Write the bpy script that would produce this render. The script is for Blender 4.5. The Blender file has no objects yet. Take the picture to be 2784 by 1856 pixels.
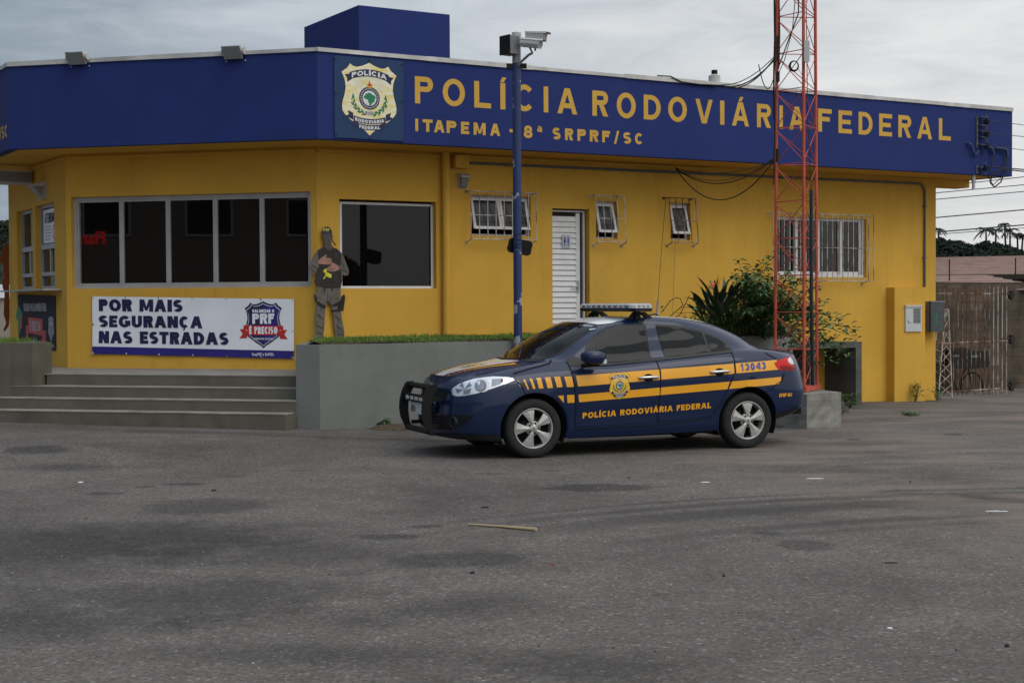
import bpy, bmesh, math, random
from math import sin, cos, pi, radians, atan2, sqrt, exp
from mathutils import Vector, Matrix, Euler
from mathutils.bvhtree import BVHTree
from mathutils.geometry import delaunay_2d_cdt
random.seed(7)
SC = bpy.context.scene
COL = SC.collection

# ------------------------------------------------------------------ camera
F_PX, PITCH, ROLL, CAM_H = 4111.0, 0.025684, -0.0052753, 1.7
cd = bpy.data.cameras.new('camera'); cam = bpy.data.objects.new('camera', cd); COL.objects.link(cam)
cd.sensor_width = 36.0; cd.lens = 36.0 * F_PX / 2784.0
cd.clip_start = 0.1; cd.clip_end = 3000
fwd = Vector((0, cos(PITCH), -sin(PITCH))); up = Vector((0, sin(PITCH), cos(PITCH))); rt = Vector((1, 0, 0))
c_, s_ = cos(ROLL), sin(ROLL)
rt2 = rt * c_ + up * s_ * 1.0; up2 = up * c_ - rt * s_
# image roll: x' = x cos - y sin (y down)
M = Matrix(((rt2.x, up2.x, -fwd.x, 0), (rt2.y, up2.y, -fwd.y, 0), (rt2.z, up2.z, -fwd.z, CAM_H), (0, 0, 0, 1)))
cam.matrix_world = M
SC.camera = cam
# ------------------------------------------------------------------ world, sun, exposure
SUN_DIR = Vector((0.55, -0.55, 0.85)).normalized()
SUN_EL = math.asin(SUN_DIR.z); SUN_ROT = atan2(SUN_DIR.x, SUN_DIR.y)
W = bpy.data.worlds.new('World'); SC.world = W; W.use_nodes = True
nt = W.node_tree; nt.nodes.clear()
def N(tree, typ, **kw):
    n = tree.nodes.new(typ)
    for k, v in kw.items():
        if k.startswith('i_'):
            key = k[2:]; key = int(key) if key.isdigit() else key.replace('_', ' ')
            n.inputs[key].default_value = v
        else: setattr(n, k, v)
    return n
def L(tree, a, b): tree.links.new(a, b)
def math_node(t, op, a, b=None, clamp=False):
    n = t.nodes.new('ShaderNodeMath'); n.operation = op; n.use_clamp = clamp
    for i, v in enumerate((a, b)):
        if v is None: continue
        if isinstance(v, (int, float)): n.inputs[i].default_value = v
        else: L(t, v, n.inputs[i])
    return n.outputs[0]
def ramp(t, fac, stops, interp='LINEAR'):
    n = t.nodes.new('ShaderNodeValToRGB'); n.color_ramp.interpolation = interp
    e = n.color_ramp.elements
    while len(e) < len(stops): e.new(0.5)
    for k, (p, c) in enumerate(stops):
        e[k].position = p; e[k].color = (*c, 1) if len(c) == 3 else c
    L(t, fac, n.inputs[0]); return n.outputs[0]
def mixc(t, fac, a, b, mode='MIX'):
    n = t.nodes.new('ShaderNodeMix'); n.data_type = 'RGBA'; n.blend_type = mode
    for idx, v in ((0, fac), (6, a), (7, b)):
        if isinstance(v, (int, float)): n.inputs[idx].default_value = v
        elif isinstance(v, tuple): n.inputs[idx].default_value = (*v, 1) if len(v) == 3 else v
        else: L(t, v, n.inputs[idx])
    return n.outputs[2]
sky = N(nt, 'ShaderNodeTexSky'); sky.sky_type = 'NISHITA'; sky.sun_disc = False
sky.sun_elevation = SUN_EL; sky.sun_rotation = SUN_ROT; sky.air_density = 1.5; sky.dust_density = 3
tc = N(nt, 'ShaderNodeTexCoord')
sep = N(nt, 'ShaderNodeSeparateXYZ'); L(nt, tc.outputs['Generated'], sep.inputs[0])
# cloud deck: brighter overhead and toward the right of the view, slate grey to the left
mp = N(nt, 'ShaderNodeMapping'); mp.inputs['Scale'].default_value = (2.0, 2.0, 9.0); mp.inputs['Rotation'].default_value = (0, 0.25, 0.2)
L(nt, tc.outputs['Generated'], mp.inputs[0])
cn = N(nt, 'ShaderNodeTexNoise', i_Scale=1.6, i_Detail=7.0, i_Roughness=0.55, i_Distortion=0.5); L(nt, mp.outputs[0], cn.inputs['Vector'])
mp2 = N(nt, 'ShaderNodeMapping'); mp2.inputs['Scale'].default_value = (5.0, 5.0, 22.0); mp2.inputs['Location'].default_value = (3, 1, 2); L(nt, tc.outputs['Generated'], mp2.inputs[0])
cn2 = N(nt, 'ShaderNodeTexNoise', i_Scale=2.2, i_Detail=6.0, i_Roughness=0.6, i_Distortion=0.8); L(nt, mp2.outputs[0], cn2.inputs['Vector'])
az = math_node(nt, 'MULTIPLY_ADD', sep.outputs[0], 1.15); az.node.inputs[2].default_value = 0.64
nz = math_node(nt, 'SUBTRACT', cn.outputs[0], 0.5); nz = math_node(nt, 'MULTIPLY', nz, 0.58)
nz2 = math_node(nt, 'SUBTRACT', cn2.outputs[0], 0.5); nz2 = math_node(nt, 'MULTIPLY', nz2, 0.26)
tsum = math_node(nt, 'ADD', math_node(nt, 'ADD', az, nz), nz2, clamp=True)
ccol = ramp(nt, tsum, [(0.0, (.165, .21, .27)), (0.3, (.29, .345, .405)), (0.55, (.49, .53, .58)), (0.8, (.62, .64, .66)), (1.0, (.72, .725, .73))])
elb = ramp(nt, sep.outputs[2], [(0.0, (.95, .95, .95)), (0.26, (1.05, 1.05, 1.05)), (0.6, (1.75, 1.75, 1.75)), (1.0, (2.0, 2.0, 2.0))])
ccol2 = mixc(nt, 1.0, ccol, elb, 'MULTIPLY')
ccol2 = mixc(nt, 1.0, ccol2, ramp(nt, cn2.outputs[0], [(.30, (.91, .915, .93)), (.5, (.99, .993, .997)), (.70, (1.06, 1.055, 1.05))]), 'MULTIPLY')
scl = N(nt, 'ShaderNodeVectorMath', operation='SCALE'); L(nt, ccol2, scl.inputs[0]); scl.inputs['Scale'].default_value = 10.0
skm = mixc(nt, 0.06, scl.outputs[0], sky.outputs[0])
bg = N(nt, 'ShaderNodeBackground'); bg.inputs['Strength'].default_value = 0.1; L(nt, skm, bg.inputs['Color'])
wo = N(nt, 'ShaderNodeOutputWorld'); L(nt, bg.outputs[0], wo.inputs[0])
sd = bpy.data.lights.new('sun', 'SUN'); sd.energy = 0.6; sd.angle = radians(35); sd.color = (1, .97, .92)
so = bpy.data.objects.new('sun', sd); COL.objects.link(so)
so.rotation_euler = SUN_DIR.to_track_quat('Z', 'Y').to_euler(); so.location = (0, 0, 30)
SC.view_settings.view_transform = 'Standard'; SC.view_settings.look = 'None'; SC.view_settings.exposure = 0.12; SC.view_settings.gamma = 1.0
SC.cycles.max_bounces = 8; SC.cycles.transparent_max_bounces = 12

# ------------------------------------------------------------------ frames (metres)
TH = 0.5343880; CO = Vector((-2.67623, 20.99666, 0)); ZT, ZB = 5.2392, 3.9836; L1, L2 = 13.8895, 4.8266
CS = sqrt(.5)
def LW(x, y, z=0.0):
    return Vector((CO.x + x * cos(TH) - y * sin(TH), CO.y + x * sin(TH) + y * cos(TH), z))
def fr_main(Y): return lambda u, z, d=0.0: LW(u, Y - d, z)
def fr_cham(D): return lambda u, z, d=0.0: LW((u + D - d) * CS, (D - d - u) * CS, z)
def fr_left(X): return lambda u, z, d=0.0: LW(X - d, u, z)
def lerp_tab(tab, x):
    if x <= tab[0][0]: return tab[0][1]
    for (a, va), (b, vb) in zip(tab, tab[1:]):
        if x <= b: return va + (vb - va) * (x - a) / (b - a)
    return tab[-1][1]
def ground_local(x, y):
    t = min(1, max(0, (y + 5.0) / 3.5)); t = t * t * (3 - 2 * t)
    return t * lerp_tab(((-4, .13), (-1, .08), (2, .01), (6, -.05), (11, -.135), (17, -.26)), x)
def ground_z(wx, wy):
    dx, dy = wx - CO.x, wy - CO.y
    return ground_local(dx * cos(TH) + dy * sin(TH), -dx * sin(TH) + dy * cos(TH))

# ------------------------------------------------------------------ materials
def pmat(name, col, rough=.7, metal=0.0, var=0.0, vscale=3.0, col2=None, bump=0.0, bscale=60.0, spec=.5, coat=0.0, trans=0.0, ior=1.45):
    m = bpy.data.materials.new(name); m.use_nodes = True; t = m.node_tree; b = t.nodes['Principled BSDF']
    b.inputs['Roughness'].default_value = rough; b.inputs['Metallic'].default_value = metal
    b.inputs['Specular IOR Level'].default_value = spec; b.inputs['IOR'].default_value = ior
    if coat: b.inputs['Coat Weight'].default_value = coat; b.inputs['Coat Roughness'].default_value = .04
    if trans: b.inputs['Transmission Weight'].default_value = trans
    b.inputs['Base Color'].default_value = (*col, 1)
    if var or bump:
        g = N(t, 'ShaderNodeTexCoord')
    if var:
        n = N(t, 'ShaderNodeTexNoise', i_Scale=vscale, i_Detail=6.0, i_Roughness=.62); L(t, g.outputs['Object'], n.inputs['Vector'])
        c2 = col2 or tuple(min(1, v * (1 - var)) for v in col); c1 = tuple(min(1, v * (1 + var * .6)) for v in col)
        L(t, ramp(t, n.outputs[0], [(.32, c2), (.68, c1)]), b.inputs['Base Color'])
    if bump:
        n = N(t, 'ShaderNodeTexNoise', i_Scale=bscale, i_Detail=4.0); L(t, g.outputs['Object'], n.inputs['Vector'])
        bn = N(t, 'ShaderNodeBump', i_Strength=bump, i_Distance=.01); L(t, n.outputs[0], bn.inputs['Height']); L(t, bn.outputs[0], b.inputs['Normal'])
    return m
def stained(m, col, scale, lo, hi, strength=.6, stretch=(1, 1, 1)):
    """soft-edged grime over a material, mixed into its base colour"""
    t = m.node_tree; b = t.nodes['Principled BSDF']; s = b.inputs['Base Color']
    src = s.links[0].from_socket if s.links else tuple(s.default_value)[:3]
    g = N(t, 'ShaderNodeTexCoord'); mpg = N(t, 'ShaderNodeMapping'); mpg.inputs['Scale'].default_value = stretch; L(t, g.outputs['Object'], mpg.inputs[0])
    n = N(t, 'ShaderNodeTexNoise', i_Scale=scale, i_Detail=7.0, i_Roughness=.65); L(t, mpg.outputs[0], n.inputs['Vector'])
    f = ramp(t, n.outputs[0], [(lo, (0, 0, 0)), (hi, (strength,) * 3)])
    L(t, mixc(t, f, src, col), s); return m
MT = {}
MT['yellow'] = pmat('yellow_wall_paint', (.66, .378, .050), .85, var=.09, vscale=1.1, bump=.25, bscale=90)
stained(MT['yellow'], (.30, .17, .035), 2.6, .56, .80, .30, (2.2, 2.2, .14))
stained(MT['yellow'], (.74, .46, .09), 1.3, .55, .75, .35, (1, 1, .6))
stained(MT['yellow'], (.42, .25, .06), 1.6, .55, .80, .42, (1, 1, .22))
MT['blue'] = pmat('blue_fascia_paint', (.0095, .0255, .145), .85, var=.14, vscale=.8, bump=.15, bscale=70)
stained(MT['blue'], (.020, .040, .15), 1.1, .55, .8, .5)
stained(MT['blue'], (.022, .036, .10), 2.4, .54, .78, .38, (2.5, 2.5, .16))
MT['letter'] = pmat('ochre_letter_paint', (.62, .37, .055), .75, var=.08, vscale=2)
MT['coping'] = pmat('weathered_flashing', (.56, .55, .53), .55, .3, var=.30, vscale=2.5)
MT['white_al'] = pmat('white_aluminium', (.74, .74, .74), .45, var=.10, vscale=4)
MT['grey_al'] = pmat('grey_aluminium', (.43, .43, .43), .45, .2, var=.12, vscale=4)
MT['glass_dark'] = pmat('dark_window_glass', (.0035, .0035, .004), .015, spec=.42)
MT['concrete'] = pmat('grey_painted_render', (.185, .195, .182), .85, var=.13, vscale=1.6, bump=.35, bscale=35)
stained(MT['concrete'], (.12, .12, .10), 2.2, .55, .8, .5)
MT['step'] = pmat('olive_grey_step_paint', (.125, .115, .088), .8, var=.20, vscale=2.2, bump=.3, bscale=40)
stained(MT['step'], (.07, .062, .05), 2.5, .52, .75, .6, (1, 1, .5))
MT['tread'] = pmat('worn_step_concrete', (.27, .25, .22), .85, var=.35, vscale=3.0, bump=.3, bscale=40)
MT['raw_concrete'] = pmat('raw_concrete', (.22, .215, .19), .9, var=.32, vscale=4.0, bump=.7, bscale=18)
MT['dark_concrete'] = pmat('damp_concrete', (.10, .10, .092), .9, var=.3, vscale=3.0, bump=.5, bscale=20)
MT['red_steel'] = pmat('faded_orange_red_steel', (.50, .085, .048), .65, var=.25, vscale=5.0)
MT['pole_blue'] = pmat('chipped_blue_pole_paint', (.018, .037, .12), .5)
def _chips(m):
    t = m.node_tree; b = t.nodes['Principled BSDF']; g = N(t, 'ShaderNodeTexCoord')
    n = N(t, 'ShaderNodeTexNoise', i_Scale=5.0, i_Detail=6.0, i_Roughness=.55); L(t, g.outputs['Object'], n.inputs['Vector'])
    sx = N(t, 'ShaderNodeSeparateXYZ'); L(t, g.outputs['Object'], sx.inputs[0])
    band = ramp(t, math_node(t, 'MULTIPLY', sx.outputs[2], .2), [(0.2, (.10,) * 3), (.30, (.115,) * 3), (.40, (0, 0, 0)), (1, (0, 0, 0))])
    v = math_node(t, 'ADD', n.outputs[0], band)
    f = ramp(t, v, [(.625, (0, 0, 0)), (.64, (1, 1, 1))])
    L(t, mixc(t, f, (.018, .037, .12), (.30, .31, .32)), b.inputs['Base Color'])
_chips(MT['pole_blue'])
MT['black_metal'] = pmat('black_powder_coat', (.008, .008, .009), .5, spec=.25, var=.2, vscale=6)
MT['black_rubber'] = pmat('black_rubber', (.016, .016, .016), .75, var=.25, vscale=9)
MT['cable'] = pmat('black_cable', (.012, .012, .013), .6)
MT['thin_wire'] = pmat('overhead_wire', (.045, .05, .055), .7)
MT['cam_white'] = pmat('aged_white_housing', (.48, .48, .46), .5, var=.12, vscale=8)
MT['box_grey'] = pmat('grey_galvanised_sheet', (.21, .21, .225), .5, .3, var=.2, vscale=6)
MT['conduit'] = pmat('grey_blue_conduit', (.11, .125, .135), .6, var=.15, vscale=4)
MT['iron_white'] = pmat('rusting_white_bars', (.56, .55, .52), .6, var=.25, vscale=9)
stained(MT['iron_white'], (.13, .045, .02), 3.2, .48, .60, .85)
MT['iron_rust'] = pmat('rusty_bars', (.13, .05, .022), .8, var=.5, vscale=9)
stained(MT['iron_rust'], (.48, .45, .40), 3.2, .48, .62, .8)
MT['soil'] = pmat('dry_soil_and_thatch', (.075, .052, .030), .95, var=.5, vscale=14, bump=.8, bscale=30)
MT['white'] = pmat('white_vinyl', (.82, .85, .91), .45, var=.03, vscale=2)
MT['navy_print'] = pmat('navy_print', (.020, .016, .075), .45)
MT['purple_print'] = pmat('violet_blue_print', (.028, .022, .20), .4)
MT['red_print'] = pmat('red_print', (.50, .028, .022), .45)
MT['dark_print'] = pmat('charcoal_print', (.018, .014, .024), .75, var=.25, vscale=2)
MT['grey_print'] = pmat('grey_white_print', (.42, .42, .43), .5)
MT['sign_blue'] = pmat('slate_blue_sign_board', (.016, .046, .125), .8, var=.10, vscale=3)
MT['shield_cream'] = pmat('cream_yellow_shield_print', (.62, .52, .22), .5, var=.0)
def _cream(m, a, b_):
    t = m.node_tree; b = t.nodes['Principled BSDF']; g = N(t, 'ShaderNodeTexCoord'); mpg = N(t, 'ShaderNodeMapping'); mpg.inputs['Scale'].default_value = (1, 1, 3); L(t, g.outputs['Object'], mpg.inputs[0])
    n = N(t, 'ShaderNodeTexNoise', i_Scale=5.0, i_Detail=6.0, i_Roughness=.6, i_Distortion=.4); L(t, mpg.outputs[0], n.inputs['Vector'])
    L(t, ramp(t, n.outputs[0], [(.38, a), (.62, b_)]), b.inputs['Base Color'])
_cream(MT['shield_cream'], (.78, .64, .20), (.82, .80, .66))
MT['shield_gold'] = pmat('gold_shield_print', (.85, .50, .03), .4)
MT['emb_navy'] = pmat('emblem_navy', (.014, .018, .06), .5)
MT['emb_white'] = pmat('emblem_white', (.68, .70, .70), .5)
MT['emb_green'] = pmat('emblem_green', (.015, .20, .085), .5)
MT['emb_red'] = pmat('emblem_red', (.55, .06, .02), .5)
MT['lens'] = pmat('floodlight_glass', (.24, .245, .25), .3, spec=.5)
MT['meter_white'] = pmat('white_enamel_box', (.55, .56, .56), .5, var=.08, vscale=8)
MT['clear_cover'] = pmat('smoky_plastic_cover', (.07, .08, .085), .2, var=.25, vscale=8)
MT['orange_board'] = pmat('orange_back_of_board', (.22, .06, .012), .8, var=.25, vscale=4)
MT['skin'] = pmat('printed_skin', (.40, .20, .15), .55, var=.2, vscale=14)
MT['fabric_grey'] = pmat('printed_grey_uniform', (.135, .120, .100), .75, var=.35, vscale=12)
MT['pocket_print'] = pmat('printed_vest_pocket', (.034, .029, .027), .7, var=.3, vscale=10)
MT['fold_print'] = pmat('printed_fold_line', (.065, .056, .046), .75)
MT['fabric_dark'] = pmat('printed_black_vest', (.022, .018, .017), .6, var=.3, vscale=8)
MT['face_blank'] = pmat('faceless_grey_brown_print', (.085, .062, .050), .6, var=.12, vscale=8)
MT['neon_yellow'] = pmat('bright_yellow_print', (.62, .60, .03), .5)
MT['leaf_a'] = pmat('shrub_leaf', (.066, .150, .040), .5, var=.4, vscale=6)
MT['leaf_b'] = pmat('strap_leaf', (.042, .088, .042), .45, var=.4, vscale=5)
MT['grass'] = pmat('grass_blade', (.13, .23, .030), .6, var=.5, vscale=3)
MT['stem'] = pmat('woody_stem', (.07, .055, .03), .8)
MT['flower'] = pmat('orange_flower', (.75, .14, .02), .5)
MT['forest'] = pmat('forest_leaf', (.020, .030, .021), .8, var=.5, vscale=.3, col2=(.011, .017, .013), spec=.1)
MT['palm'] = pmat('palm_frond', (.014, .026, .017), .6)
MT['trunk'] = pmat('bark', (.05, .042, .035), .9)
MT['hillgreen'] = pmat('hill_ground_cover', (.010, .018, .011), .9, var=.4, vscale=.3)
MT['tile'] = pmat('pinkish_roof_tile', (.36, .25, .215), .85, var=.2, vscale=2.0)
MT['plaster_green'] = pmat('pale_green_plaster', (.10, .14, .13), .85, var=.2, vscale=2)
MT['wood_dark'] = pmat('dark_timber', (.025, .018, .014), .8)
MT['house_wall'] = pmat('beige_house_plaster', (.34, .29, .24), .85, var=.1, vscale=1)
MT['straw'] = pmat('dry_straw', (.42, .32, .19), .8)
MT['paper'] = pmat('paper_scrap', (.62, .62, .60), .7)
MT['stone'] = pmat('dark_stone', (.03, .03, .032), .9)
MT['leaf_red'] = pmat('red_fallen_leaf', (.20, .015, .012), .7)
MT['bottle'] = pmat('blue_water_bottle', (.02, .06, .35), .15, spec=.6)
MT['interior'] = pmat('dim_room_plaster', (.20, .19, .17), .9)
MT['curtain'] = pmat('grey_curtain', (.14, .145, .155), .9, var=.15, vscale=4)
# clear but reflective window glass
def glass_clear():
    m = bpy.data.materials.new('clear_window_glass'); m.use_nodes = True; t = m.node_tree; t.nodes.clear()
    tr = N(t, 'ShaderNodeBsdfTransparent'); tr.inputs[0].default_value = (.55, .57, .58, 1)
    gl = N(t, 'ShaderNodeBsdfGlossy', i_Roughness=.02); gl.inputs[0].default_value = (.9, .9, .9, 1)
    fr = N(t, 'ShaderNodeFresnel', i_IOR=1.6); mx = N(t, 'ShaderNodeMixShader'); o = N(t, 'ShaderNodeOutputMaterial')
    L(t, fr.outputs[0], mx.inputs[0]); L(t, tr.outputs[0], mx.inputs[1]); L(t, gl.outputs[0], mx.inputs[2]); L(t, mx.outputs[0], o.inputs[0]); return m
MT['glass_clear'] = glass_clear()
# car
MT['car_navy'] = pmat('navy_car_paint', (.0060, .0165, .056), .35, spec=.2, coat=.55)
MT['car_white'] = pmat('white_car_paint', (.62, .63, .65), .35, coat=.8)
MT['car_amber'] = pmat('amber_reflective_film', (.86, .39, .012), .35, coat=.5, var=.06, vscale=3)
MT['car_red'] = pmat('red_film', (.35, .012, .02), .35, coat=.5)
MT['car_numblue'] = pmat('blue_number_film', (.055, .085, .30), .4)
MT['car_glass'] = pmat('tinted_car_glass', (.004, .0062, .0075), .015, spec=.24, ior=1.45)
MT['car_trim'] = pmat('black_car_trim', (.012, .012, .013), .5)
MT['car_black'] = pmat('matt_black_plastic', (.008, .008, .009), .65)
MT['chrome'] = pmat('chrome', (.62, .62, .63), .15, 1.0)
MT['alloy'] = pmat('silver_alloy', (.46, .45, .43), .42, .35, var=.12, vscale=6)
MT['tyre'] = pmat('tyre_rubber', (.017, .017, .017), .8, var=.3, vscale=20, bump=.4, bscale=60)
MT['well'] = pmat('wheel_well', (.004, .004, .004), .95)
MT['lamp_clear'] = pmat('headlight_reflector', (.80, .82, .85), .15, .55)
MT['lamp_grey'] = pmat('headlight_bowl', (.30, .31, .33), .08, .9)
MT['lamp_red'] = pmat('red_lamp_plastic', (.62, .010, .012), .2, spec=.3, coat=.1)
MT['lamp_darkred'] = pmat('dark_red_lamp_plastic', (.20, .003, .006), .2, spec=.3, coat=.1)
MT['lamp_white'] = pmat('frosted_lamp_plastic', (.62, .62, .64), .15, coat=.6)
MT['beacon'] = pmat('clear_beacon_lens', (.66, .67, .68), .12, .0, coat=.6)

# ------------------------------------------------------------------ mesh builder (world space points in)
class MB:
    def __init__(s): s.v = []; s.f = []; s.m = []; s.mats = []; s.cur = 0; s.smooth = []; s.sm = False
    def use(s, mat, smooth=None):
        mat = MT[mat] if isinstance(mat, str) else mat
        if mat not in s.mats: s.mats.append(mat)
        s.cur = s.mats.index(mat)
        if smooth is not None: s.sm = smooth
        return s
    def face(s, pts):
        b = len(s.v); s.v += [Vector(p) for p in pts]; s.f.append(tuple(range(b, b + len(pts)))); s.m.append(s.cur); s.smooth.append(s.sm)
    def mesh(s, vs, fs):
        b = len(s.v); s.v += [Vector(p) for p in vs]
        for f in fs: s.f.append(tuple(b + i for i in f)); s.m.append(s.cur); s.smooth.append(s.sm)
    def hexa(s, p):  # 8 points: bottom 4 ccw, top 4
        s.mesh(p, [(3, 2, 1, 0), (4, 5, 6, 7), (0, 1, 5, 4), (1, 2, 6, 5), (2, 3, 7, 6), (3, 0, 4, 7)])
    def box(s, fn, u0, u1, z0, z1, d0, d1):
        s.hexa([fn(u0, z0, d1), fn(u1, z0, d1), fn(u1, z0, d0), fn(u0, z0, d0), fn(u0, z1, d1), fn(u1, z1, d1), fn(u1, z1, d0), fn(u0, z1, d0)])
    def wbox(s, c, sx, sy, sz, rz=0.0):
        c = Vector(c); ca, sa = cos(rz), sin(rz)
        P = lambda x, y, z: c + Vector((x * ca - y * sa, x * sa + y * ca, z))
        x, y = sx / 2, sy / 2
        s.hexa([P(-x, -y, 0), P(x, -y, 0), P(x, y, 0), P(-x, y, 0), P(-x, -y, sz), P(x, -y, sz), P(x, y, sz), P(-x, y, sz)])
    def tube(s, pts, r, n=8, caps=True, r2=None):
        pts = [Vector(p) for p in pts]; sm0 = s.sm; s.sm = True
        rings = []; prevn = None
        for i, p in enumerate(pts):
            t = (pts[min(i + 1, len(pts) - 1)] - pts[max(i - 1, 0)]).normalized()
            if prevn is None:
                a = Vector((0, 0, 1)) if abs(t.z) < .9 else Vector((1, 0, 0))
                nn = t.cross(a).normalized()
            else:
                nn = (prevn - t * prevn.dot(t)).normalized()
            prevn = nn; bb = t.cross(nn)
            rr = r if r2 is None else r + (r2 - r) * i / max(1, len(pts) - 1)
            rings.append([p + nn * rr * cos(2 * pi * k / n) + bb * rr * sin(2 * pi * k / n) for k in range(n)])
        vs = [q for rg in rings for q in rg]; fs = []
        for i in range(len(pts) - 1):
            for k in range(n):
                fs.append((i * n + k, i * n + (k + 1) % n, (i + 1) * n + (k + 1) % n, (i + 1) * n + k))
        s.mesh(vs, fs)
        s.sm = False
        if caps:
            s.face(list(reversed(rings[0]))); s.face(rings[-1])
        s.sm = sm0
    def prism(s, poly, fn, d0, d1):
        """poly of (u,z) drawn in frame fn, extruded from d0 to d1 outward"""
        a = [fn(u, z, d1) for u, z in poly]; b = [fn(u, z, d0) for u, z in poly]; n = len(poly)
        s.face(a); s.face(list(reversed(b)))
        for i in range(n):
            j = (i + 1) % n; s.face([a[i], b[i], b[j], a[j]])
    def flat(s, poly, fn, d): s.face([fn(u, z, d) for u, z in poly])
    def build(s, name, parent=None, label=None):
        me = bpy.data.meshes.new(name)
        inv = world_of(parent).inverted() if parent else Matrix.Identity(4)
        me.from_pydata([inv @ v for v in s.v], [], s.f)
        for m in s.mats: me.materials.append(m)
        me.polygons.foreach_set('material_index', s.m); me.polygons.foreach_set('use_smooth', s.smooth)
        me.update()
        o = bpy.data.objects.new(name, me); COL.objects.link(o)
        if parent: o.parent = parent
        if label: o['label'] = label
        return o
WMAT = {}
def world_of(o): return WMAT.get(o.name, Matrix.Identity(4)) if o is not None else Matrix.Identity(4)
def thing(name, label, cat, loc, rz=0.0, group=None, kind=None):
    o = bpy.data.objects.new(name, None); COL.objects.link(o); o.empty_display_size = .2
    o.location = loc; o.rotation_euler = (0, 0, rz); o['label'] = label; o['category'] = cat
    if group: o['group'] = group
    if kind: o['kind'] = kind
    WMAT[o.name] = Matrix.Translation(Vector(loc)) @ Matrix.Rotation(rz, 4, 'Z')
    return o
def part(mb, name, parent, label=None):
    o = mb.build(name, parent, label); WMAT[o.name] = world_of(parent); return o
def tag(o, label, cat, group=None, kind=None):
    o['label'] = label; o['category'] = cat
    if group: o['group'] = group
    if kind: o['kind'] = kind
    return o
def single(mb, name, label, cat, loc, rz=0.0, group=None):
    """one-mesh thing whose origin sits at loc"""
    tmp = Matrix.Translation(Vector(loc)) @ Matrix.Rotation(rz, 4, 'Z'); inv = tmp.inverted()
    mb.v = [inv @ v for v in mb.v]
    o = mb.build(name); o.location = loc; o.rotation_euler = (0, 0, rz)
    WMAT[o.name] = tmp
    return tag(o, label, cat, group)

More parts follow.
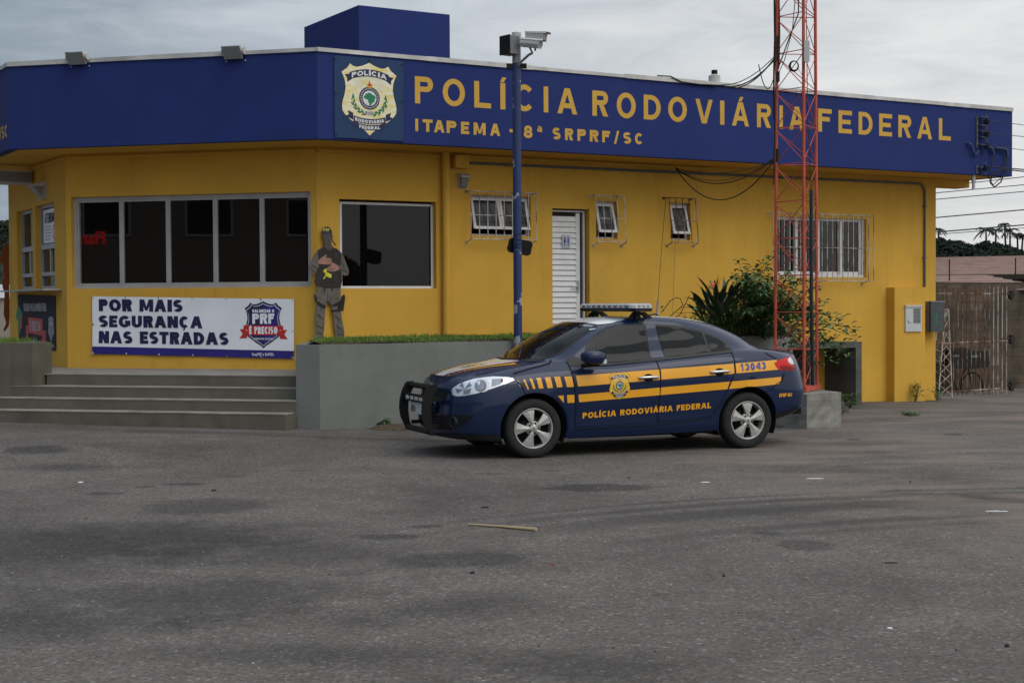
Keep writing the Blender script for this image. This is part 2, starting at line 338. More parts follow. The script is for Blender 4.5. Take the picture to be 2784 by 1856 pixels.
# ------------------------------------------------------------------ lettering: stroke glyphs drawn as polygons
def arc(cx, cy, rx, ry, s, t, a0, a1, n=14):
    out = []
    for i in range(n):
        q = []
        for a in (a0 + (a1 - a0) * i / n, a0 + (a1 - a0) * (i + 1) / n):
            a = radians(a); q.append(((cx + rx * cos(a), cy + ry * sin(a)), (cx + (rx - s) * cos(a), cy + (ry - t) * sin(a))))
        out.append([q[0][0], q[1][0], q[1][1], q[0][1]])
    return out
def rect(x0, y0, x1, y1): return [[(x0, y0), (x1, y0), (x1, y1), (x0, y1)]]
def glyph(ch, w, h, s, t=None):
    t = t or s * .9
    acc = {'Í': 'I', 'Á': 'A', 'É': 'E', 'Ç': 'C'}
    if ch in acc:
        g = glyph(acc[ch], w, h, s, t)
        if ch == 'Ç': g += [[(w * .45, 0), (w * .62, 0), (w * .55, -h * .16), (w * .36, -h * .2), (w * .36, -h * .13), (w * .45, -h * .1)]]
        else:
            c = w * .5; g += [[(c - s * .55, h * 1.03), (c + s * .2, h * 1.03), (c + s * .75, h * 1.22), (c - s * .1, h * 1.22)]]
        return g
    R = rect
    if ch == 'I': return R(0, 0, w, h)
    if ch == 'L': return R(0, 0, s, h) + R(s, 0, w, t)
    if ch == 'T': return R(0, h - t, w, h) + R(w / 2 - s / 2, 0, w / 2 + s / 2, h - t)
    if ch == 'F': return R(0, 0, s, h) + R(s, h - t, w, h) + R(s, h * .46, w * .86, h * .46 + t)
    if ch == 'E': return R(0, 0, s, h) + R(s, h - t, w, h) + R(s, h / 2 - t / 2, w * .9, h / 2 + t / 2) + R(s, 0, w, t)
    if ch == 'H': return R(0, 0, s, h) + R(w - s, 0, w, h) + R(s, h / 2 - t / 2, w - s, h / 2 + t / 2)
    if ch == 'O' or ch == '0': return arc(w / 2, h / 2, w / 2, h / 2, s, t, 0, 360, 28)
    if ch == 'C': return arc(w / 2, h / 2, w / 2, h / 2, s, t, 42, 318, 22)
    if ch == 'G': return arc(w / 2, h / 2, w / 2, h / 2, s, t, 42, 330, 22) + R(w * .52, h * .34, w, h * .34 + t * .9) + R(w - s, h * .14, w, h * .34)
    if ch in 'PRB':
        bh = h * .56; r = bh / 2
        xc = w - r if w > r + s else s
        rx = w - xc
        g = R(0, 0, s, h) + R(s, h - t, xc, h) + R(s, h - bh, xc, h - bh + t) + arc(xc, h - r, rx, r, min(s, rx * .9), t, -90, 90, 12)
        if ch == 'R': g += [[(w * .42, h - bh), (w * .42 + s * 1.05, h - bh), (w, 0), (w - s * 1.12, 0)]]
        return g
    if ch == 'D':
        xc = w * .42
        return R(0, 0, s, h) + R(s, h - t, xc, h) + R(s, 0, xc, t) + arc(xc, h / 2, w - xc, h / 2, s, t, -90, 90, 16)
    if ch == 'U':
        r = w / 2; ry = h * .36
        return R(0, ry, s, h) + R(w - s, ry, w, h) + arc(r, ry, r, ry, s, t, 180, 360, 14)
    if ch == 'J': return R(w - s, h * .3, w, h) + arc(w / 2, h * .3, w / 2, h * .3, s, t, 180, 360, 12)
    if ch == 'A':
        a = s * .58
        return [[(0, 0), (s, 0), (w / 2 + a * .62, h), (w / 2 - a, h)], [(w - s, 0), (w, 0), (w / 2 + a, h), (w / 2 - a * .62, h)], [(w * .26, h * .22), (w * .74, h * .22), (w * .68, h * .22 + t), (w * .32, h * .22 + t)]]
    if ch == 'V':
        a = s * .58
        return [[(0, h), (w / 2 - a, 0), (w / 2 + a * .62, 0), (s, h)], [(w - s, h), (w / 2 - a * .62, 0), (w / 2 + a, 0), (w, h)]]
    if ch == 'N': return R(0, 0, s, h) + R(w - s, 0, w, h) + [[(s * .2, h), (s * 1.1, h), (w - s * .2, 0), (w - s * 1.1, 0)]]
    if ch == 'M':
        return R(0, 0, s, h) + R(w - s, 0, w, h) + [[(s * .3, h), (s * 1.15, h), (w / 2 + s * .3, h * .1), (w / 2 - s * .3, h * .1)], [(w - s * 1.15, h), (w - s * .3, h), (w / 2 + s * .3, h * .1), (w / 2 - s * .3, h * .1)]]
    if ch == 'K': return R(0, 0, s, h) + [[(s, h * .36), (s, h * .6), (w - s * 1.1, h), (w, h)], [(s * 1.3, h * .52), (s * 1.9, h * .72), (w, 0), (w - s * 1.1, 0)]]
    if ch == 'X': return [[(0, 0), (s, 0), (w, h), (w - s, h)], [(0, h), (s, h), (w, 0), (w - s, 0)]]
    if ch == 'Z': return R(0, 0, w, t) + R(0, h - t, w, h) + [[(0, t), (s * 1.1, t), (w, h - t), (w - s * 1.1, h - t)]]
    if ch == 'S':
        r = h / 2 + t / 2; ry = r / 2; rx = w / 2
        up_ = arc(rx, h - ry, rx, ry, s, t, 35, 270, 16); dn = arc(rx, ry, rx, ry, s, t, -145, 90, 16)
        return up_ + dn
    if ch == '8':
        r = h / 2 + t / 2; ry = r / 2
        return arc(w / 2, h - ry, w / 2 * .9, ry, s, t, 0, 360, 22) + arc(w / 2, ry, w / 2, ry, s, t, 0, 360, 22)
    if ch == '3':
        r = h / 2 + t / 2; ry = r / 2
        return arc(w / 2, h - ry, w / 2 * .95, ry, s, t, -90, 160, 16) + arc(w / 2, ry, w / 2, ry, s, t, -160, 90, 16)
    if ch == '1': return R(w * .42, 0, w * .42 + s, h) + [[(w * .42, h), (w * .42, h - t * 1.3), (w * .02, h * .62), (w * .02, h * .78)]]
    if ch == '4': return R(w * .6, 0, w * .6 + s, h) + R(0, h * .22, w, h * .22 + t) + [[(0, h * .22 + t), (s * .9, h * .22 + t), (w * .6, h * .8), (w * .6, h)]]
    if ch == '2': return arc(w / 2, h - h * .29, w / 2, h * .29, s, t, -20, 165, 14) + R(0, 0, w, t) + [[(0, t), (s * 1.3, t), (w, h * .62), (w - s, h * .6)]]
    if ch == '9': return arc(w / 2, h * .68, w / 2, h * .32, s, t, 0, 360, 20) + arc(w / 2, h * .5, w / 2, h * .5, s, t, -150, 5, 14)
    if ch == '/': return [[(0, 0), (s * .8, 0), (w, h), (w - s * .8, h)]]
    if ch == '-': return R(0, h * .38, w, h * .38 + t)
    if ch == 'ª': return arc(w * .45, h * .32, w * .45, h * .3, s, t, 0, 360, 14) + R(w - s, 0, w, h * .6) + arc(w / 2, h * .62, w / 2, h * .34, s, t, 0, 150, 10)
    if ch == '·': return R(0, h * .42, w, h * .42 + w)
    return []
WID = {'I': .3, 'Í': .3, 'M': 1.15, 'O': .98, 'C': .9, 'G': .98, 'D': .86, 'N': .86, 'U': .86, 'A': .98, 'Á': .98, 'V': .95, 'L': .66, 'E': .68, 'É': .68, 'F': .64, 'T': .78, 'S': .74, 'P': .74, 'R': .8, '1': .5, '-': .4, '·': .25, ' ': .42, '/': .45, 'J': .6, 'Ç': .8, 'Z': .75, 'K': .85}
def layout(text, x0, x1, h, stem, gap=.16):
    """fit text into x0..x1, returns polygons in (x,y) with baseline 0"""
    ws = [WID.get(c, .74) for c in text]; ws = [stem / h * 1.0 if c in 'IÍ' else w for c, w in zip(text, ws)]
    tot = sum(ws) + gap * (len(text) - 1); k = (x1 - x0) / (tot * h)
    out = []; x = x0
    for c, w in zip(text, ws):
        ww = w * h * k
        if c != ' ':
            st = min(stem, ww * .46) if c not in 'IÍ' else ww
            for p in glyph(c, ww, h, st, min(stem * .85, h * .27)): out.append([(a + x, b) for a, b in p])
        x += ww + gap * h * k
    return out
def put(mb, polys, fn, d, x=0, y=0, step=.00025, warp=None):
    for i, p in enumerate(polys):
        q = [(a + x, b + y) for a, b in p]
        if warp: q = [warp(a, b) for a, b in q]
        mb.flat(q, fn, d + (i % 5) * step)
def small_text(mb, text, fn, d, x, y, h, width=None, offset=0.0):
    c = bpy.data.curves.new('tmp_text', 'FONT'); c.body = text; c.offset = offset; c.resolution_u = 2
    o = bpy.data.objects.new('tmp_text', c); COL.objects.link(o)
    me = bpy.data.meshes.new_from_object(o.evaluated_get(bpy.context.evaluated_depsgraph_get()))
    bpy.data.objects.remove(o); bpy.data.curves.remove(c)
    xs = [v.co.x for v in me.vertices]
    if not xs: return
    k = h / .72; kx = k if width is None else width / (max(xs) - min(xs)); x0 = min(xs)
    mb.mesh([fn(x + (v.co.x - x0) * kx, y + v.co.y * k, d) for v in me.vertices], [tuple(p.vertices) for p in me.polygons])
    bpy.data.meshes.remove(me)
# ---- the road police shield, x -0.5..0.5, y 0..1.2; returns layered (material, polygon, layer)
def star(cx, cy, r, n=5, k=.42, a0=90):
    return [(cx + (r if i % 2 == 0 else r * k) * cos(radians(a0 + i * 180 / n)), cy + (r if i % 2 == 0 else r * k) * sin(radians(a0 + i * 180 / n))) for i in range(2 * n)]
def disc(cx, cy, r, n=28): return [(cx + r * cos(2 * pi * i / n), cy + r * sin(2 * pi * i / n)) for i in range(n)]
def shield_outline():
    h = [(-.07, 1.17), (-.137, 1.143), (-.227, 1.122), (-.30, 1.135), (-.35, 1.169), (-.396, 1.099), (-.505, 1.021), (-.47, .96), (-.443, .88), (-.43, .773), (-.455, .645), (-.485, .55), (-.5, .461), (-.49, .39), (-.455, .339), (-.40, .285), (-.336, .24), (-.197, .142), (-.078, .072)]
    return [(0, 1.203)] + h + [(0, 0)] + [(-x, y) for x, y in reversed(h)]
BRAZIL = [(-.02, .09), (.02, .085), (.045, .065), (.10, .045), (.115, .02), (.095, -.02), (.085, -.06), (.05, -.075), (.03, -.11), (.0, -.135), (-.015, -.12), (.0, -.10), (-.02, -.07), (-.03, -.03), (-.07, -.015), (-.11, .005), (-.10, .035), (-.075, .045), (-.07, .08), (-.04, .075)]
def emblem(field, fine=True):
    out = []
    def add(m, p, l): out.append((m, p, l))
    so_ = shield_outline(); cy0 = .6
    add('emb_navy', [(x * 1.035, cy0 + (y - cy0) * 1.025) for x, y in so_], 0)
    add(field, so_, 1)
    for i in range(23):
        a = radians(-8 + i * 196 / 22); a1, a2 = a - .035, a + .035
        add('emb_white', [(.10 * cos(a), .79 + .10 * sin(a)), (.26 * cos(a1), .79 + .24 * sin(a1)), (.26 * cos(a2), .79 + .24 * sin(a2))], 2)
    wtop = lambda x, y: (x, y - .55 * x * x)
    def ban(pts, l, k): add('emb_navy', [(x, y - k * x * x) for x, y in pts], l)
    seg = [-.36 + .72 * i / 10 for i in range(11)]
    ban([(x, 1.095) for x in seg] + [(x, .975) for x in reversed(seg)], 3, .55)
    ban([(-.35, 1.0), (-.45, .985), (-.405, .93), (-.40, .86), (-.28, .94)], 2, 0); ban([(.35, 1.0), (.45, .985), (.405, .93), (.40, .86), (.28, .94)], 2, 0)
    for p in layout('POLÍCIA', -.32, .32, .082, .026, .12): add('emb_white', [wtop(x, y + .992) for x, y in p], 4)
    add('emb_red', [(-.04, .815), (.04, .815), (.05, .86), (.025, .845), (.0, .91), (-.012, .86), (-.035, .845)], 4)
    add('shield_gold', [(-.05, .795), (.05, .795), (.05, .812), (-.05, .812)], 4)
    add('emb_navy', disc(0, .617, .19), 3)
    add('emb_white', disc(0, .617, .127), 4)
    if fine:
        for i in range(27): add('emb_white', star(.158 * cos(2 * pi * i / 27), .617 + .158 * sin(2 * pi * i / 27), .016), 4)
    add('emb_green', [(x, .617 + y) for x, y in BRAZIL], 5)
    for sgn in (-1, 1):
        for i in range(9):
            a = radians(195 + i * 8.2) if sgn < 0 else radians(345 - i * 8.2)
            r = .32 + (.015 if i % 2 else -.02); cx, cy = r * cos(a) * .98, .62 + r * sin(a) * .86; ta = a + (pi / 2 if sgn < 0 else -pi / 2) + (.5 if i % 2 else -.5)
            ll, ww = .058, .022; dx, dy = cos(ta), sin(ta)
            add('emb_green', [(cx - dx * ll, cy - dy * ll), (cx + dy * ww, cy - dx * ww), (cx + dx * ll, cy + dy * ll), (cx - dy * ww, cy + dx * ww)], 3)
            if sgn < 0 and i in (1, 4, 7): add('emb_red', disc(cx + .01, cy, .018, 8), 4)
        add('emb_green', [(sgn * .30, .70), (sgn * .335, .56), (sgn * .27, .62)], 3)
    add('emb_navy', [(-.058, .338), (.058, .338), (.058, .402), (-.058, .402)], 4); add('emb_white', [(-.052, .344), (.052, .344), (.052, .396), (-.052, .396)], 5)
    for p in layout('1928', -.042, .042, .034, .009, .2): add('emb_navy', [(x, y + .353) for x, y in p], 6)
    k = -.5
    ban([(x, .275) for x in seg[1:-1]] + [(x, .155 + .03) for x in reversed(seg[1:-1])], 3, k)
    ban([(-.30, .36), (-.40, .40), (-.375, .335), (-.44, .30), (-.29, .24)], 2, 0); ban([(.30, .36), (.40, .40), (.375, .335), (.44, .30), (.29, .24)], 2, 0)
    for p in layout('RODOVIÁRIA', -.265, .265, .056, .017, .14): add('emb_white', [(x, y + .199 - k * x * x) for x, y in p], 4)
    seg2 = [-.235 + .47 * i / 8 for i in range(9)]
    ban([(x, .172) for x in seg2] + [(x, .085) for x in reversed(seg2)], 3, k)
    ban([(-.20, .20), (-.31, .235), (-.29, .19), (-.33, .16), (-.21, .135)], 2, 0); ban([(.20, .20), (.31, .235), (.29, .19), (.33, .16), (.21, .135)], 2, 0)
    for p in layout('FEDERAL', -.19, .19, .052, .017, .14): add('emb_white', [(x, y + .1 - k * x * x) for x, y in p], 4)
    return out
def put_emblem(mb, fn, cx, y0, width, d, field, fine=True, lay=.0008):
    for i, (m, p, l) in enumerate(emblem(field, fine)):
        mb.use(m); mb.flat([(cx + x * width, y0 + y * width) for x, y in p], fn, d + l * lay + (i % 4) * .00008)
# ================================================================== SETTING: ground
def ground_mat():
    m = bpy.data.materials.new('worn_asphalt'); m.use_nodes = True; t = m.node_tree; b = t.nodes['Principled BSDF']
    b.inputs['Roughness'].default_value = .9; b.inputs['Specular IOR Level'].default_value = .2
    g = N(t, 'ShaderNodeTexCoord'); P = g.outputs['Object']
    def noise(sc, det=5.0, ro=.6, dist=0.0, stretch=None, loc=None):
        v = P
        if stretch or loc:
            mm = N(t, 'ShaderNodeMapping'); L(t, P, mm.inputs[0])
            if stretch: mm.inputs['Scale'].default_value = stretch
            if loc: mm.inputs['Location'].default_value = loc
            v = mm.outputs[0]
        n = N(t, 'ShaderNodeTexNoise', i_Scale=sc, i_Detail=det, i_Roughness=ro, i_Distortion=dist); L(t, v, n.inputs['Vector']); return n.outputs[0]
    vor = N(t, 'ShaderNodeTexVoronoi', i_Scale=58.0); L(t, P, vor.inputs['Vector'])
    sepc = N(t, 'ShaderNodeSeparateColor'); L(t, vor.outputs['Color'], sepc.inputs[0])
    agg = ramp(t, sepc.outputs[0], [(0, (.040, .037, .035)), (.35, (.090, .085, .081)), (.6, (.115, .106, .100)), (.78, (.150, .138, .130)), (.9, (.155, .118, .100)), (.96, (.20, .192, .186)), (1, (.32, .305, .29))])
    fine = noise(160.0, 3.0); agg = mixc(t, .42, agg, ramp(t, fine, [(.3, (.050, .047, .045)), (.7, (.185, .176, .168))]))
    big = noise(.42, 6.0, .6, .3)
    agg = mixc(t, 1.0, agg, ramp(t, big, [(.3, (.72, .70, .68)), (.5, (1.04, 1.02, .99)), (.7, (1.30, 1.27, 1.23))]), 'MULTIPLY')
    mid = noise(2.3, 6.0, .65, .2)
    agg = mixc(t, 1.0, agg, ramp(t, mid, [(.3, (.86, .85, .84)), (.7, (1.10, 1.10, 1.10))]), 'MULTIPLY')
    warp = noise(1.6, 5.0, .65); warp2 = noise(6.0, 4.0, .65); wsoft = math_node(t, 'ADD', math_node(t, 'MULTIPLY', warp, .55), math_node(t, 'MULTIPLY', noise(5.0, 8.0, .78, .6), .45))
    sx = N(t, 'ShaderNodeSeparateXYZ'); L(t, P, sx.inputs[0]); brk = ramp(t, sepc.outputs[1], [(.0, (1, 1, 1)), (.7, (.9, .9, .9)), (1.0, (.35, .35, .35))])
    # oil and damp stains: soft ellipses (x, y, rx, ry, angle, darkness)
    for (x, y, rx, ry, an, dk) in STAINS:
        mm = N(t, 'ShaderNodeMapping'); mm.vector_type = 'TEXTURE'; mm.inputs['Location'].default_value = (x, y, 0); mm.inputs['Rotation'].default_value = (0, 0, an); mm.inputs['Scale'].default_value = (rx, ry, 1000)
        L(t, P, mm.inputs[0]); ln = N(t, 'ShaderNodeVectorMath', operation='LENGTH'); L(t, mm.outputs[0], ln.inputs[0])
        soft = rx > .8
        v = math_node(t, 'ADD', ln.outputs['Value'], math_node(t, 'MULTIPLY', math_node(t, 'SUBTRACT', wsoft if soft else warp2, .5), 2.7 if soft else 1.1))
        f = ramp(t, v, [(.30 if soft else .70, (dk,) * 3), (1.0, (0, 0, 0))])
        agg = mixc(t, math_node(t, 'MULTIPLY', f, brk), agg, (.026, .024, .022))
    # tyre scuff: arcs of two circles
    for (cx, cy, R, w, dk, ymin) in SCUFFS:
        vx = math_node(t, 'SUBTRACT', sx.outputs[0], cx); vy = math_node(t, 'SUBTRACT', sx.outputs[1], cy)
        r = math_node(t, 'SQRT', math_node(t, 'ADD', math_node(t, 'MULTIPLY', vx, vx), math_node(t, 'MULTIPLY', vy, vy)))
        dd = math_node(t, 'ABSOLUTE', math_node(t, 'SUBTRACT', r, R))
        dd = math_node(t, 'ADD', math_node(t, 'DIVIDE', dd, w), math_node(t, 'MULTIPLY', math_node(t, 'SUBTRACT', warp2, .5), 1.1))
        f = ramp(t, dd, [(.35, (dk,) * 3), (1.0, (0, 0, 0))])
        gate = ramp(t, math_node(t, 'MULTIPLY', math_node(t, 'SUBTRACT', sx.outputs[1], ymin), .6), [(0, (0, 0, 0)), (1, (1, 1, 1))])
        agg = mixc(t, math_node(t, 'MULTIPLY', f, gate), agg, (.040, .037, .034))
    # washed-in sandy dirt on the right, damp moss at the foot of the wall
    dn = noise(.55, 6.0, .62, .5, (1, 2.2, 1), (4, 2, 0))
    reg = ramp(t, math_node(t, 'ADD', math_node(t, 'MULTIPLY', sx.outputs[0], .16), math_node(t, 'MULTIPLY', sx.outputs[1], .035)), [(.80, (0, 0, 0)), (1.0, (1, 1, 1))])
    f = math_node(t, 'MULTIPLY', reg, ramp(t, dn, [(.44, (0, 0, 0)), (.60, (.62,) * 3)]))
    agg = mixc(t, f, agg, mixc(t, noise(70.0, 3.0), (.15, .115, .095), (.27, .215, .18)))
    dn2 = noise(.9, 6.0, .65, .6, (1, 2.0, 1), (9, 5, 0))
    reg2 = ramp(t, math_node(t, 'ADD', math_node(t, 'MULTIPLY', sx.outputs[0], .10), math_node(t, 'MULTIPLY', sx.outputs[1], .030)), [(1.06, (0, 0, 0)), (1.2, (1, 1, 1))])
    f2 = math_node(t, 'MULTIPLY', reg2, ramp(t, dn2, [(.42, (0, 0, 0)), (.58, (.8,) * 3)]))
    agg = mixc(t, f2, agg, mixc(t, noise(3.0), (.022, .020, .016), (.040, .040, .018)))
    L(t, agg, b.inputs['Base Color'])
    h = math_node(t, 'ADD', sepc.outputs[0], math_node(t, 'MULTIPLY', fine, .8))
    bn = N(t, 'ShaderNodeBump', i_Strength=.5, i_Distance=.006); L(t, h, bn.inputs['Height']); L(t, bn.outputs[0], b.inputs['Normal'])
    return m
STAINS = [(.80, 13.83, .60, .34, .03, .80), (2.05, 10.5, .22, .28, .1, .6), (1.87, 11.05, .13, .10, 0, .6), (-4.5, 15.5, 1.0, .30, .15, .55), (-5.25, 16.65, .42, .42, 0, .70), (-3.1, 14.28, .22, .13, 0, .65), (-3.44, 14.08, .14, .10, 0, .6), (-3.68, 13.6, .2, .14, 0, .6), (-2.8, 14.9, .18, .09, 0, .55), (-2.2, 15.4, .15, .08, 0, .5), (-2.6, 12.7, .6, .6, .4, .6),
          (-2.5, 11.1, 1.35, .95, .3, .62), (-3.4, 10.6, 1.9, 1.3, .2, .66), (-1.5, 10.2, 1.2, .9, -.2, .55), (-.67, 11.49, .15, .09, 0, .65), (-.93, 10.98, .27, .16, 0, .65), (-.35, 10.0, .55, .35, .2, .6), (-1.9, 8.8, 1.4, .8, .1, .60), (-2.6, 8.0, 1.2, .6, .1, .6), (-.4, 8.4, 1.0, .5, .3, .5), (.4, 7.0, 1.0, .5, .1, .62), (-1.0, 7.3, 1.1, .35, 0, .5), (4.0, 13.0, .5, .22, 0, .6), (3.2, 7.6, 1.0, .9, .2, .35), (-.2, 15.0, .22, .10, 0, .5), (.4, 15.25, .16, .07, 0, .5), (-4.0, 18.9, 2.2, .35, -.2, .45), (-1.2, 18.4, 2.0, .22, -.05, .5), (3.4, 14.0, .9, .1, .1, .4), (2.4, 12.9, .3, .06, .2, .4)]
SCUFFS = [(4.9, 5.2, 7.62, .34, .72, 10.4), (4.9, 5.2, 8.10, .15, .60, 10.6), (5.1, 4.9, 7.15, .16, .55, 10.0), (4.9, 5.2, 8.42, .07, .55, 11.0), (5.1, 4.9, 6.8, .10, .45, 9.9), (-42.702, 163.19, 150.12, .04, .45, 10.0)]
def axis(a):
    out = []
    for lo, hi, n in a: out += [lo + (hi - lo) * i / n for i in range(n)]
    return out + [a[-1][1]]
xs = axis([(-400, -40, 8), (-40, -12, 7), (-12, 20, 64), (20, 60, 8), (60, 400, 8)]); ys = axis([(-60, 4, 4), (4, 12, 6), (12, 36, 60), (36, 80, 8), (80, 600, 10)])
mb = MB().use(ground_mat(), True)
mb.mesh([(x, y, ground_z(x, y)) for y in ys for x in xs], [(j * len(xs) + i, j * len(xs) + i + 1, (j + 1) * len(xs) + i + 1, (j + 1) * len(xs) + i) for j in range(len(ys) - 1) for i in range(len(xs) - 1)])
o = mb.build('ground'); o['kind'] = 'structure'; o['label'] = 'worn grey asphalt yard with oil stains and tyre marks'
# concrete road seen past the left end of the building
mb = MB().use(pmat('pale_concrete_road', (.30, .30, .29), .9, var=.2, vscale=.5))
P0, P1 = LW(-14, 14), LW(-3.2, 11.5)
mb.face([(-60, 44, ground_z(-60, 44) + .02), (-12, 38, ground_z(-12, 38) + .02), (-14, 70, ground_z(-14, 70) + .02), (-60, 78, ground_z(-60, 78) + .02)])
o = mb.build('road'); o['kind'] = 'structure'; o['label'] = 'pale concrete road beyond the left end of the building'

# ================================================================== SETTING: police station
B = thing('police_station', 'yellow single storey police station with deep blue fascia and yellow lettering', 'police station', LW(0, 0, ground_local(0, 1)), TH)
FM = fr_main(1.0); FC = fr_cham(1.0); XL = -2.475; FLf = fr_left(XL)
def wall_holes(mb, fn, u0, u1, z0, z1, holes, depth):
    us = sorted({u0, u1, *[h[0] for h in holes], *[h[1] for h in holes]}); zs = sorted({z0, z1, *[h[2] for h in holes], *[h[3] for h in holes]})
    for a, b in zip(us, us[1:]):
        for c, d in zip(zs, zs[1:]):
            um, zm = (a + b) / 2, (c + d) / 2
            if any(h[0] < um < h[1] and h[2] < zm < h[3] for h in holes): continue
            mb.face([fn(a, c, 0), fn(b, c, 0), fn(b, d, 0), fn(a, d, 0)])
    for (a, b, c, d) in holes:
        for p, q in (((a, c), (b, c)), ((b, c), (b, d)), ((b, d), (a, d)), ((a, d), (a, c))):
            mb.face([fn(*p, 0), fn(*q, 0), fn(*q, -depth), fn(*p, -depth)])
WIN5 = (-4.41, -.515, 1.945, 3.335); WIN2 = (.765, 2.371, 1.922, 3.235); WA = (2.98, 4.055, 2.742, 3.366); DOOR = (4.458, 5.169, .95, 3.198)
WB = (5.30, 5.716, 2.732, 3.337); WC = (6.797, 7.205, 2.736, 3.350); WD = (9.04, 11.21, 2.125, 3.176)
LW1 = (6.05, 7.19, 1.962, 3.29); LW2 = (4.61, 5.85, 1.955, 3.315)
mb = MB().use('yellow')
wall_holes(mb, FM, .4142, 12.97, -.6, ZB, [WIN2, WA, DOOR, WB, WC, WD], .16)
u_l = XL / CS - 1.0; u_r = .4142 / CS - 1.0   # chamfer corners along its own line
wall_holes(mb, FC, u_l, u_r, -.3, ZB, [WIN5], .16)
wall_holes(mb, FLf, sqrt(2) - XL, 7.79, -.3, ZB, [LW2, LW1], .16)
# right end and back walls
for (x0, y0, x1, y1) in ((12.97, 1.0, 12.97, 7.79), (12.97, 7.79, XL, 7.79)):
    a, b = LW(x0, y0, -.6), LW(x1, y1, -.6); h = Vector((0, 0, ZB + .6)); mb.face([a, b, b + h, a + h])
part(mb, 'wall', B)
# beam end under the right overhang
mb = MB().use('yellow'); mb.box(fr_main(1.0), 12.973, 13.86, 3.84, ZB - .002, -.35, .0)
part(mb, 'beam', B)
# slab under the roof (soffit) and fascia walls
foot = [(-L2 * CS, 10.0), (-L2 * CS, L2 * CS), (0, 0), (L1, 0), (L1, 10.0)]
mb = MB().use('yellow'); ins = [(-L2 * CS + .012, 9.99), (-L2 * CS + .012, L2 * CS + .008), (.006, .012), (L1 - .012, .012), (L1 - .012, 9.99)]
lo = [LW(x, y, ZB) for x, y in ins]; hi = [LW(x, y, ZB + .12) for x, y in ins]
mb.face(list(reversed(lo))); mb.face(hi)
part(mb, 'soffit', B)
mb = MB().use('blue')
ofs = [(-L2 * CS + .15, 9.85), (-L2 * CS + .15, L2 * CS + .06), (.06, .15), (L1 - .15, .15), (L1 - .15, 9.85)]
for i in range(5):
    j = (i + 1) % 5; a, b, c, d = foot[i], foot[j], ofs[j], ofs[i]
    P = lambda q, z: LW(q[0], q[1], z)
    mb.face([P(a, ZB - .003), P(b, ZB - .003), P(b, ZT - .05), P(a, ZT - .05)]); mb.face([P(d, ZT - .05), P(c, ZT - .05), P(c, ZB + .12), P(d, ZB + .12)])
    mb.face([P(a, ZB - .003), P(d, ZB - .003), P(c, ZB - .003), P(b, ZB - .003)])
    mb.face([P(a, ZT - .05), P(b, ZT - .05), P(c, ZT - .05), P(d, ZT - .05)])
part(mb, 'fascia', B)
mb = MB().use('box_grey'); mb.face([LW(x, y, ZT - .45) for x, y in ofs]); part(mb, 'roof', B)
# sheet-metal coping in lapped lengths
mb = MB().use('coping')
def cope(p, q, n, k0):
    p, q = Vector((*p, 0)), Vector((*q, 0)); t = (q - p) / n; d = t.normalized(); nrm = Vector((d.y, -d.x, 0))
    for i in range(n):
        e = .004 * ((i + k0) % 2) + random.uniform(0, .003); a = p + t * i - d * (.03 if i else 0); b = p + t * (i + 1)
        w0, w1 = nrm * (.022 + e), -nrm * .19; z0, z1 = ZT - .055 - e, ZT + e + random.uniform(-.004, .004); z1b = z1 + random.uniform(-.005, .005)
        c = [a + w0, b + w0, b + w1, a + w1]
        mb.hexa([LW(v.x, v.y, z0) for v in c] + [LW(c[0].x, c[0].y, z1), LW(c[1].x, c[1].y, z1b), LW(c[2].x, c[2].y, z1b), LW(c[3].x, c[3].y, z1)])
cope((-L2 * CS, 10), (-L2 * CS, L2 * CS), 5, 0); cope((-L2 * CS, L2 * CS), (0, 0), 4, 1); cope((0, 0), (L1, 0), 8, 0); cope((L1, 0), (L1, 10), 4, 0)
part(mb, 'coping', B)
# plant-room block above the roof
mb = MB().use('blue'); fb = fr_main(2.5); mb.box(fb, 1.80, 3.436, ZT - .5, 6.415, -2.2, 0); part(mb, 'roof_block', B)
# painted lettering
F0 = fr_main(0.0)
mb = MB().use('letter')
row1 = 'P 1.514 1.807|O 1.964 2.332|L 2.488 2.77|Í 2.931 3.017|C 3.17 3.525|I 3.686 3.768|A 3.93 4.287|R 4.566 4.859|O 5.019 5.38|D 5.534 5.862|O 6.008 6.377|V 6.55 6.9|I 7.05 7.138|Á 7.294 7.65|R 7.817 8.115|I 8.297 8.372|A 8.51 8.84|F 9.15 9.451|E 9.605 9.913|D 10.067 10.391|E 10.546 10.852|R 11.004 11.314|A 11.463 11.825|L 11.996 12.295'
for it in row1.split('|'):
    c, a, b = it.split(); a, b = float(a), float(b)
    ex = .006 if c in 'OC' else 0
    put(mb, glyph(c, b - a, .388 + 2 * ex, .083), F0, .0012, a, 4.562 - ex)
row2 = 'I 1.516 1.562|T 1.636 1.796|A 1.817 1.991|P 2.025 2.186|E 2.263 2.4|M 2.474 2.677|A 2.752 2.926|- 3.086 3.171|8 3.332 3.486|S 3.841 3.985|R 4.064 4.213|P 4.29 4.447|R 4.517 4.677|F 4.746 4.891|/ 4.965 5.066|S 5.141 5.291|C 5.362 5.517'
for it in row2.split('|'):
    c, a, b = it.split(); a, b = float(a), float(b)
    h = .178; y0 = 4.164
    if c == '/': h, y0 = .205, 4.15
    if c == '8': h, y0 = .19, 4.158
    put(mb, glyph(c, b - a, h, .05 if c != 'I' else .046), F0, .0012, a, y0)
put(mb, glyph('ª', .087, .092, .024), F0, .0012, 3.567, 4.260)
part(mb, 'lettering', B)
mb = MB().use('letter'); FT = fr_left(-L2 * CS)
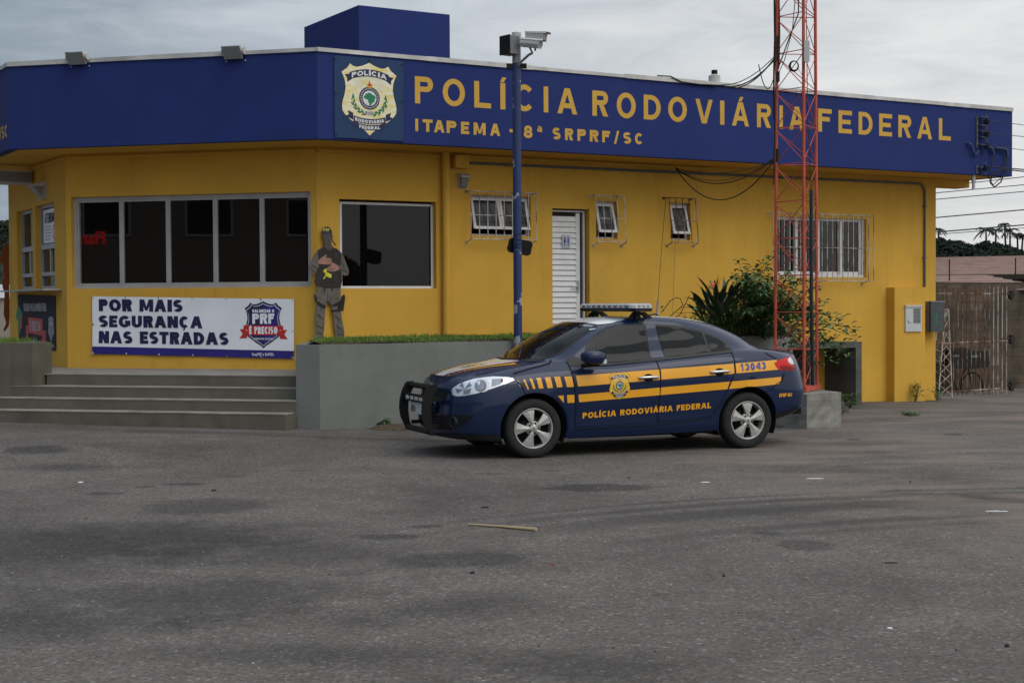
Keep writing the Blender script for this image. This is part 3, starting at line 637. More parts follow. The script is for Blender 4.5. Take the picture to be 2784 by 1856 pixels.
for c, a, b in (('C', 3.50, 3.64), ('S', 3.70, 3.85), ('/', 3.88, 4.0), ('F', 4.04, 4.17), ('R', 4.22, 4.38), ('P', 4.44, 4.58), ('R', 4.64, 4.80), ('S', 4.86, 5.0)):
    g = glyph(c, b - a, .19, .05); put(mb, [[((b - a) - x, y) for x, y in p] for p in g], FT, .0012, a, 4.165)
part(mb, 'side_lettering', B)
# ---- windows
def frame_rect(mb, fn, u0, u1, z0, z1, w, d0, d1):
    mb.box(fn, u0, u1, z1 - w, z1, d0, d1); mb.box(fn, u0, u1, z0, z0 + w, d0, d1)
    mb.box(fn, u0, u0 + w, z0 + w, z1 - w, d0, d1); mb.box(fn, u1 - w, u1, z0 + w, z1 - w, d0, d1)
def pane(fn, u0, u1, z0, z1, d, mat, parent, name='pane'):
    m2 = MB().use(mat); m2.box(fn, u0, u1, z0, z1, d - .006, d); return part(m2, name, parent)
# five-pane window
mb = MB().use('grey_al'); u0, u1, z0, z1 = WIN5; frame_rect(mb, FC, u0, u1, z0, z1, .05, -.15, -.075)
frame_rect(mb, FC, u0 + .052, u1 - .052, z0 + .052, z1 - .052, .028, -.15, -.09)
mus = [u0 + .08] + [-3.615, -2.841, -2.07, -1.321] + [u1 - .08]
for u in mus[1:-1]:
    mb.box(FC, u - .036, u + .036, z0 + .08, z1 - .08, -.15, -.085); mb.box(FC, u - .008, u + .008, z0 + .08, z1 - .08, -.085, -.079)
w5 = part(mb, 'window', B, 'wide grey framed window of five dark panes')
for a, b in zip(mus, mus[1:]): pane(FC, a + .03, b - .03, z0 + .075, z1 - .075, -.118, 'glass_dark', w5)
# single dark pane
mb = MB().use('white_al'); u0, u1, z0, z1 = WIN2; frame_rect(mb, FM, u0 + .055, u1 - .0, z0, z1 - .03, .035, -.15, -.11)
mb.box(FM, u0, u0 + .055, z0, z1, -.15, -.13)
w2 = part(mb, 'window', B, 'single dark glazed window right of the corner'); pane(FM, u0 + .08, u1 - .03, z0 + .03, z1 - .06, -.118, 'glass_dark', w2)
mb = MB().use('white_al'); mb.box(FM, u0 - .005, u1 - .10, z0 - .001, z0 + .035, -.109, -.01); part(mb, 'window_sill', B)
# awning windows with tilted sashes
def awning(W_, n, lab):
    u0, u1, z0, z1 = W_; mb = MB().use('white_al'); frame_rect(mb, FM, u0, u1, z0, z1, .028, -.15, -.10)
    w = part(mb, 'window', B, lab); k = (u1 - u0 - .056) / n
    for i in range(n):
        a = u0 + .03 + k * i; b = a + k - .006; zt, zb_ = z1 - .035, z0 + .10; tilt = .13
        fs = lambda u, z, d=0.0, zt=zt, zb_=zb_: FM(u, z, d - .10 + tilt * (zt - z) / (zt - zb_))
        mb = MB().use('white_al'); frame_rect(mb, fs, a, b, zb_, zt, .042, -.012, .022)
        sash = part(mb, 'sash', w); mb = MB().use('glass_grey'); mb.box(fs, a + .038, b - .038, zb_ + .038, zt - .038, -.004, .004); part(mb, 'pane', w)
    mb = MB().use('interior'); mb.face([FM(u0, z0, -.3), FM(u1, z0, -.3), FM(u1, z1, -.3), FM(u0, z1, -.3)])
    return w
MT['glass_grey'] = pmat('obscured_grey_glass', (.030, .031, .033), .10, spec=.4)
awning(WA, 2, 'small tilted two sash window behind white bars'); awning(WB, 1, 'small tilted window right of the toilet door'); awning(WC, 1, 'small tilted window behind rusty bars')
# barred security grilles
def grille(u0, u1, z0, z1, nb, dm, mat, lab, r=.0085, lean=0.0, tabs=()):
    mb = MB().use(mat); D = .15
    fn = lambda u, z, d=0.0: FM(u + lean * (z1 - z), z, d)
    for z in (z0, z1): mb.tube([fn(u0, z, D), fn(u1, z, D)], r, 6)
    if dm: mb.tube([fn(u0, dm, D), fn(u1, dm, D)], r * .8, 6)
    for i in range(nb):
        u = u0 + (u1 - u0) * i / (nb - 1); mb.tube([fn(u, z0, D), fn(u, z1, D)], r, 6)
    for z in (z0, z1):
        for u in tabs or (u0, u1):
            mb.tube([fn(u, z, D), FM(u + lean * (z1 - z) - .0, z - (.0 if z == z1 else .05), 0)], r, 6)
            mb.box(FM, u + lean * (z1 - z) - .022, u + lean * (z1 - z) + .022, z - (.0 if z == z1 else .05) - .022, z - (.0 if z == z1 else .05) + .022, 0, .012)
    return part(mb, 'window_grille', B, lab)
grille(2.897, 4.073, 2.679, 3.412, 9, 3.048, 'iron_white', 'white barred grille over the two sash window')
grille(5.19, 5.738, 2.672, 3.415, 5, 3.05, 'iron_white', 'half rusted grille over the window beside the door', lean=.075)
grille(6.65, 7.20, 2.686, 3.422, 5, 3.05, 'iron_rust', 'rusty brown grille over a small window', lean=.09)
grille(8.892, 11.245, 2.057, 3.235, 20, 2.64, 'iron_white', 'wide barred grille over the large window', tabs=(8.892, 10.0, 11.1))
# large clear sliding window and the room behind it
mb = MB().use('white_al'); u0, u1, z0, z1 = WD; frame_rect(mb, FM, u0, u1, z0, z1, .045, -.15, -.06)
for u, w, d1 in ((9.605, .03, -.07), (10.138, .03, -.09), (10.661, .028, -.07), (11.14, .02, -.09)): mb.box(FM, u - w, u + w, z0 + .045, z1 - .045, -.14, d1)
mb.box(FM, u0 + .05, u1 - .05, z0 + .045, z0 + .10, -.14, -.09)
wD = part(mb, 'window', B, 'large clear sliding window with white frame'); pane(FM, u0 + .04, u1 - .04, z0 + .09, z1 - .04, -.118, 'glass_clear', wD)
mb = MB().use('interior'); rm = lambda u, z, y: LW(u, y, z)
mb.face([rm(8.6, 1.2, 4.0), rm(11.7, 1.2, 4.0), rm(11.7, 3.7, 4.0), rm(8.6, 3.7, 4.0)]); mb.face([rm(8.6, 1.2, 1.17), rm(8.6, 1.2, 4), rm(8.6, 3.7, 4), rm(8.6, 3.7, 1.17)]); mb.face([rm(11.7, 1.2, 4), rm(11.7, 1.2, 1.17), rm(11.7, 3.7, 1.17), rm(11.7, 3.7, 4)])
mb.face([rm(8.6, 3.7, 1.17), rm(8.6, 3.7, 4), rm(11.7, 3.7, 4), rm(11.7, 3.7, 1.17)]); mb.face([rm(8.6, 1.2, 1.17), rm(11.7, 1.2, 1.17), rm(11.7, 1.2, 4), rm(8.6, 1.2, 4)])
mb.use('wood_dark'); mb.box(fr_main(3.2), 9.9, 10.9, 1.2, 2.35, -.6, 0)
part(mb, 'room', B)
mb = MB().use('curtain', True)
for (a, b) in ((9.62, 10.1), (10.68, 11.18)):
    n = 40; vs = []; 
    for i in range(n + 1):
        u = a + (b - a) * i / n; d = .035 * sin(i * 1.25) + .01 * sin(i * .7); vs += [FM(u, 1.9, -.32 + d), FM(u, 3.3, -.30 + d * .6)]
    mb.mesh(vs, [(2 * i, 2 * i + 2, 2 * i + 3, 2 * i + 1) for i in range(n)])
part(mb, 'curtain', B)
# tall narrow windows of the left face
for W_ in (LW1, LW2):
    u0, u1, z0, z1 = W_; mb = MB().use('grey_al'); frame_rect(mb, FLf, u0, u1, z0, z1, .05, -.15, -.08)
    mb.box(FLf, u0 + .05, u1 - .05, 2.60, 2.68, -.15, -.07); mb.box(FLf, u0 + .05, u1 - .05, 2.17, 2.23, -.15, -.07); mb.box(FLf, (u0 + u1) / 2 - .03, (u0 + u1) / 2 + .03, 2.23, 2.60, -.15, -.085)
    w = part(mb, 'window', B, 'tall narrow service window on the left face'); pane(FLf, u0 + .045, u1 - .045, z0 + .045, z1 - .045, -.12, 'glass_dark', w)
mb = MB().use('grey_al'); mb.box(FLf, 4.2, 7.24, 1.925, 1.95, 0, .28); part(mb, 'counter_ledge', B)
# louvred toilet door, standing slightly off its right jamb
u0, u1, z0, z1 = DOOR; mb = MB().use('white_al'); frame_rect(mb, FM, u0, u1 - .03, z0, z1 - .02, .026, -.15, -.10)
dr = part(mb, 'door', B, 'white louvred toilet door'); mb = MB().use('white_al')
zz = z0 + .06; dx1 = 4.975
while zz < z1 - .12:
    mb.hexa([FM(u0 + .03, zz, -.095), FM(dx1, zz, -.095), FM(dx1, zz, -.13), FM(u0 + .03, zz, -.13), FM(u0 + .03, zz + .082, -.118), FM(dx1, zz + .082, -.118), FM(dx1, zz + .082, -.14), FM(u0 + .03, zz + .082, -.14)]); zz += .0865
mb.box(FM, dx1, dx1 + .07, z0 + .03, z1 - .06, -.14, -.10); part(mb, 'louvre_leaf', dr)
mb = MB().use('wood_dark'); mb.box(FM, u0 + .03, u1 - .06, z0 + .03, z1 - .05, -.158, -.152); part(mb, 'opening', dr)
mb = MB().use('grey_al'); mb.tube([FM(5.0, 1.95, -.06), FM(4.88, 1.95, -.06)], .011, 8); mb.box(FM, 4.985, 5.025, 1.86, 2.05, -.10, -.085); mb.tube([FM(5.0, 1.95, -.10), FM(5.0, 1.95, -.05)], .01, 8); part(mb, 'handle', dr)
# pipes, conduits, pilaster
mb = MB().use('yellow'); mb.tube([FM(2.502, 1.0, .075), FM(2.502, ZB, .075)], .062, 14); part(mb, 'downpipe', B)
mb = MB().use('yellow'); mb.box(FM, 2.63, 2.862, 3.752, 3.95, 0, .16); part(mb, 'junction_box', B)
mb = MB().use('yellow', False)
mb.box(FC, u_l + .02, u_r - .02, 3.90, 3.945, .003, .04); mb.box(FM, .43, 2.44, 3.905, 3.945, .003, .04); mb.box(FM, 2.87, 7.6, 3.925, 3.96, .003, .04); mb.box(FLf, 3.9, 6.4, 3.90, 3.945, .003, .04)
part(mb, 'cable_trunking', B)
mb = MB().use('conduit'); pts = [FM(2.9, 3.85, .03), FM(12.50, 3.872, .03)] + [FM(12.50 + .155 * sin(a), 3.717 + .155 * cos(a), .03) for a in (.4, .8, 1.2, 1.57)] + [FM(12.655, 1.95, .03)]
mb.tube(pts, .021, 8)
for u in (3.6, 5.6, 7.4, 9.2, 10.9): mb.tube([FM(u - .04, 3.85 + (u - 2.9) * .0023, .03), FM(u + .04, 3.85 + (u - 2.9) * .0023, .03)], .027, 8)
for z in (3.45, 2.5): mb.box(FM, 12.62, 12.69, z - .012, z + .012, 0, .055)
part(mb, 'conduit', B)
mb = MB().use('yellow'); mb.box(FM, 11.715, 12.49, -.5, 1.94, -.02, .2); part(mb, 'meter_pilaster', B)
# vent stub on the parapet
mb = MB().use('cam_white'); fv = fr_main(.15); mb.tube([fv(7.055, ZT - .06), fv(7.055, 5.365)], .097, 16); mb.tube([fv(7.055, 5.366), fv(7.055, 5.39)], .097, 16, True, .055)
mb.use('black_metal'); mb.tube([fv(7.055, 5.391), fv(7.055, 5.46)], .05, 8)
single(mb, 'vent_pipe', 'short grey vent pipe with black cap on the parapet edge', 'vent pipe', LW(7.055, .15, ZT))

# ---- steps and platform
ST = thing('entrance_steps', 'four broad olive grey concrete steps below the white banner', 'steps', LW((.24 - 1.7) * CS, -(1.7 + .24) * CS, .08), TH - pi / 4)
URS = (.30, .30, .194, .205); edges = [(-.8, .738, -3.76), (-1.1, .585, -4.12), (-1.4, .438, -6.5), (-1.7, .292, -6.5)]
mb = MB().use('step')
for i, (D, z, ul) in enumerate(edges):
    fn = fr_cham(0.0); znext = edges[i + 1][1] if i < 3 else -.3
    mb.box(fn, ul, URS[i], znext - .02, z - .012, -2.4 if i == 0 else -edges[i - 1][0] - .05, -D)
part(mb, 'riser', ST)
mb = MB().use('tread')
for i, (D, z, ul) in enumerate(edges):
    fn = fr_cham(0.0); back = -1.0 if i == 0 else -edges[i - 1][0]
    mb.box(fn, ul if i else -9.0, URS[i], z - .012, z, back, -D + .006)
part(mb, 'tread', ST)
mb = MB().use('tread'); mb.hexa([LW(-5.2, 3.0, .4), LW(XL + .2, 2.2, .4), LW(XL + .2, 9, .4), LW(-5.2, 9, .4), LW(-5.2, 3.0, .737), LW(XL + .2, 2.2, .737), LW(XL + .2, 9, .737), LW(-5.2, 9, .737)])
part(mb, 'platform', ST)
mb = MB().use('step'); fn = fr_cham(0.0)
mb.box(fn, -8.5, -4.12, -.2, 1.18, .9, 1.13); mb.box(fn, -4.118, -3.80, .45, 1.178, .6, 1.098)
mb.box(fn, -8.5, -4.119, .3, 1.176, .2, .899)
LWL = single(mb, 'planter_wall', 'low olive grey planter wall at the left end of the steps', 'planter wall', fn(-5.0, .13, 1.0), TH - pi / 4)
# ---- grey planter with lawn
PZ = 1.165; PYF = -1.30; XPL = 7.45; pc2 = (-.56, PYF); pc1 = (pc2[0] - .33 * CS, pc2[1] + .33 * CS)
outline = [pc2, (XPL, PYF), (XPL, .99), (.40, .99), (.33, .95), pc1]
mb = MB().use('concrete')
n = len(outline); th_ = .12
def inset(poly, d):
    out = []
    for i in range(len(poly)):
        p0, p1, p2 = Vector(poly[i - 1]), Vector(poly[i]), Vector(poly[(i + 1) % len(poly)])
        a = (p1 - p0).normalized(); b = (p2 - p1).normalized(); na = Vector((-a.y, a.x)); nb = Vector((-b.y, b.x)); m_ = (na + nb); m_ = m_ / m_.dot(na) ; out.append(tuple(p1 + m_ * d))
    return out
inn = inset(outline, th_)
for i in range(n):
    j = (i + 1) % n; a, b, c, d = outline[i], outline[j], inn[j], inn[i]
    mb.face([LW(*a, -.5), LW(*b, -.5), LW(*b, PZ), LW(*a, PZ)]); mb.face([LW(*a, PZ), LW(*b, PZ), LW(*c, PZ), LW(*d, PZ)]); mb.face([LW(*d, PZ), LW(*c, PZ), LW(*c, .6), LW(*d, .6)])
PL = single(mb, 'planter', 'long grey rendered planter wall behind the police car', 'planter', LW(pc2[0], pc2[1], ground_local(*pc2)), TH)
mb = MB().use('soil', True)
nx, ny = 60, 14; vs = []
def soil_z(x, y):
    e = min(1, max(0, (y - PYF - .12) / .35)); r = min(1, max(0, (x - 5.6) / 2.2))
    return PZ + .004 + .022 * e + r * .25 * e * max(0, 1 - abs(x - 7.4) / 2.2) + .01 * sin(x * 3.1 + y * 5)
for j in range(ny + 1):
    for i in range(nx + 1):
        x = -.44 + (XPL - .08 + .44) * i / nx; y = PYF + .1 + (.98 - PYF - .1) * j / ny
        y = min(y, max(PYF + .1, -1.067 + (x + .69) / .56))
        vs.append(LW(x, y, soil_z(x, y)))
mb.mesh(vs, [(j * (nx + 1) + i, j * (nx + 1) + i + 1, (j + 1) * (nx + 1) + i + 1, (j + 1) * (nx + 1) + i) for j in range(ny) for i in range(nx)])
o = mb.build('soil'); o['kind'] = 'structure'; o['label'] = 'dry brown soil filling the planter'
def grass_blades(mb, spots, h0, h1, w=.006):
    for (p, k) in spots:
        a = random.uniform(0, 2 * pi); h = random.uniform(h0, h1) * k; lean = random.uniform(0, .55) * h; dx, dy = cos(a), sin(a); b = random.uniform(0, 2 * pi)
        wv = Vector((cos(b), sin(b), 0)) * w * random.uniform(.7, 1.4); ln = Vector((dx, dy, 0)) * lean
        mb.face([p - wv, p + wv, p + wv * .6 + ln * .4 + Vector((0, 0, h * .6)), p + ln + Vector((0, 0, h)), p - wv * .6 + ln * .4 + Vector((0, 0, h * .6))])
mb = MB().use('grass'); sp = []
for i in range(16500):
    x = random.uniform(-.42, 6.6); y = PYF + .19 + 1.9 * random.random() ** 1.5
    if y > -1.067 + (x + .69) / .56: continue
    sp.append((LW(x, y, soil_z(x, y) - .01), (.55 + .45 * min(1, (y - PYF - .19) / .2)) * (.75 + .35 * sin(x * 2.3) * sin(x * 5.1 + y * 3))))
grass_blades(mb, sp, .03, .075)
mb.use('soil')
sp = [(LW(x := random.uniform(-.42, 7.6), y := random.uniform(PYF + .11, PYF + .36), soil_z(x, y) - .015), 1) for i in range(3200)]
grass_blades(mb, sp, .02, .05, .005)
o = mb.build('lawn_grass'); o['kind'] = 'stuff'; o['label'] = 'short green grass growing along the planter'; o['category'] = 'grass'
mb = MB().use('grass'); fnl = fr_cham(0.0); sp = [(fnl(random.uniform(-8.4, -4.2), 1.17, random.uniform(.3, 1.1)), 1) for i in range(2500)]
grass_blades(mb, sp, .03, .10)
o = mb.build('wall_top_grass'); o['kind'] = 'stuff'; o['label'] = 'green grass on top of the low left wall'; o['category'] = 'grass'
# ---- open concrete gas-bottle shelter
mb = MB().use('dark_concrete'); fn = fr_main(.2)
mb.box(fn, 8.69, 10.34, .885, .985, -.79, 0); mb.box(fn, 10.2, 10.338, -.5, .884, -.79, -.002); mb.box(fn, 9.15, 9.26, -.5, .884, -.79, -.003); mb.box(fn, 8.40, 9.149, -.5, .884, -.60, -.5); mb.box(fn, 9.26, 10.2, -.5, -.06, -.70, -.05)
single(mb, 'concrete_shelter', 'low open concrete box against the wall beyond the lattice mast', 'shelter', LW(9.5, .2, -.08), TH)
# ================================================================== THINGS on and around the building
# white banner, slightly slack vinyl
FB = fr_cham(.985)
def wave(u, z): return max(0.0, min(1.0, (-1.75 - u) / .25)) * (.012 * sin(u * 3.1 + z * 2.0) * sin((z - .9) * 3.4) + .008 * sin(u * 9 + z * 5) * max(0, (z - 1.5)) * 2 + .006 * sin(u * 5.2 - z * 9))
def FBw(u, z, d=0.0):
    zt = 1.828 - (u + 4.055) * .0186; zb_ = .958 - (u + 4.06) * .0193
    return FB(u, z, d + .012 + wave(u, z))
def slack_sheet(mb, fn, c, nu, nv):
    vs = []
    for j in range(nv + 1):
        for i in range(nu + 1):
            a, b = i / nu, j / nv
            u = (c[0][0] * (1 - a) + c[1][0] * a) * (1 - b) + (c[3][0] * (1 - a) + c[2][0] * a) * b
            z = (c[0][1] * (1 - a) + c[1][1] * a) * (1 - b) + (c[3][1] * (1 - a) + c[2][1] * a) * b
            vs.append(fn(u, z))
    mb.mesh(vs, [(j * (nu + 1) + i, j * (nu + 1) + i + 1, (j + 1) * (nu + 1) + i + 1, (j + 1) * (nu + 1) + i) for j in range(nv) for i in range(nu)])
BN = thing('banner', 'wide white vinyl banner with navy slogan and red ribbon shield', 'banner', FB(-2.42, .92), TH - pi / 4)
mb = MB().use('white', True); slack_sheet(mb, FBw, [(-4.06, 1.07), (-.785, 1.01), (-.776, 1.767), (-4.055, 1.828)], 70, 24); part(mb, 'sheet', BN)
mb = MB().use('purple_print', True); slack_sheet(mb, lambda u, z: FBw(u, z, -.0005), [(-4.067, .958), (-.791, .895), (-.785, 1.008), (-4.06, 1.068)], 50, 4); part(mb, 'lower_band', BN)
mb = MB().use('navy_print')
for txt, x0, x1, y0, h in (('POR MAIS', -3.945, -2.555, 1.603, .182), ('SEGURANÇA', -3.95, -2.23, 1.362, .178), ('NAS ESTRADAS', -3.95, -1.82, 1.120, .184)):
    sk = lambda a, b: (a, b - (a + 3.95) * .012)
    put(mb, layout(txt, x0, x1, h, .067, .10), FBw, .005, 0, y0, .0003, sk)
part(mb, 'slogan', BN)
mb = MB(); cx, y0, wd = -1.262, 1.032, .585
sh = shield_outline(); SH = lambda k: [(cx + x * wd * k, y0 + .36 + (y - .6) * wd * k * .985) for x, y in sh]
mb.use('navy_print'); mb.flat(SH(1.0), FBw, .003); mb.use('white'); mb.flat(SH(.91), FBw, .0036); mb.use('purple_print'); mb.flat(SH(.885), FBw, .0042)
mb.use('navy_print'); hl = [p for p in SH(.885) if p[0] <= cx + .001]; mb.flat(hl, FBw, .0047)
mb.use('white'); put(mb, layout('VALORIZAR O', cx - .175, cx + .175, .048, .013, .1), FBw, .0052, 0, 1.572); put(mb, layout('PRF', cx - .175, cx + .175, .150, .044, .08), FBw, .0052, 0, 1.408)
mb.use('red_print'); rb = lambda pts, d: mb.flat([(cx + x, y) for x, y in pts], FBw, d)
rb([(-.375, 1.328), (-.26, 1.332), (-.26, 1.20), (-.385, 1.192), (-.33, 1.26)], .0050); rb([(.375, 1.315), (.26, 1.32), (.26, 1.19), (.385, 1.18), (.33, 1.25)], .0050)
rb([(-.315, 1.385), (.315, 1.378), (.315, 1.238), (-.315, 1.246)], .0058)
mb.use('white'); put(mb, layout('É PRECISO', cx - .225, cx + .225, .108, .032, .14), FBw, .0064, 0, 1.258)
for sx in (-.268, .268): mb.flat([(cx + sx + a, 1.312 + b) for a, b in star(0, 0, .013)], FBw, .0064)
small_text(mb, 'CAMPANHA SALARIAL', FBw, .0056, cx - .16, 1.172, .032, .32, .012)
small_text(mb, 'FenaPRF e SinPRFs', FBw, .004, -1.445, .937, .045, .345, .014)
part(mb, 'shield_print', BN)
for u, z in [(-4.04, 1.81), (-3.5, 1.805), (-2.95, 1.795), (-2.4, 1.785), (-1.85, 1.775), (-1.3, 1.765), (-.8, 1.75), (-4.045, 1.4), (-.795, 1.3), (-4.05, .975), (-3.5, .962), (-2.95, .952), (-2.4, .942), (-1.85, .932), (-1.3, .922), (-.805, .912)]:
    mb = MB().use('iron_white'); mb.tube([FBw(u, z, .001), FBw(u, z, .006)], .013, 8); part(mb, 'eyelet', BN)
for (u, z, du, dz) in ((-4.06, .96, -.05, -.02), (-.785, .90, .04, -.035), (-4.055, 1.828, -.035, .01), (-.776, 1.767, .03, .02)):
    mb = MB().use('iron_white'); mb.tube([FBw(u, z, .004), FB(u + du, z + dz, .01)], .006, 5); part(mb, 'tie', BN)
# dark banner on the left face
FDk = fr_left(XL - .02); DB = thing('banner', 'dark charcoal banner with red ribbon beside the service windows', 'banner', FDk(5.8, .95), TH + pi / 2)
dy = -.24
mb = MB().use('dark_print'); mb.face([FDk(4.80 + dy, .985), FDk(4.80 + dy, 1.845), FDk(7.33 + dy, 1.885), FDk(7.30 + dy, 1.03)]); part(mb, 'sheet', DB)
mb = MB(); fl = lambda u, z, d=0.0: FDk(7.31 + dy - u, z, d)   # read from the road side, left to right
mb.use('grey_print'); put(mb, layout('VALORIZAR O POLICIAL RODOVIÁRIO FEDERAL', .42, 1.98, .13, .02, .1), fl, .003, 0, 1.60)
mb.use('red_print'); mb.flat([(.72, 1.50), (1.72, 1.48), (1.72, 1.20), (.72, 1.24)], fl, .003); mb.flat([(.55, 1.36), (.72, 1.36), (.72, 1.16), (.9, 1.12), (.55, 1.14)], fl, .0025); mb.flat([(1.72, 1.30), (1.94, 1.29), (1.90, 1.19), (1.94, 1.07), (1.58, 1.11), (1.72, 1.2)], fl, .0025)
mb.use('grey_print'); put(mb, layout('É PRECISO', .86, 1.58, .17, .04, .14), fl, .0042, 0, 1.27); put(mb, layout('CAMPANHA SALARIAL', .95, 1.6, .06, .012, .12), fl, .003, 0, 1.07)
put(mb, layout('FENAPRF E SINPRFS', 2.1, 2.45, .05, .01, .1), fl, .003, 0, 1.03)
mb.use('emb_green'); mb.flat([(.08 + x * 2.2, 1.48 + y * 2.2) for x, y in BRAZIL], fl, .003); mb.use('red_print'); mb.flat([(.16, 1.50), (.30, 1.52), (.28, 1.32), (.18, 1.28)], fl, .0034)
part(mb, 'print', DB)
mb = MB(); put_emblem(mb, fl, 2.27, 1.12, .34, .003, 'grey_print', False); part(mb, 'emblem', DB)
# notice in the service window
mb = MB().use('white'); mb.box(FLf, 4.72, 5.72, 2.70, 3.24, -.105, -.10); mb.use('dark_print'); fl2 = lambda u, z, d=0.0: FLf(5.66 - u, z, d)
put(mb, layout('ATENDIMENTO', .03, 1.0, .16, .03, .12), fl2, -.0985, 0, 3.02); mb.use('red_print')
for p in arc(.68, 2.86, .13, .13, .03, .03, 0, 360, 24) : mb.flat(p, fl2, -.0985)
mb.use('grey_print')
for z in (2.95, 2.90, 2.85, 2.80, 2.75): mb.flat([(.05, z), (.42, z), (.42, z + .02), (.05, z + .02)], fl2, -.0985)
single(mb, 'notice_sheet', 'white paper notice with black heading inside the service window', 'notice', FLf(5.2, 2.7, -.1), TH + pi / 2)
# emblem board on the fascia
EB = thing('emblem_board', 'slate blue board with cream police shield screwed to the fascia corner', 'sign', LW(.79, 0, 4.0), TH)
mb = MB().use('sign_blue'); mb.box(F0, .251, 1.32, 4.008, 5.145, .002, .02); part(mb, 'board', EB)
mb = MB(); put_emblem(mb, F0, .785, 4.061, .846, .0215, 'shield_cream', True, .0007); part(mb, 'shield', EB)
for u, z in ((.275, 5.10), (.785, 5.115), (1.295, 5.09), (.27, 4.62), (1.295, 4.57), (.275, 4.05), (.785, 4.03), (1.295, 4.04)):
    mb = MB().use('car_black'); mb.tube([F0(u, z, .0195), F0(u, z, .026)], .014, 8); part(mb, 'screw', EB)
# toilet sign
fs = fr_main(1.0); mb = MB().use('meter_white'); mb.box(fs, 4.70, 4.853, 2.572, 2.786, -.088, -.08); mb.use('car_numblue')
for cx, sk in ((4.742, True), (4.810, False)):
    mb.flat([(cx + x, 2.742 + y) for x, y in disc(0, 0, .012, 12)], fs, -.0785); mb.flat([(cx - .016, 2.73), (cx + .016, 2.73), (cx + (.022 if sk else .015), 2.66), (cx + .010, 2.66), (cx + .010, 2.60), (cx - .010, 2.60), (cx - .010, 2.66), (cx - (.022 if sk else .015), 2.66)], fs, -.0785)
mb.flat([(4.775, 2.60), (4.779, 2.60), (4.779, 2.75), (4.775, 2.75)], fs, -.0785)
single(mb, 'toilet_sign', 'small white plate with blue man and woman figures on the toilet door', 'sign', fs(4.776, 2.572, -.08), TH)
# ---- flat officer cut-out standing on the lawn by the window
FS_ = fr_main(.93); OC = thing('police_officer_cutout', 'life size flat cutout of a capped police officer in black vest, hands crossed', 'cutout', FS_(.56, 1.16), TH)
zx = lambda pts: [(.2506 + (x - 185) * .001334, 1.163 + (1505 - y) * .001228) for x, y in pts]
def cut(name, items):
    mb = MB()
    for mt, pts, lay in items: mb.use(mt); mb.prism(zx(pts), FS_, -.008 + .0, .004 + lay * .003)
    return part(mb, name, OC)
cut('trousers', [('fabric_grey', [(270, 985), (400, 1030), (385, 1070), (372, 1100), (365, 1240), (355, 1380), (345, 1420), (358, 1500), (280, 1508), (250, 1485), (240, 1465), (262, 1400), (255, 1290), (245, 1285), (262, 1130), (275, 1060)], 0), ('fabric_grey', [(400, 1030), (550, 1030), (560, 1200), (590, 1370), (598, 1485), (495, 1478), (475, 1330), (465, 1180), (455, 1110), (425, 1060)], 0.3)])
cut('shirt', [('fabric_grey', [(285, 855), (255, 985), (300, 1005), (390, 1030), (550, 1035), (555, 870)], 1), ('fabric_grey', [(295, 432), (265, 465), (245, 500), (215, 570), (190, 620), (183, 665), (200, 715), (240, 722), (290, 690), (300, 620), (290, 560), (296, 480)], 1.3), ('fabric_grey', [(548, 450), (565, 462), (590, 500), (625, 590), (645, 640), (658, 690), (645, 730), (610, 738), (565, 715), (530, 690), (540, 630), (560, 565)], 1.6)])
cut('fold', [('fold_print', p, 1.75) for p in ([(215, 600), (285, 655), (282, 668), (210, 618)], [(205, 650), (262, 700), (255, 710), (200, 670)], [(575, 560), (600, 640), (590, 645), (568, 580)], [(560, 655), (640, 690), (636, 702), (556, 672)], [(300, 1040), (330, 1090), (322, 1150), (310, 1090)], [(285, 1180), (345, 1250), (338, 1262), (280, 1200)], [(270, 1320), (345, 1350), (340, 1362), (268, 1336)], [(275, 1400), (340, 1420), (338, 1432), (272, 1414)], [(490, 1200), (548, 1260), (540, 1275), (486, 1222)], [(500, 1320), (570, 1370), (566, 1384), (500, 1340)], [(520, 1420), (585, 1440), (583, 1452), (516, 1436)], [(395, 935), (402, 935), (404, 1025), (396, 1025)])])
cut('vest', [('fabric_dark', [(360, 398), (300, 430), (287, 480), (305, 620), (268, 690), (262, 780), (247, 800), (262, 850), (280, 865), (350, 880), (355, 928), (370, 928), (372, 884), (440, 888), (443, 928), (458, 928), (462, 888), (555, 880), (572, 800), (570, 720), (540, 640), (568, 520), (552, 450), (510, 415), (470, 402), (440, 430), (400, 430)], 2)])
cut('cap', [('emb_navy', [(343, 245), (348, 190), (365, 165), (400, 155), (435, 170), (452, 205), (456, 240), (410, 232), (375, 238)], 3)])
cut('face', [('face_blank', [(347, 245), (375, 237), (410, 231), (456, 238), (466, 265), (460, 300), (445, 320), (448, 370), (470, 405), (440, 428), (400, 428), (362, 400), (368, 370), (362, 320), (348, 290), (345, 260)], 2.5), ('fabric_dark', [(450, 308), (457, 305), (503, 372), (496, 378)], 2.6)])
cut('hand', [('skin', [(285, 565), (320, 530), (385, 488), (393, 495), (375, 522), (430, 530), (452, 548), (440, 558), (450, 572), (430, 580), (440, 590), (420, 605), (370, 605), (320, 600), (288, 600)], 3)])
cut('hand', [('skin', [(430, 568), (480, 590), (530, 620), (540, 660), (500, 680), (450, 690), (410, 685), (388, 650), (400, 640), (432, 618), (445, 600)], 3)])
cut('finger_line', [('fold_print', p, 3.3) for p in ([(385, 548), (440, 556), (440, 560), (385, 553)], [(392, 570), (438, 579), (437, 583), (392, 575)], [(375, 585), (425, 600), (424, 603), (374, 590)], [(400, 648), (445, 628), (446, 632), (402, 653)], [(405, 668), (455, 648), (457, 652), (408, 673)], [(425, 682), (475, 662), (477, 666), (428, 686)])])
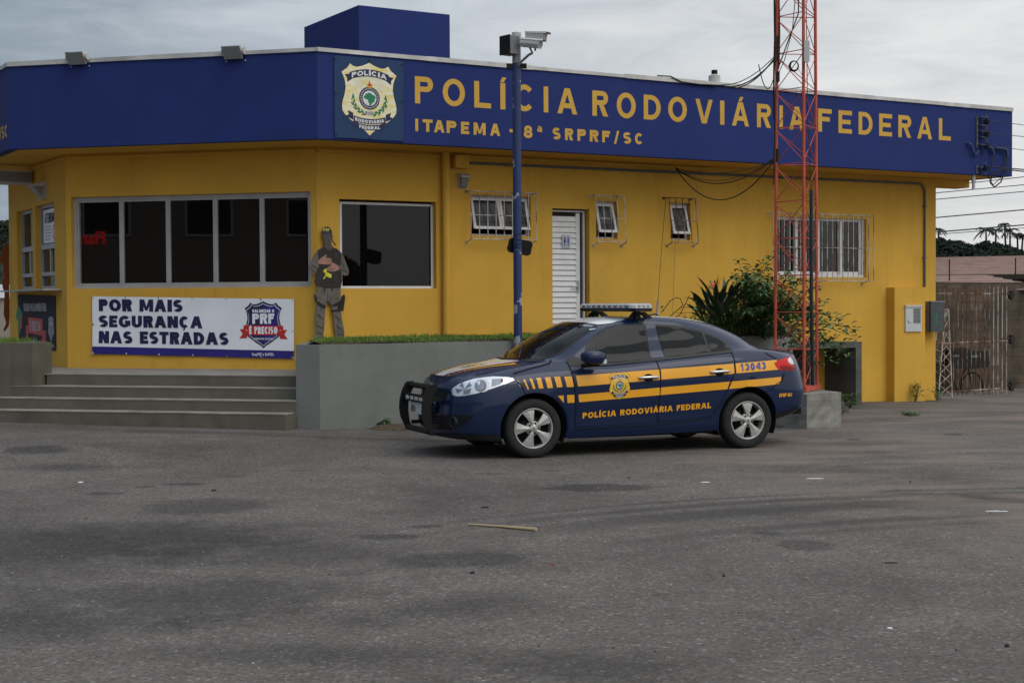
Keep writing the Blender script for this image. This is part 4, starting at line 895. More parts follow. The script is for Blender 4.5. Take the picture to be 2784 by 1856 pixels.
cut('pocket', [('pocket_print', p, 2.4) for p in ([(300, 700), (330, 700), (330, 800), (300, 800)], [(470, 720), (545, 720), (545, 805), (470, 805)], [(310, 455), (345, 450), (350, 500), (312, 505)], [(470, 470), (530, 470), (535, 520), (475, 520)], [(290, 838), (560, 838), (556, 856), (288, 856)])])
cut('holster', [('car_black', [(565, 985), (600, 958), (608, 1000), (585, 1155), (500, 1165), (440, 1168), (440, 1150), (515, 1135), (520, 1095), (465, 1105), (450, 1085), (530, 1045), (560, 1030)], 2.2), ('car_black', [(240, 965), (255, 960), (275, 1040), (375, 1095), (362, 1132), (285, 1085), (250, 1030)], 2.2)])
cut('taser', [('neon_yellow', [(345, 680), (375, 652), (395, 668), (388, 690), (360, 706)], 3.2), ('neon_yellow', [(385, 692), (448, 722), (440, 765), (418, 760), (380, 740), (368, 715)], 3.2), ('neon_yellow', [(372, 735), (382, 742), (352, 780), (346, 770)], 3.2)])
mb = MB().use('neon_yellow'); q = zx([(352, 214), (428, 200)])
for p in layout('PRF', q[0][0], q[1][0], .045, .010, .15): mb.flat([(a, b + q[0][1]) for a, b in p], FS_, .0145)
part(mb, 'cap_lettering', OC)
# orange back of another cut-out at the far left corner
fo = fr_main(7.86); mb = MB().use('orange_board')
pts = [(-2.42, 2.8), (-2.5, 2.66), (-2.55, 2.45), (-2.48, 2.43), (-2.47, 2.31), (-2.47, 2.16), (-2.5, 2.14), (-2.49, 2.0), (-2.46, 1.93), (-2.48, 1.54), (-2.44, 1.39), (-2.49, 1.27), (-2.47, 1.24), (-2.4, 1.33), (-2.38, 1.48), (-2.38, 2.72)]
mb.prism([(u - .085, z) for u, z in pts], fo, -.012, 0); single(mb, 'plywood_cutout', 'orange wavy edge of a plywood cutout at the far left wall corner', 'cutout', fo(-2.5, 1.24), TH)
# ---- floodlights
def floodlight(base, rz, label, tilt=.55):
    o = thing('floodlight', label, 'floodlight', base, rz, 'floodlights on the building')
    Mx = Matrix.Translation(base) @ Matrix.Rotation(rz, 4, 'Z')
    def P(x, y, z): # local: x right, y into wall, z up, body tilted
        c, s = cos(tilt), sin(tilt); yy = -(y * c + z * s) ; zz = z * c - y * s
        return Mx @ Vector((x, yy, zz + .10))
    mb = MB().use('cam_white')
    # y forward (toward lens), z up in body frame
    mb.hexa([P(-.11, -.10, -.05), P(.11, -.10, -.05), P(.14, .02, -.10), P(-.14, .02, -.10), P(-.11, -.10, .05), P(.11, -.10, .05), P(.14, .02, .10), P(-.14, .02, .10)])
    part(mb, 'housing', o)
    mb = MB().use('lens'); mb.hexa([P(-.135, .021, -.095), P(.135, .021, -.095), P(.135, .03, -.095), P(-.135, .03, -.095), P(-.135, .021, .095), P(.135, .021, .095), P(.135, .03, .095), P(-.135, .03, .095)]); part(mb, 'lens', o)
    mb = MB().use('cam_white'); mb.tube([P(.14, -.03, 0), P(.175, -.03, 0)], .055, 14); mb.tube([P(-.14, -.03, 0), P(-.165, -.03, 0)], .045, 12); mb.tube([P(.16, -.06, 0), P(-.155, -.06, 0)], .012, 6)
    mb.tube([P(.165, -.03, 0), P(.165, -.12, -.10), Mx @ Vector((.15, .10, -.02))], .012, 6); mb.tube([P(-.155, -.03, 0), P(-.155, -.12, -.10), Mx @ Vector((-.14, .10, -.02))], .012, 6); part(mb, 'bracket', o)
    return o
fcz = fr_cham(0.0)
floodlight(fcz(-3.65, 5.145, .10), TH - pi / 4, 'boxy floodlight on the roof edge above the left window panes', .6); floodlight(fcz(-1.22, 5.115, .10), TH - pi / 4, 'boxy floodlight on the roof edge left of the plant block', .6)
def wall_lamp(fn, u, z, lab, w=.075, h=.12, dd=.13, spread=1.0):
    mb = MB().use('cam_white'); mb.hexa([fn(u - w, z - h, .0), fn(u + w, z - h, .0), fn(u + w, z - h, .0 + .03), fn(u - w, z - h, .03)] + [fn(u - w, z + h, 0), fn(u + w, z + h, 0), fn(u + w, z + h, .03), fn(u - w, z + h, .03)])
    o = thing('wall_lamp', lab, 'wall lamp', fn(u, z - h, 0), TH); part(mb, 'back_plate', o)
    mb = MB().use('lens'); a = .8; mb.hexa([fn(u - w * a, z - h * .95, .031), fn(u + w * a, z - h * .95, .031), fn(u + w * a * .9, z - h * .7, .07), fn(u - w * a * .9, z - h * .7, .07), fn(u - w * a, z + h * .55, .031), fn(u + w * a, z + h * .55, .031), fn(u + w * a, z + h * .35, dd), fn(u - w * a, z + h * .35, dd)]); part(mb, 'lens', o)
    mb = MB().use('cam_white'); mb.hexa([fn(u - w, z + h * .4, .031), fn(u + w, z + h * .4, .031), fn(u + w, z + h * .38, dd + .015), fn(u - w, z + h * .38, dd + .015), fn(u - w, z + h, .031), fn(u + w, z + h, .031), fn(u + w, z + h * .6, dd + .01), fn(u - w, z + h * .6, dd + .01)]); part(mb, 'hood', o)
wall_lamp(FM, 2.82, 3.57, 'grey bulkhead lamp beside the yellow downpipe')
wall_lamp(FLf, 5.25, 3.53, 'weathered bulkhead lamp high on the left face', .18, .14, .2)
mb = MB().use('cam_white'); fa = fr_main(6.0); mb.box(fa, -3.9, -2.52, 3.66, 3.885, -.05, .14); mb.use('box_grey'); mb.box(fa, -3.9, -2.519, 3.70, 3.86, .14, .15)
single(mb, 'awning_cassette', 'long grey awning box under the far left eave', 'awning', fa(-3.2, 3.66), TH)
# ---- pole with cameras
PX, PY = .083, 21.01; pz = ground_z(PX, PY); KP = 1.0943
def Q(x, y, z): return (PX + (x - .05) * KP, PY + (y - 19.2) * KP, CAM_H + (z - CAM_H) * KP)   # offsets on the pole, full size
PO = thing('camera_pole', 'tall blue steel pole with peeling paint behind the car', 'pole', (PX, PY, pz))
mb = MB().use('pole_blue'); mb.tube([(PX, PY, pz - .1), Q(.05, 19.2, 4.72)], .0595, 18); mb.use('box_grey'); mb.tube([Q(.05, 19.2, 4.72), Q(.05, 19.2, 5.02)], .060, 18); part(mb, 'shaft', PO)
mb = MB().use('cam_white'); mb.tube([Q(.05, 19.2, 5.02), Q(.05, 19.2, 5.105)], .064, 18); part(mb, 'cap', PO)
mb = MB().use('wood_dark'); mb.wbox(Q(.05, 19.2, 4.655), .28, .055, .066); part(mb, 'crosspiece', PO)
mb = MB().use('cable'); 
for z, t in ((2.56, .3), (2.50, -.25), (2.44, .05), (2.40, -.02)): mb.tube([Q(.05 + .058 * cos(a), 19.2 + .058 * sin(a), z + t * .07 * cos(a)) for a in [2 * pi * k / 16 for k in range(17)]], .006, 5, False)
part(mb, 'strap', PO)
mb = MB().use('black_metal'); c = Vector(Q(.08, 19.33, 2.32)); R = Matrix.Rotation(.25, 3, 'Z')
def rbox(mb, c, sx, sy, sz, Rm, r=.03):
    pr = [(-sx / 2, -sz / 2 + r), (-sx / 2 + r, -sz / 2), (sx / 2 - r, -sz / 2), (sx / 2, -sz / 2 + r), (sx / 2, sz / 2 - r), (sx / 2 - r, sz / 2), (-sx / 2 + r, sz / 2), (-sx / 2, sz / 2 - r)]
    mb.prism(pr, lambda u, z, d=0.0: c + Rm @ Vector((u, -d, z)), -sy / 2, sy / 2)
rbox(mb, c + Vector((0, 0, .10)), .315, .13, .205, Matrix.Rotation(.2, 3, 'Y') @ R); mb.tube([c + Vector((-.18, 0, .094)), c + Vector((.18, 0, .12))], .010, 6)
single(mb, 'spotlight_box', 'black box spotlight tied to the back of the pole at window height', 'spotlight', Q(.08, 19.33, 2.32))
mb = MB().use('box_grey'); Rb = Matrix.Rotation(-.9, 3, 'Z'); cB = Vector(Q(-.035, 19.18, 4.94))
rbox(mb, cB, .22, .165, .255, Rb, .004); mb.use('black_metal'); rbox(mb, cB + Rb @ Vector((0, -.086, 0)), .232, .008, .265, Rb, .004)
single(mb, 'sensor_box', 'square grey sensor box on the left side of the pole top', 'sensor box', Q(-.03, 19.2, 4.82))
def cctv(c, direc, up_tilt, prof, length, label, arm=None):
    """housing extruded along its own axis; prof is the cross-section (x across, z up)"""
    d = Vector(direc).normalized(); side = d.cross(Vector((0, 0, 1))).normalized(); u = side.cross(d)
    P = lambda x, z, y: Vector(c) + side * x + u * z + d * y
    o = thing('security_camera', label, 'security camera', c, 0, 'security cameras at the pole top')
    mb = MB().use('cam_white'); n = len(prof); a = [P(x, z, 0) for x, z in prof]; b = [P(x, z, length) for x, z in prof]
    mb.face(a); mb.face(list(reversed(b)))
    for i in range(n): j = (i + 1) % n; mb.face([a[j], a[i], b[i], b[j]])
    part(mb, 'housing', o)
    # visor: upper outline continued forward
    mb = MB().use('cam_white'); zt = max(z for x, z in prof); top = [(x * 1.12, z * 1.12) for x, z in prof if z > -.01]
    top.sort(key=lambda q: math.atan2(q[1] + .02, q[0])); f = .055
    for (p, q) in zip(top, top[1:]):
        mb.hexa([P(p[0], p[1], -.01), P(q[0], q[1], -.01), P(q[0] * .95, q[1] * .95, -.01), P(p[0] * .95, p[1] * .95, -.01), P(p[0], p[1], length + f), P(q[0], q[1], length + f), P(q[0] * .95, q[1] * .95, length + f), P(p[0] * .95, p[1] * .95, length + f)])
    part(mb, 'visor', o)
    mb = MB().use('lens'); g = [(x * .72, z * .72) for x, z in prof]; mb.face([P(x, z, length + .002) for x, z in reversed(g)]); part(mb, 'lens', o)
    if arm:
        mb = MB().use('box_grey'); mb.tube(arm, .018, 8); mb.tube([P(0, min(z for x, z in prof), length * .45), arm[0]], .014, 8); mb.use('black_metal'); mb.tube([P(.02, -.05, length * .8), P(.02, -.1, length * .8)], .014, 6); part(mb, 'arm', o)
sq = [(-.055, -.06), (.055, -.06), (.06, .033), (.05, .055), (-.05, .055), (-.06, .033)]
hx = [(-.04, -.06), (.04, -.06), (.066, -.011), (.055, .038), (.028, .06), (-.028, .06), (-.055, .038), (-.066, -.011)]
cctv(Q(.19, 19.16, 5.055), (.78, -.55, -.12), 0, sq, .29, 'square grey camera housing, upper one at the pole top', [Q(.24, 19.12, 4.98), Q(.12, 19.17, 4.96), Q(.06, 19.19, 4.95)])
cctv(Q(.12, 19.10, 4.965), (.80, -.50, -.16), 0, hx, .30, 'rounded white camera housing below the square camera', [Q(.25, 19.02, 4.82), Q(.20, 19.06, 4.80), Q(.09, 19.13, 4.71), Q(.07, 19.14, 4.68)])
# ---- lattice mast on its block
b0, b1, b2, b3 = (3.92, 20.1), (4.47, 20.52), (4.25, 21.4), (3.40, 20.9)
mb = MB().use('raw_concrete'); gz_ = ground_z(3.9, 20.3)
rnd = random.Random(3)
def lump_block(mb, cs, z0, z1, n=7, amp=.012):
    for k in range(4):
        p, q = Vector((*cs[k], 0)), Vector((*cs[(k + 1) % 4], 0)); vs = []
        for j in range(n + 1):
            for i in range(n + 1):
                v = p.lerp(q, i / n); v.z = z0 + (z1 - z0) * j / n
                e = 0 if i in (0, n) or j == n else 1
                nr = Vector((q.y - p.y, p.x - q.x, 0)).normalized(); v += nr * (rnd.uniform(-amp, amp) * e + (.02 if j < 3 else 0) * e); vs.append(v)
        mb.mesh(vs, [(j * (n + 1) + i, j * (n + 1) + i + 1, (j + 1) * (n + 1) + i + 1, (j + 1) * (n + 1) + i) for j in range(n) for i in range(n)])
    mb.face([(*c, z1) for c in cs])
lump_block(mb, [b0, b1, b2, b3], gz_ - .15, .46)
single(mb, 'concrete_block', 'rough cast concrete block under the red lattice mast', 'concrete block', (3.95, 20.7, gz_))
TW = thing('lattice_mast', 'tall orange red triangular lattice mast right of the car', 'mast', (3.95, 20.7, .46))
Mb, Lb, Rb_ = Vector((3.965, 20.52, .47)), Vector((3.645, 20.95, .47)), Vector((4.245, 21.03, .47)); Ht = 8.5
cen = (Mb + Lb + Rb_) / 3
def leg_at(b, z):
    k = 1 - .10 * (z - .47) / 5.4; v = cen + (b - cen) * k; v.z = z; return v
for b in (Lb, Mb, Rb_):
    mb = MB().use('red_steel'); mb.tube([leg_at(b, .50), leg_at(b, Ht)], .0215, 10); part(mb, 'leg', TW)
mb = MB().use('red_steel')
for p, q in ((Mb, Lb), (Mb, Rb_), (Lb, Rb_)):
    d = (q - p).normalized(); nn = Vector((-d.y, d.x, 0)) * .02
    a, b_ = p - d * .05 + Vector((0, 0, 0)), q + d * .05
    mb.hexa([a - nn, b_ - nn, b_ + nn, a + nn] + [v + Vector((0, 0, .07)) for v in (a - nn, b_ - nn, b_ + nn, a + nn)])
part(mb, 'base_frame', TW)
mb = MB().use('red_steel'); k = 0; z = .52; pitch_ = .508
while z < Ht - .5:
    for p, q, mode in ((Lb, Mb, 'x'), (Mb, Rb_, 'z'), (Lb, Rb_, 'z')):
        mb.tube([leg_at(p, z + pitch_ * .02), leg_at(q, z + pitch_ * .02)], .0065, 6)
        a, b_, c_2, d_2 = leg_at(p, z + .03), leg_at(q, z + pitch_ - .03), leg_at(q, z + .03), leg_at(p, z + pitch_ - .03)
        mb.tube([d_2, c_2], .006, 6)
        if mode == 'x' or k % 1 == 0 and p is Mb: mb.tube([a, b_], .006, 6)
    z += pitch_; k += 1
part(mb, 'bracing', TW)
mb = MB().use('cable')
for off, zs_ in (((-.03, -.01), (9, 3.3)), ((-.036, .02), (8.6, 4.2)), ((.03, -.02), (7.5, 4.9)), ((.026, .02), (6.8, 4.6))):
    mb.tube([leg_at(Lb, z) + Vector((off[0] + .006 * sin(z * 5), off[1], 0)) for z in [zs_[0] + (zs_[1] - zs_[0]) * i / 12 for i in range(13)]], .008, 6)
mb.tube([leg_at(Mb, 6.6) + Vector((-.03, .1, 0)), leg_at(Mb, 5.6) + Vector((-.05, .1, 0)), Vector((3.80, 20.8, 5.25)), leg_at(Lb, 4.85)], .009, 6)
mb.tube([leg_at(Mb, 6.4) + Vector((-.03, .15, 0)), Vector((3.86, 20.8, 5.4)), Vector((3.76, 20.85, 5.0)), leg_at(Lb, 4.78)], .006, 6)
for (z0, z1) in ((5.0, 5.35), (4.72, 4.86), (3.62, 3.8)): mb.tube([leg_at(Lb, z0) + Vector((.015, -.01, 0)), leg_at(Lb, z1) + Vector((.015, -.01, 0))], .027, 6)
part(mb, 'feeder_cable', TW)
mb = MB().use('cam_white', False); fp = lambda u, z, d=0.0: Vector((3.955 + u, 20.47 - d, z))
pr = [(.0, 4.93), (.012, 4.91), (.06, 4.91), (.072, 4.93), (.072, 5.19), (.06, 5.205), (.012, 5.205), (0, 5.19)]; mb.prism([(u, z + .0) for u, z in pr], fp, -.02, .02)
single(mb, 'radio_antenna', 'white flat panel antenna high on the middle leg of the mast', 'antenna', (3.99, 20.47, 4.91))
mb = MB().use('cable'); cc = Vector((3.84, 20.55, 4.88))
for i in range(5): mb.tube([cc + Vector(((.05 + .004 * i) * cos(a), .01 * i, (.06 + .003 * i) * sin(a))) for a in [2 * pi * k / 20 for k in range(21)]], .006, 6, False)
mb.tube([cc + Vector((.05, .02, -.02)), Vector((3.93, 20.5, 4.75)), Vector((3.97, 20.47, 4.93))], .004, 5); single(mb, 'cable_coil', 'black coil of spare cable hung on the mast', 'cable coil', tuple(cc))
mb = MB().use('conduit'); pp = [Vector((4.055, 20.45, 3.215)), Vector((4.06, 20.48, 1.8)), Vector((4.10, 20.6, .6)), Vector((4.11, 20.65, .5))]
PPm = MB().use(pmat('dark_blue_grey_pipe', (.022, .028, .036), .5, var=.2, vscale=4)); PPm.tube([(p.x + .04, p.y + .22, p.z) for p in pp], .026, 10); PPm.use('cable'); PPm.tube([(4.095, 20.67, 3.2), (4.06, 20.75, 4.2), (4.04, 20.8, 6.5)], .006, 5)
single(PPm, 'conduit_pipe', 'dark blue grey pipe standing inside the red lattice mast', 'pipe', (4.14, 20.85, .46))
# ---- slack cables between roof, eave and mast
la = leg_at(Lb, 5.04)
def sag(p, q, s, n=14): return [Vector(p).lerp(Vector(q), i / n) - Vector((0, 0, s * 4 * (i / n) * (1 - i / n))) for i in range(n + 1)]
mb = MB().use('cable'); r0 = [F0(5.80, 5.262, .0), F0(6.03, 5.262, .035), F0(6.24, 5.19, .04), F0(6.6, 5.175, .04), F0(6.95, 5.185, .045)]
for i, s in enumerate((.16, .20, .12)): mb.tube(r0 + sag(r0[-1] + Vector((.03, -.05, 0)), la + Vector((-.02, 0, .02 * i)), s)[1:], .011 - .002 * i, 6)
mb.tube(sag(la + Vector((-.25, 0, -.08)), leg_at(Lb, 4.75) + Vector((-.05, -.02, 0)), .22), .007, 6)
single(mb, 'roof_cables', 'bundle of black cables swagged from the parapet to the mast', 'cables', tuple(r0[0]))
mb = MB().use('cable'); e0 = FM(6.86, 3.93, .05); lb_ = leg_at(Lb, 3.66)
for s, r in ((.13, .006), (.27, .005), (.31, .009), (.56, .009)): mb.tube(sag(e0, lb_ + Vector((0, 0, random.uniform(-.03, .05))), s, 22), r, 6)
single(mb, 'eave_cables', 'loose loops of black cable hanging from the eave to the mast', 'cables', tuple(e0))
# ---- service brackets and insulators on the fascia end
def insul(mb, c, ax, r=.045):
    c = Vector(c); 
    for k, rr in ((-.05, .6), (-.03, 1), (-.012, .62), (.006, 1), (.03, .55), (.05, .35)): mb.tube([c + ax * k, c + ax * (k + .014)], r * rr, 10)
zax = Vector((0, 0, 1))
BR = thing('service_bracket', 'tall steel bracket of three black insulators on the fascia end', 'bracket', F0(13.0, 4.45), TH)
mb = MB().use('conduit'); mb.box(F0, 12.935, 12.975, 4.46, 5.03, .002, .02); mb.tube([F0(13.105, 4.46, .10), F0(13.105, 5.07, .10)], .009, 6)
for z in (4.52, 4.66, 4.76, 4.87, 5.02): mb.box(F0, 12.955, 13.12, z - .006, z + .006, .02, .11)
part(mb, 'frame', BR)
for z in (4.94, 4.715, 4.49):
    mb = MB().use('car_black', True); insul(mb, F0(13.105, z, .10), zax, .062); part(mb, 'insulator', BR)
BR2 = thing('service_bracket', 'single insulator bracket low on the fascia end', 'bracket', F0(13.0, 3.85), TH)
mb = MB().use('conduit'); mb.box(F0, 12.93, 12.975, 4.0, 4.14, .002, .02); mb.tube([F0(13.07, 3.99, .10), F0(13.07, 4.2, .10)], .012, 6); mb.box(F0, 12.95, 13.09, 4.1, 4.115, .02, .11); mb.use('cam_white'); mb.tube([F0(12.945, 3.99, -.06), F0(12.945, 3.715, -.06)], .03, 8); mb.tube([F0(12.945, 3.90, -.06), F0(12.945, 3.85, -.06)], .042, 8); part(mb, 'frame', BR2)
mb = MB().use('car_black', True); insul(mb, F0(13.07, 4.095, .10), zax, .062); part(mb, 'insulator', BR2)
mb = MB().use(pmat('blue_painted_conduit', (.022, .05, .13), .6))
def gooseneck(pts, r): mb.tube(pts, r, 8)
EL = mb.mats[0]
for pts_, r_, lab_ in (([F0(12.69, 4.53, .0), F0(12.70, 4.535, .05), F0(12.77, 4.50, .05), F0(12.80, 4.42, .05), F0(12.84, 4.34, .05), F0(12.90, 4.34, .05), F0(12.95, 4.41, .05)], .022, 'S curved blue conduit running to the three insulator bracket'),
        ([F0(13.25, 4.48, .0), F0(13.26, 4.48, .05), F0(13.31, 4.45, .05), F0(13.335, 4.37, .05)], .028, 'short blue conduit elbow right of the three insulator bracket'),
        ([F0(13.42, 4.475, .0), F0(13.44, 4.475, .06), F0(13.60, 4.475, .06), F0(13.67, 4.45, .06), F0(13.685, 4.36, .06)], .03, 'long blue conduit elbow nearest the end of the fascia')):
    mb = MB().use(EL); mb.tube(pts_, r_, 8); single(mb, 'conduit_elbow', lab_, 'conduit', tuple(pts_[0]), TH, 'blue conduit elbows on the fascia')
mb = MB().use('cable')
mb.tube(sag(F0(13.33, 4.37, .05), F0(13.22, 3.95, .06), .05), .008, 6); mb.tube([F0(13.685, 4.36, .06), F0(13.64, 4.1, .07), F0(13.50, 3.86, .08), F0(13.33, 3.76, .08), F0(13.22, 3.84, .08), F0(13.27, 4.0, .09), F0(13.45, 4.09, .1), F0(13.75, 4.08, .15)], .014, 6); mb.tube([F0(13.685, 4.36, .06), F0(13.60, 4.0, .07), F0(13.3, 3.8, .08), F0(13.15, 3.95, .09)], .009, 6)
single(mb, 'drop_cables', 'drooping black service cables under the fascia end', 'cables', F0(13.5, 4.0), TH)
# ---- overhead wires
def wire(p, q, r, lab, s=.1, mat='thin_wire'):
    mb = MB().use(mat); mb.tube(sag(p, q, s, 10), r, 5); single(mb, 'overhead_wire', lab, 'wire', tuple(p), 0, 'overhead wires right of the building')
E_ = [F0(13.105, 4.955, .17), F0(13.105, 4.73, .17), F0(13.105, 4.50, .17), F0(13.07, 4.12, .17), F0(13.75, 4.08, .15)]
WR = [(9.8, 27.6, 4.85), (9.8, 27.6, 4.65), (9.8, 27.6, 4.40), (9.8, 27.6, 4.07), (9.8, 27.6, 4.03)]
for i, (a, b) in enumerate(zip(E_, WR)):
    bb = Vector(a) + (Vector(b) - Vector(a)) * 3
    wire(a, bb, .006 if i < 3 else .011, ['pale upper service wire leaving the three insulator bracket', 'middle service wire leaving the three insulator bracket', 'lowest service wire leaving the three insulator bracket', 'thin service wire from the low single insulator', 'thick service cable from under the fascia end'][i], .04, 'thin_wire' if i < 3 else 'cable')
for i, (z0, z1, r) in enumerate(((5.055, 5.345, .013), (4.88, 5.11, .013), (4.69, 4.91, .013), (4.15, 4.37, .018), (3.72, 3.92, .02), (3.655, 3.83, .011))):
    wire((9.0, 45, z0 - (z1 - z0) * 1.35), (21, 45, z1 + (z1 - z0) * 2.2), r, ['topmost of the six distant street wires', 'second from top of the distant street wires', 'third from top of the distant street wires', 'fourth from top, thicker distant street wire', 'thick twisted distant wire just above the palms', 'lowest thin distant wire among the palm crowns'][i], 0)
# ---- meter boxes
MBX = thing('meter_box', 'white enamel electricity meter box with grid window on the pilaster', 'meter box', FM(12.17, 1.125, .2), TH)
mb = MB().use('meter_white'); mb.box(FM, 11.965, 12.375, 1.128, 1.58, .20, .23); mb.box(FM, 11.955, 12.385, 1.58, 1.612, .20, .25); part(mb, 'case', MBX)
mb = MB().use('car_black'); mb.box(FM, 12.16, 12.335, 1.28, 1.55, .23, .232); mb.use('meter_white')
for i in range(8): mb.box(FM, 12.16 + i * .025, 12.164 + i * .025, 1.28, 1.55, .232, .235)
for i in range(12): mb.box(FM, 12.16, 12.335, 1.28 + i * .0245, 1.284 + i * .0245, .232, .2345)
part(mb, 'grid_window', MBX)
mb = MB().use('meter_white'); mb.box(FM, 12.02, 12.08, 1.30, 1.35, .23, .245); mb.use('car_black'); mb.box(FM, 12.02, 12.08, 1.293, 1.30, .23, .24); part(mb, 'latch', MBX)
MC = thing('meter_cabinet', 'grey cabinet with smoky clear cover mounted on the wall corner', 'meter box', FM(12.8, 1.12, .1), TH)
mb = MB().use('box_grey'); mb.box(FM, 12.60, 12.90, 1.12, 1.68, .0, .18); part(mb, 'case', MC); mb = MB().use('clear_cover'); mb.box(FM, 12.61, 12.965, 1.115, 1.665, .181, .23); part(mb, 'cover', MC)
mb = MB().use('box_grey'); mb.box(FM, 12.60, 12.97, 1.665, 1.69, .17, .24); part(mb, 'rim', MC); mb = MB().use('red_print'); mb.box(FM, 12.82, 12.86, 1.30, 1.32, .23, .232); mb.use('emb_green'); mb.box(FM, 12.74, 12.765, 1.22, 1.47, .23, .232); part(mb, 'indicator', MC)
# water cooler bottle behind the large window
mb = MB().use('bottle', True); c = LW(10.36, 1.32, 2.2); mb.tube([c, c + Vector((0, 0, .06))], .12, 14); mb.tube([c + Vector((0, 0, .06)), c + Vector((0, 0, .12)), c + Vector((0, 0, .20))], .075, 14); mb.tube([c + Vector((0, 0, .30)), c + Vector((0, 0, .40))], .07, 14); mb.use('white', True); mb.tube([c + Vector((0, 0, .20)), c + Vector((0, 0, .30))], .073, 14)
single(mb, 'water_bottle', 'blue and white water cooler bottle behind the large barred window', 'bottle', tuple(c), TH)
# ================================================================== PLANTS
def leaf(mb, p, d, l, w, up=Vector((0, 0, 1)), fold=.25):
    d = d.normalized(); s = d.cross(up)
    if s.length < .05: s = d.cross(Vector((1, 0, 0)))
    s.normalize(); n = s.cross(d)
    a, b, c, e = p, p + d * l * .5 + s * w * .5 + n * w * fold, p + d * l - n * l * .12, p + d * l * .5 - s * w * .5 + n * w * fold
    m_ = p + d * l * .5
    mb.face([a, b, m_ + n * 0]); mb.face([b, c, m_]); mb.face([c, e, m_]); mb.face([e, a, m_])
def bush(base, label, stems, leaf_l, dens, seed, mat='leaf_a', name='leafy_shrub', cat='shrub'):
    """stems: list of control polylines in world space"""
    r = random.Random(seed); o = thing(name, label, cat, base)
    ms, ml = MB().use('stem'), MB().use(mat)
    for pts in stems:
        pts = [Vector(p) for p in pts]; curve = []
        for i in range(len(pts) - 1):
            for k in range(8): curve.append(pts[i].lerp(pts[i + 1], k / 8) + Vector((r.uniform(-.008, .008),) * 3))
        curve.append(pts[-1]); ms.tube(curve, .006, 5, True, .0025)
        for i, c in enumerate(curve):
            if i < 3: continue
            for k in range(dens):
                a = r.uniform(0, 2 * pi); el = r.uniform(-.5, .7); d = Vector((cos(a) * cos(el), sin(a) * cos(el), sin(el)))
                off = d * r.uniform(0, .07); leaf(ml, c + off, d + Vector((0, 0, -.15)), leaf_l * r.uniform(.55, 1.2), leaf_l * r.uniform(.45, .75))
    part(ms, 'stem', o); part(ml, 'foliage', o); return o
def at(px, py, Y):   # point of the real scene seen by the survey at picture pixel (px, py), at distance Y
    a, b = px - 1392, py - 928; c, s = cos(ROLL), sin(ROLL); A, B_ = a * c + b * s, -a * s + b * c
    X, U = A / F_PX, -B_ / F_PX; Yd = cos(PITCH) + U * sin(PITCH); Z = -sin(PITCH) + U * cos(PITCH); t = Y / Yd
    return Vector((X * t, Y, CAM_H + Z * t))
r = random.Random(11)
# climbing shrub: many arching stems rising from the right end of the planter
root = LW(7.0, -.6, PZ + .1); stems = []
tips = [(3.30, 22.0, 2.30), (3.36, 21.9, 2.12), (3.62, 21.8, 2.30), (3.50, 22.0, 2.18), (3.86, 21.9, 2.42), (3.98, 21.7, 2.15), (4.15, 21.9, 2.0), (4.05, 21.6, 1.85), (4.35, 21.7, 1.9), (4.42, 21.5, 1.7), (3.75, 21.6, 1.95), (3.55, 21.5, 1.85), (3.95, 21.4, 1.6), (4.2, 21.3, 1.5), (4.35, 21.4, 1.62), (3.72, 22.2, 2.2), (3.42, 22.1, 2.0)]
tips += [(r.uniform(3.2, 4.4), r.uniform(21.4, 22.3), r.uniform(1.55, 2.1)) for _ in range(36)]
for t in tips:
    t = Vector(t); b = root + Vector((r.uniform(-.45, .45), r.uniform(-.3, .5), r.uniform(-.1, .15))); m_ = b.lerp(t, .5) + Vector((r.uniform(-.1, .1), r.uniform(-.1, .1), .12)); stems.append([b, m_, t])
bush(tuple(root), 'tall leafy shrub climbing behind the red lattice mast', stems, .098, 4, 5)
root = LW(7.25, -.85, PZ); stems = []
for t in [(4.62, 21.0, 1.45), (4.72, 20.95, 1.30), (4.80, 21.0, 1.18), (4.55, 20.95, 1.1), (4.6, 20.9, .95), (4.45, 20.95, 1.35), (4.3, 21.0, 1.3), (4.15, 21.1, 1.1), (4.0, 21.1, 1.15), (4.1, 21.0, .9), (3.9, 21.0, .95), (4.45, 20.9, .85), (4.25, 20.95, .8), (4.7, 20.95, .95), (3.85, 21.0, 1.3), (4.38, 21.0, 1.5), (4.05, 21.1, 1.42)]:
    t = Vector(t); stems.append([root + Vector((r.uniform(-.4, .2), r.uniform(-.1, .2), 0)), root.lerp(t, .55) + Vector((0, 0, .22)), t])
bush(tuple(root), 'round leaved trailing shrub spilling over the planter end', stems, .115, 3, 6)
# bird of paradise: strap leaves and one orange flower
root = LW(6.35, -.75, PZ + .1); o = thing('bird_of_paradise', 'dark strap leaved clump with a single orange flower in the planter', 'plant', tuple(root))
ml = MB().use('leaf_b')
def strap(mb, b, t, w, bend):
    n = 7; pts = [b.lerp(t, i / n) + Vector((0, 0, bend * 4 * (i / n) * (1 - i / n))) for i in range(n + 1)]; d = (t - b); s = Vector((0, 0, 1)).cross(d); s = (s.normalized() if s.length > .01 else Vector((1, 0, 0)))
    prof = [.12, .16, .22, .55, .9, 1.0, .7, .03]; vs = []
    for p, k in zip(pts, prof): vs += [p - s * w * k / 2 + Vector((0, 0, w * k * .18)), p, p + s * w * k / 2 + Vector((0, 0, w * k * .18))]
    mb.mesh(vs, [f for i in range(n) for f in ((3 * i, 3 * i + 1, 3 * i + 4, 3 * i + 3), (3 * i + 1, 3 * i + 2, 3 * i + 5, 3 * i + 4))])
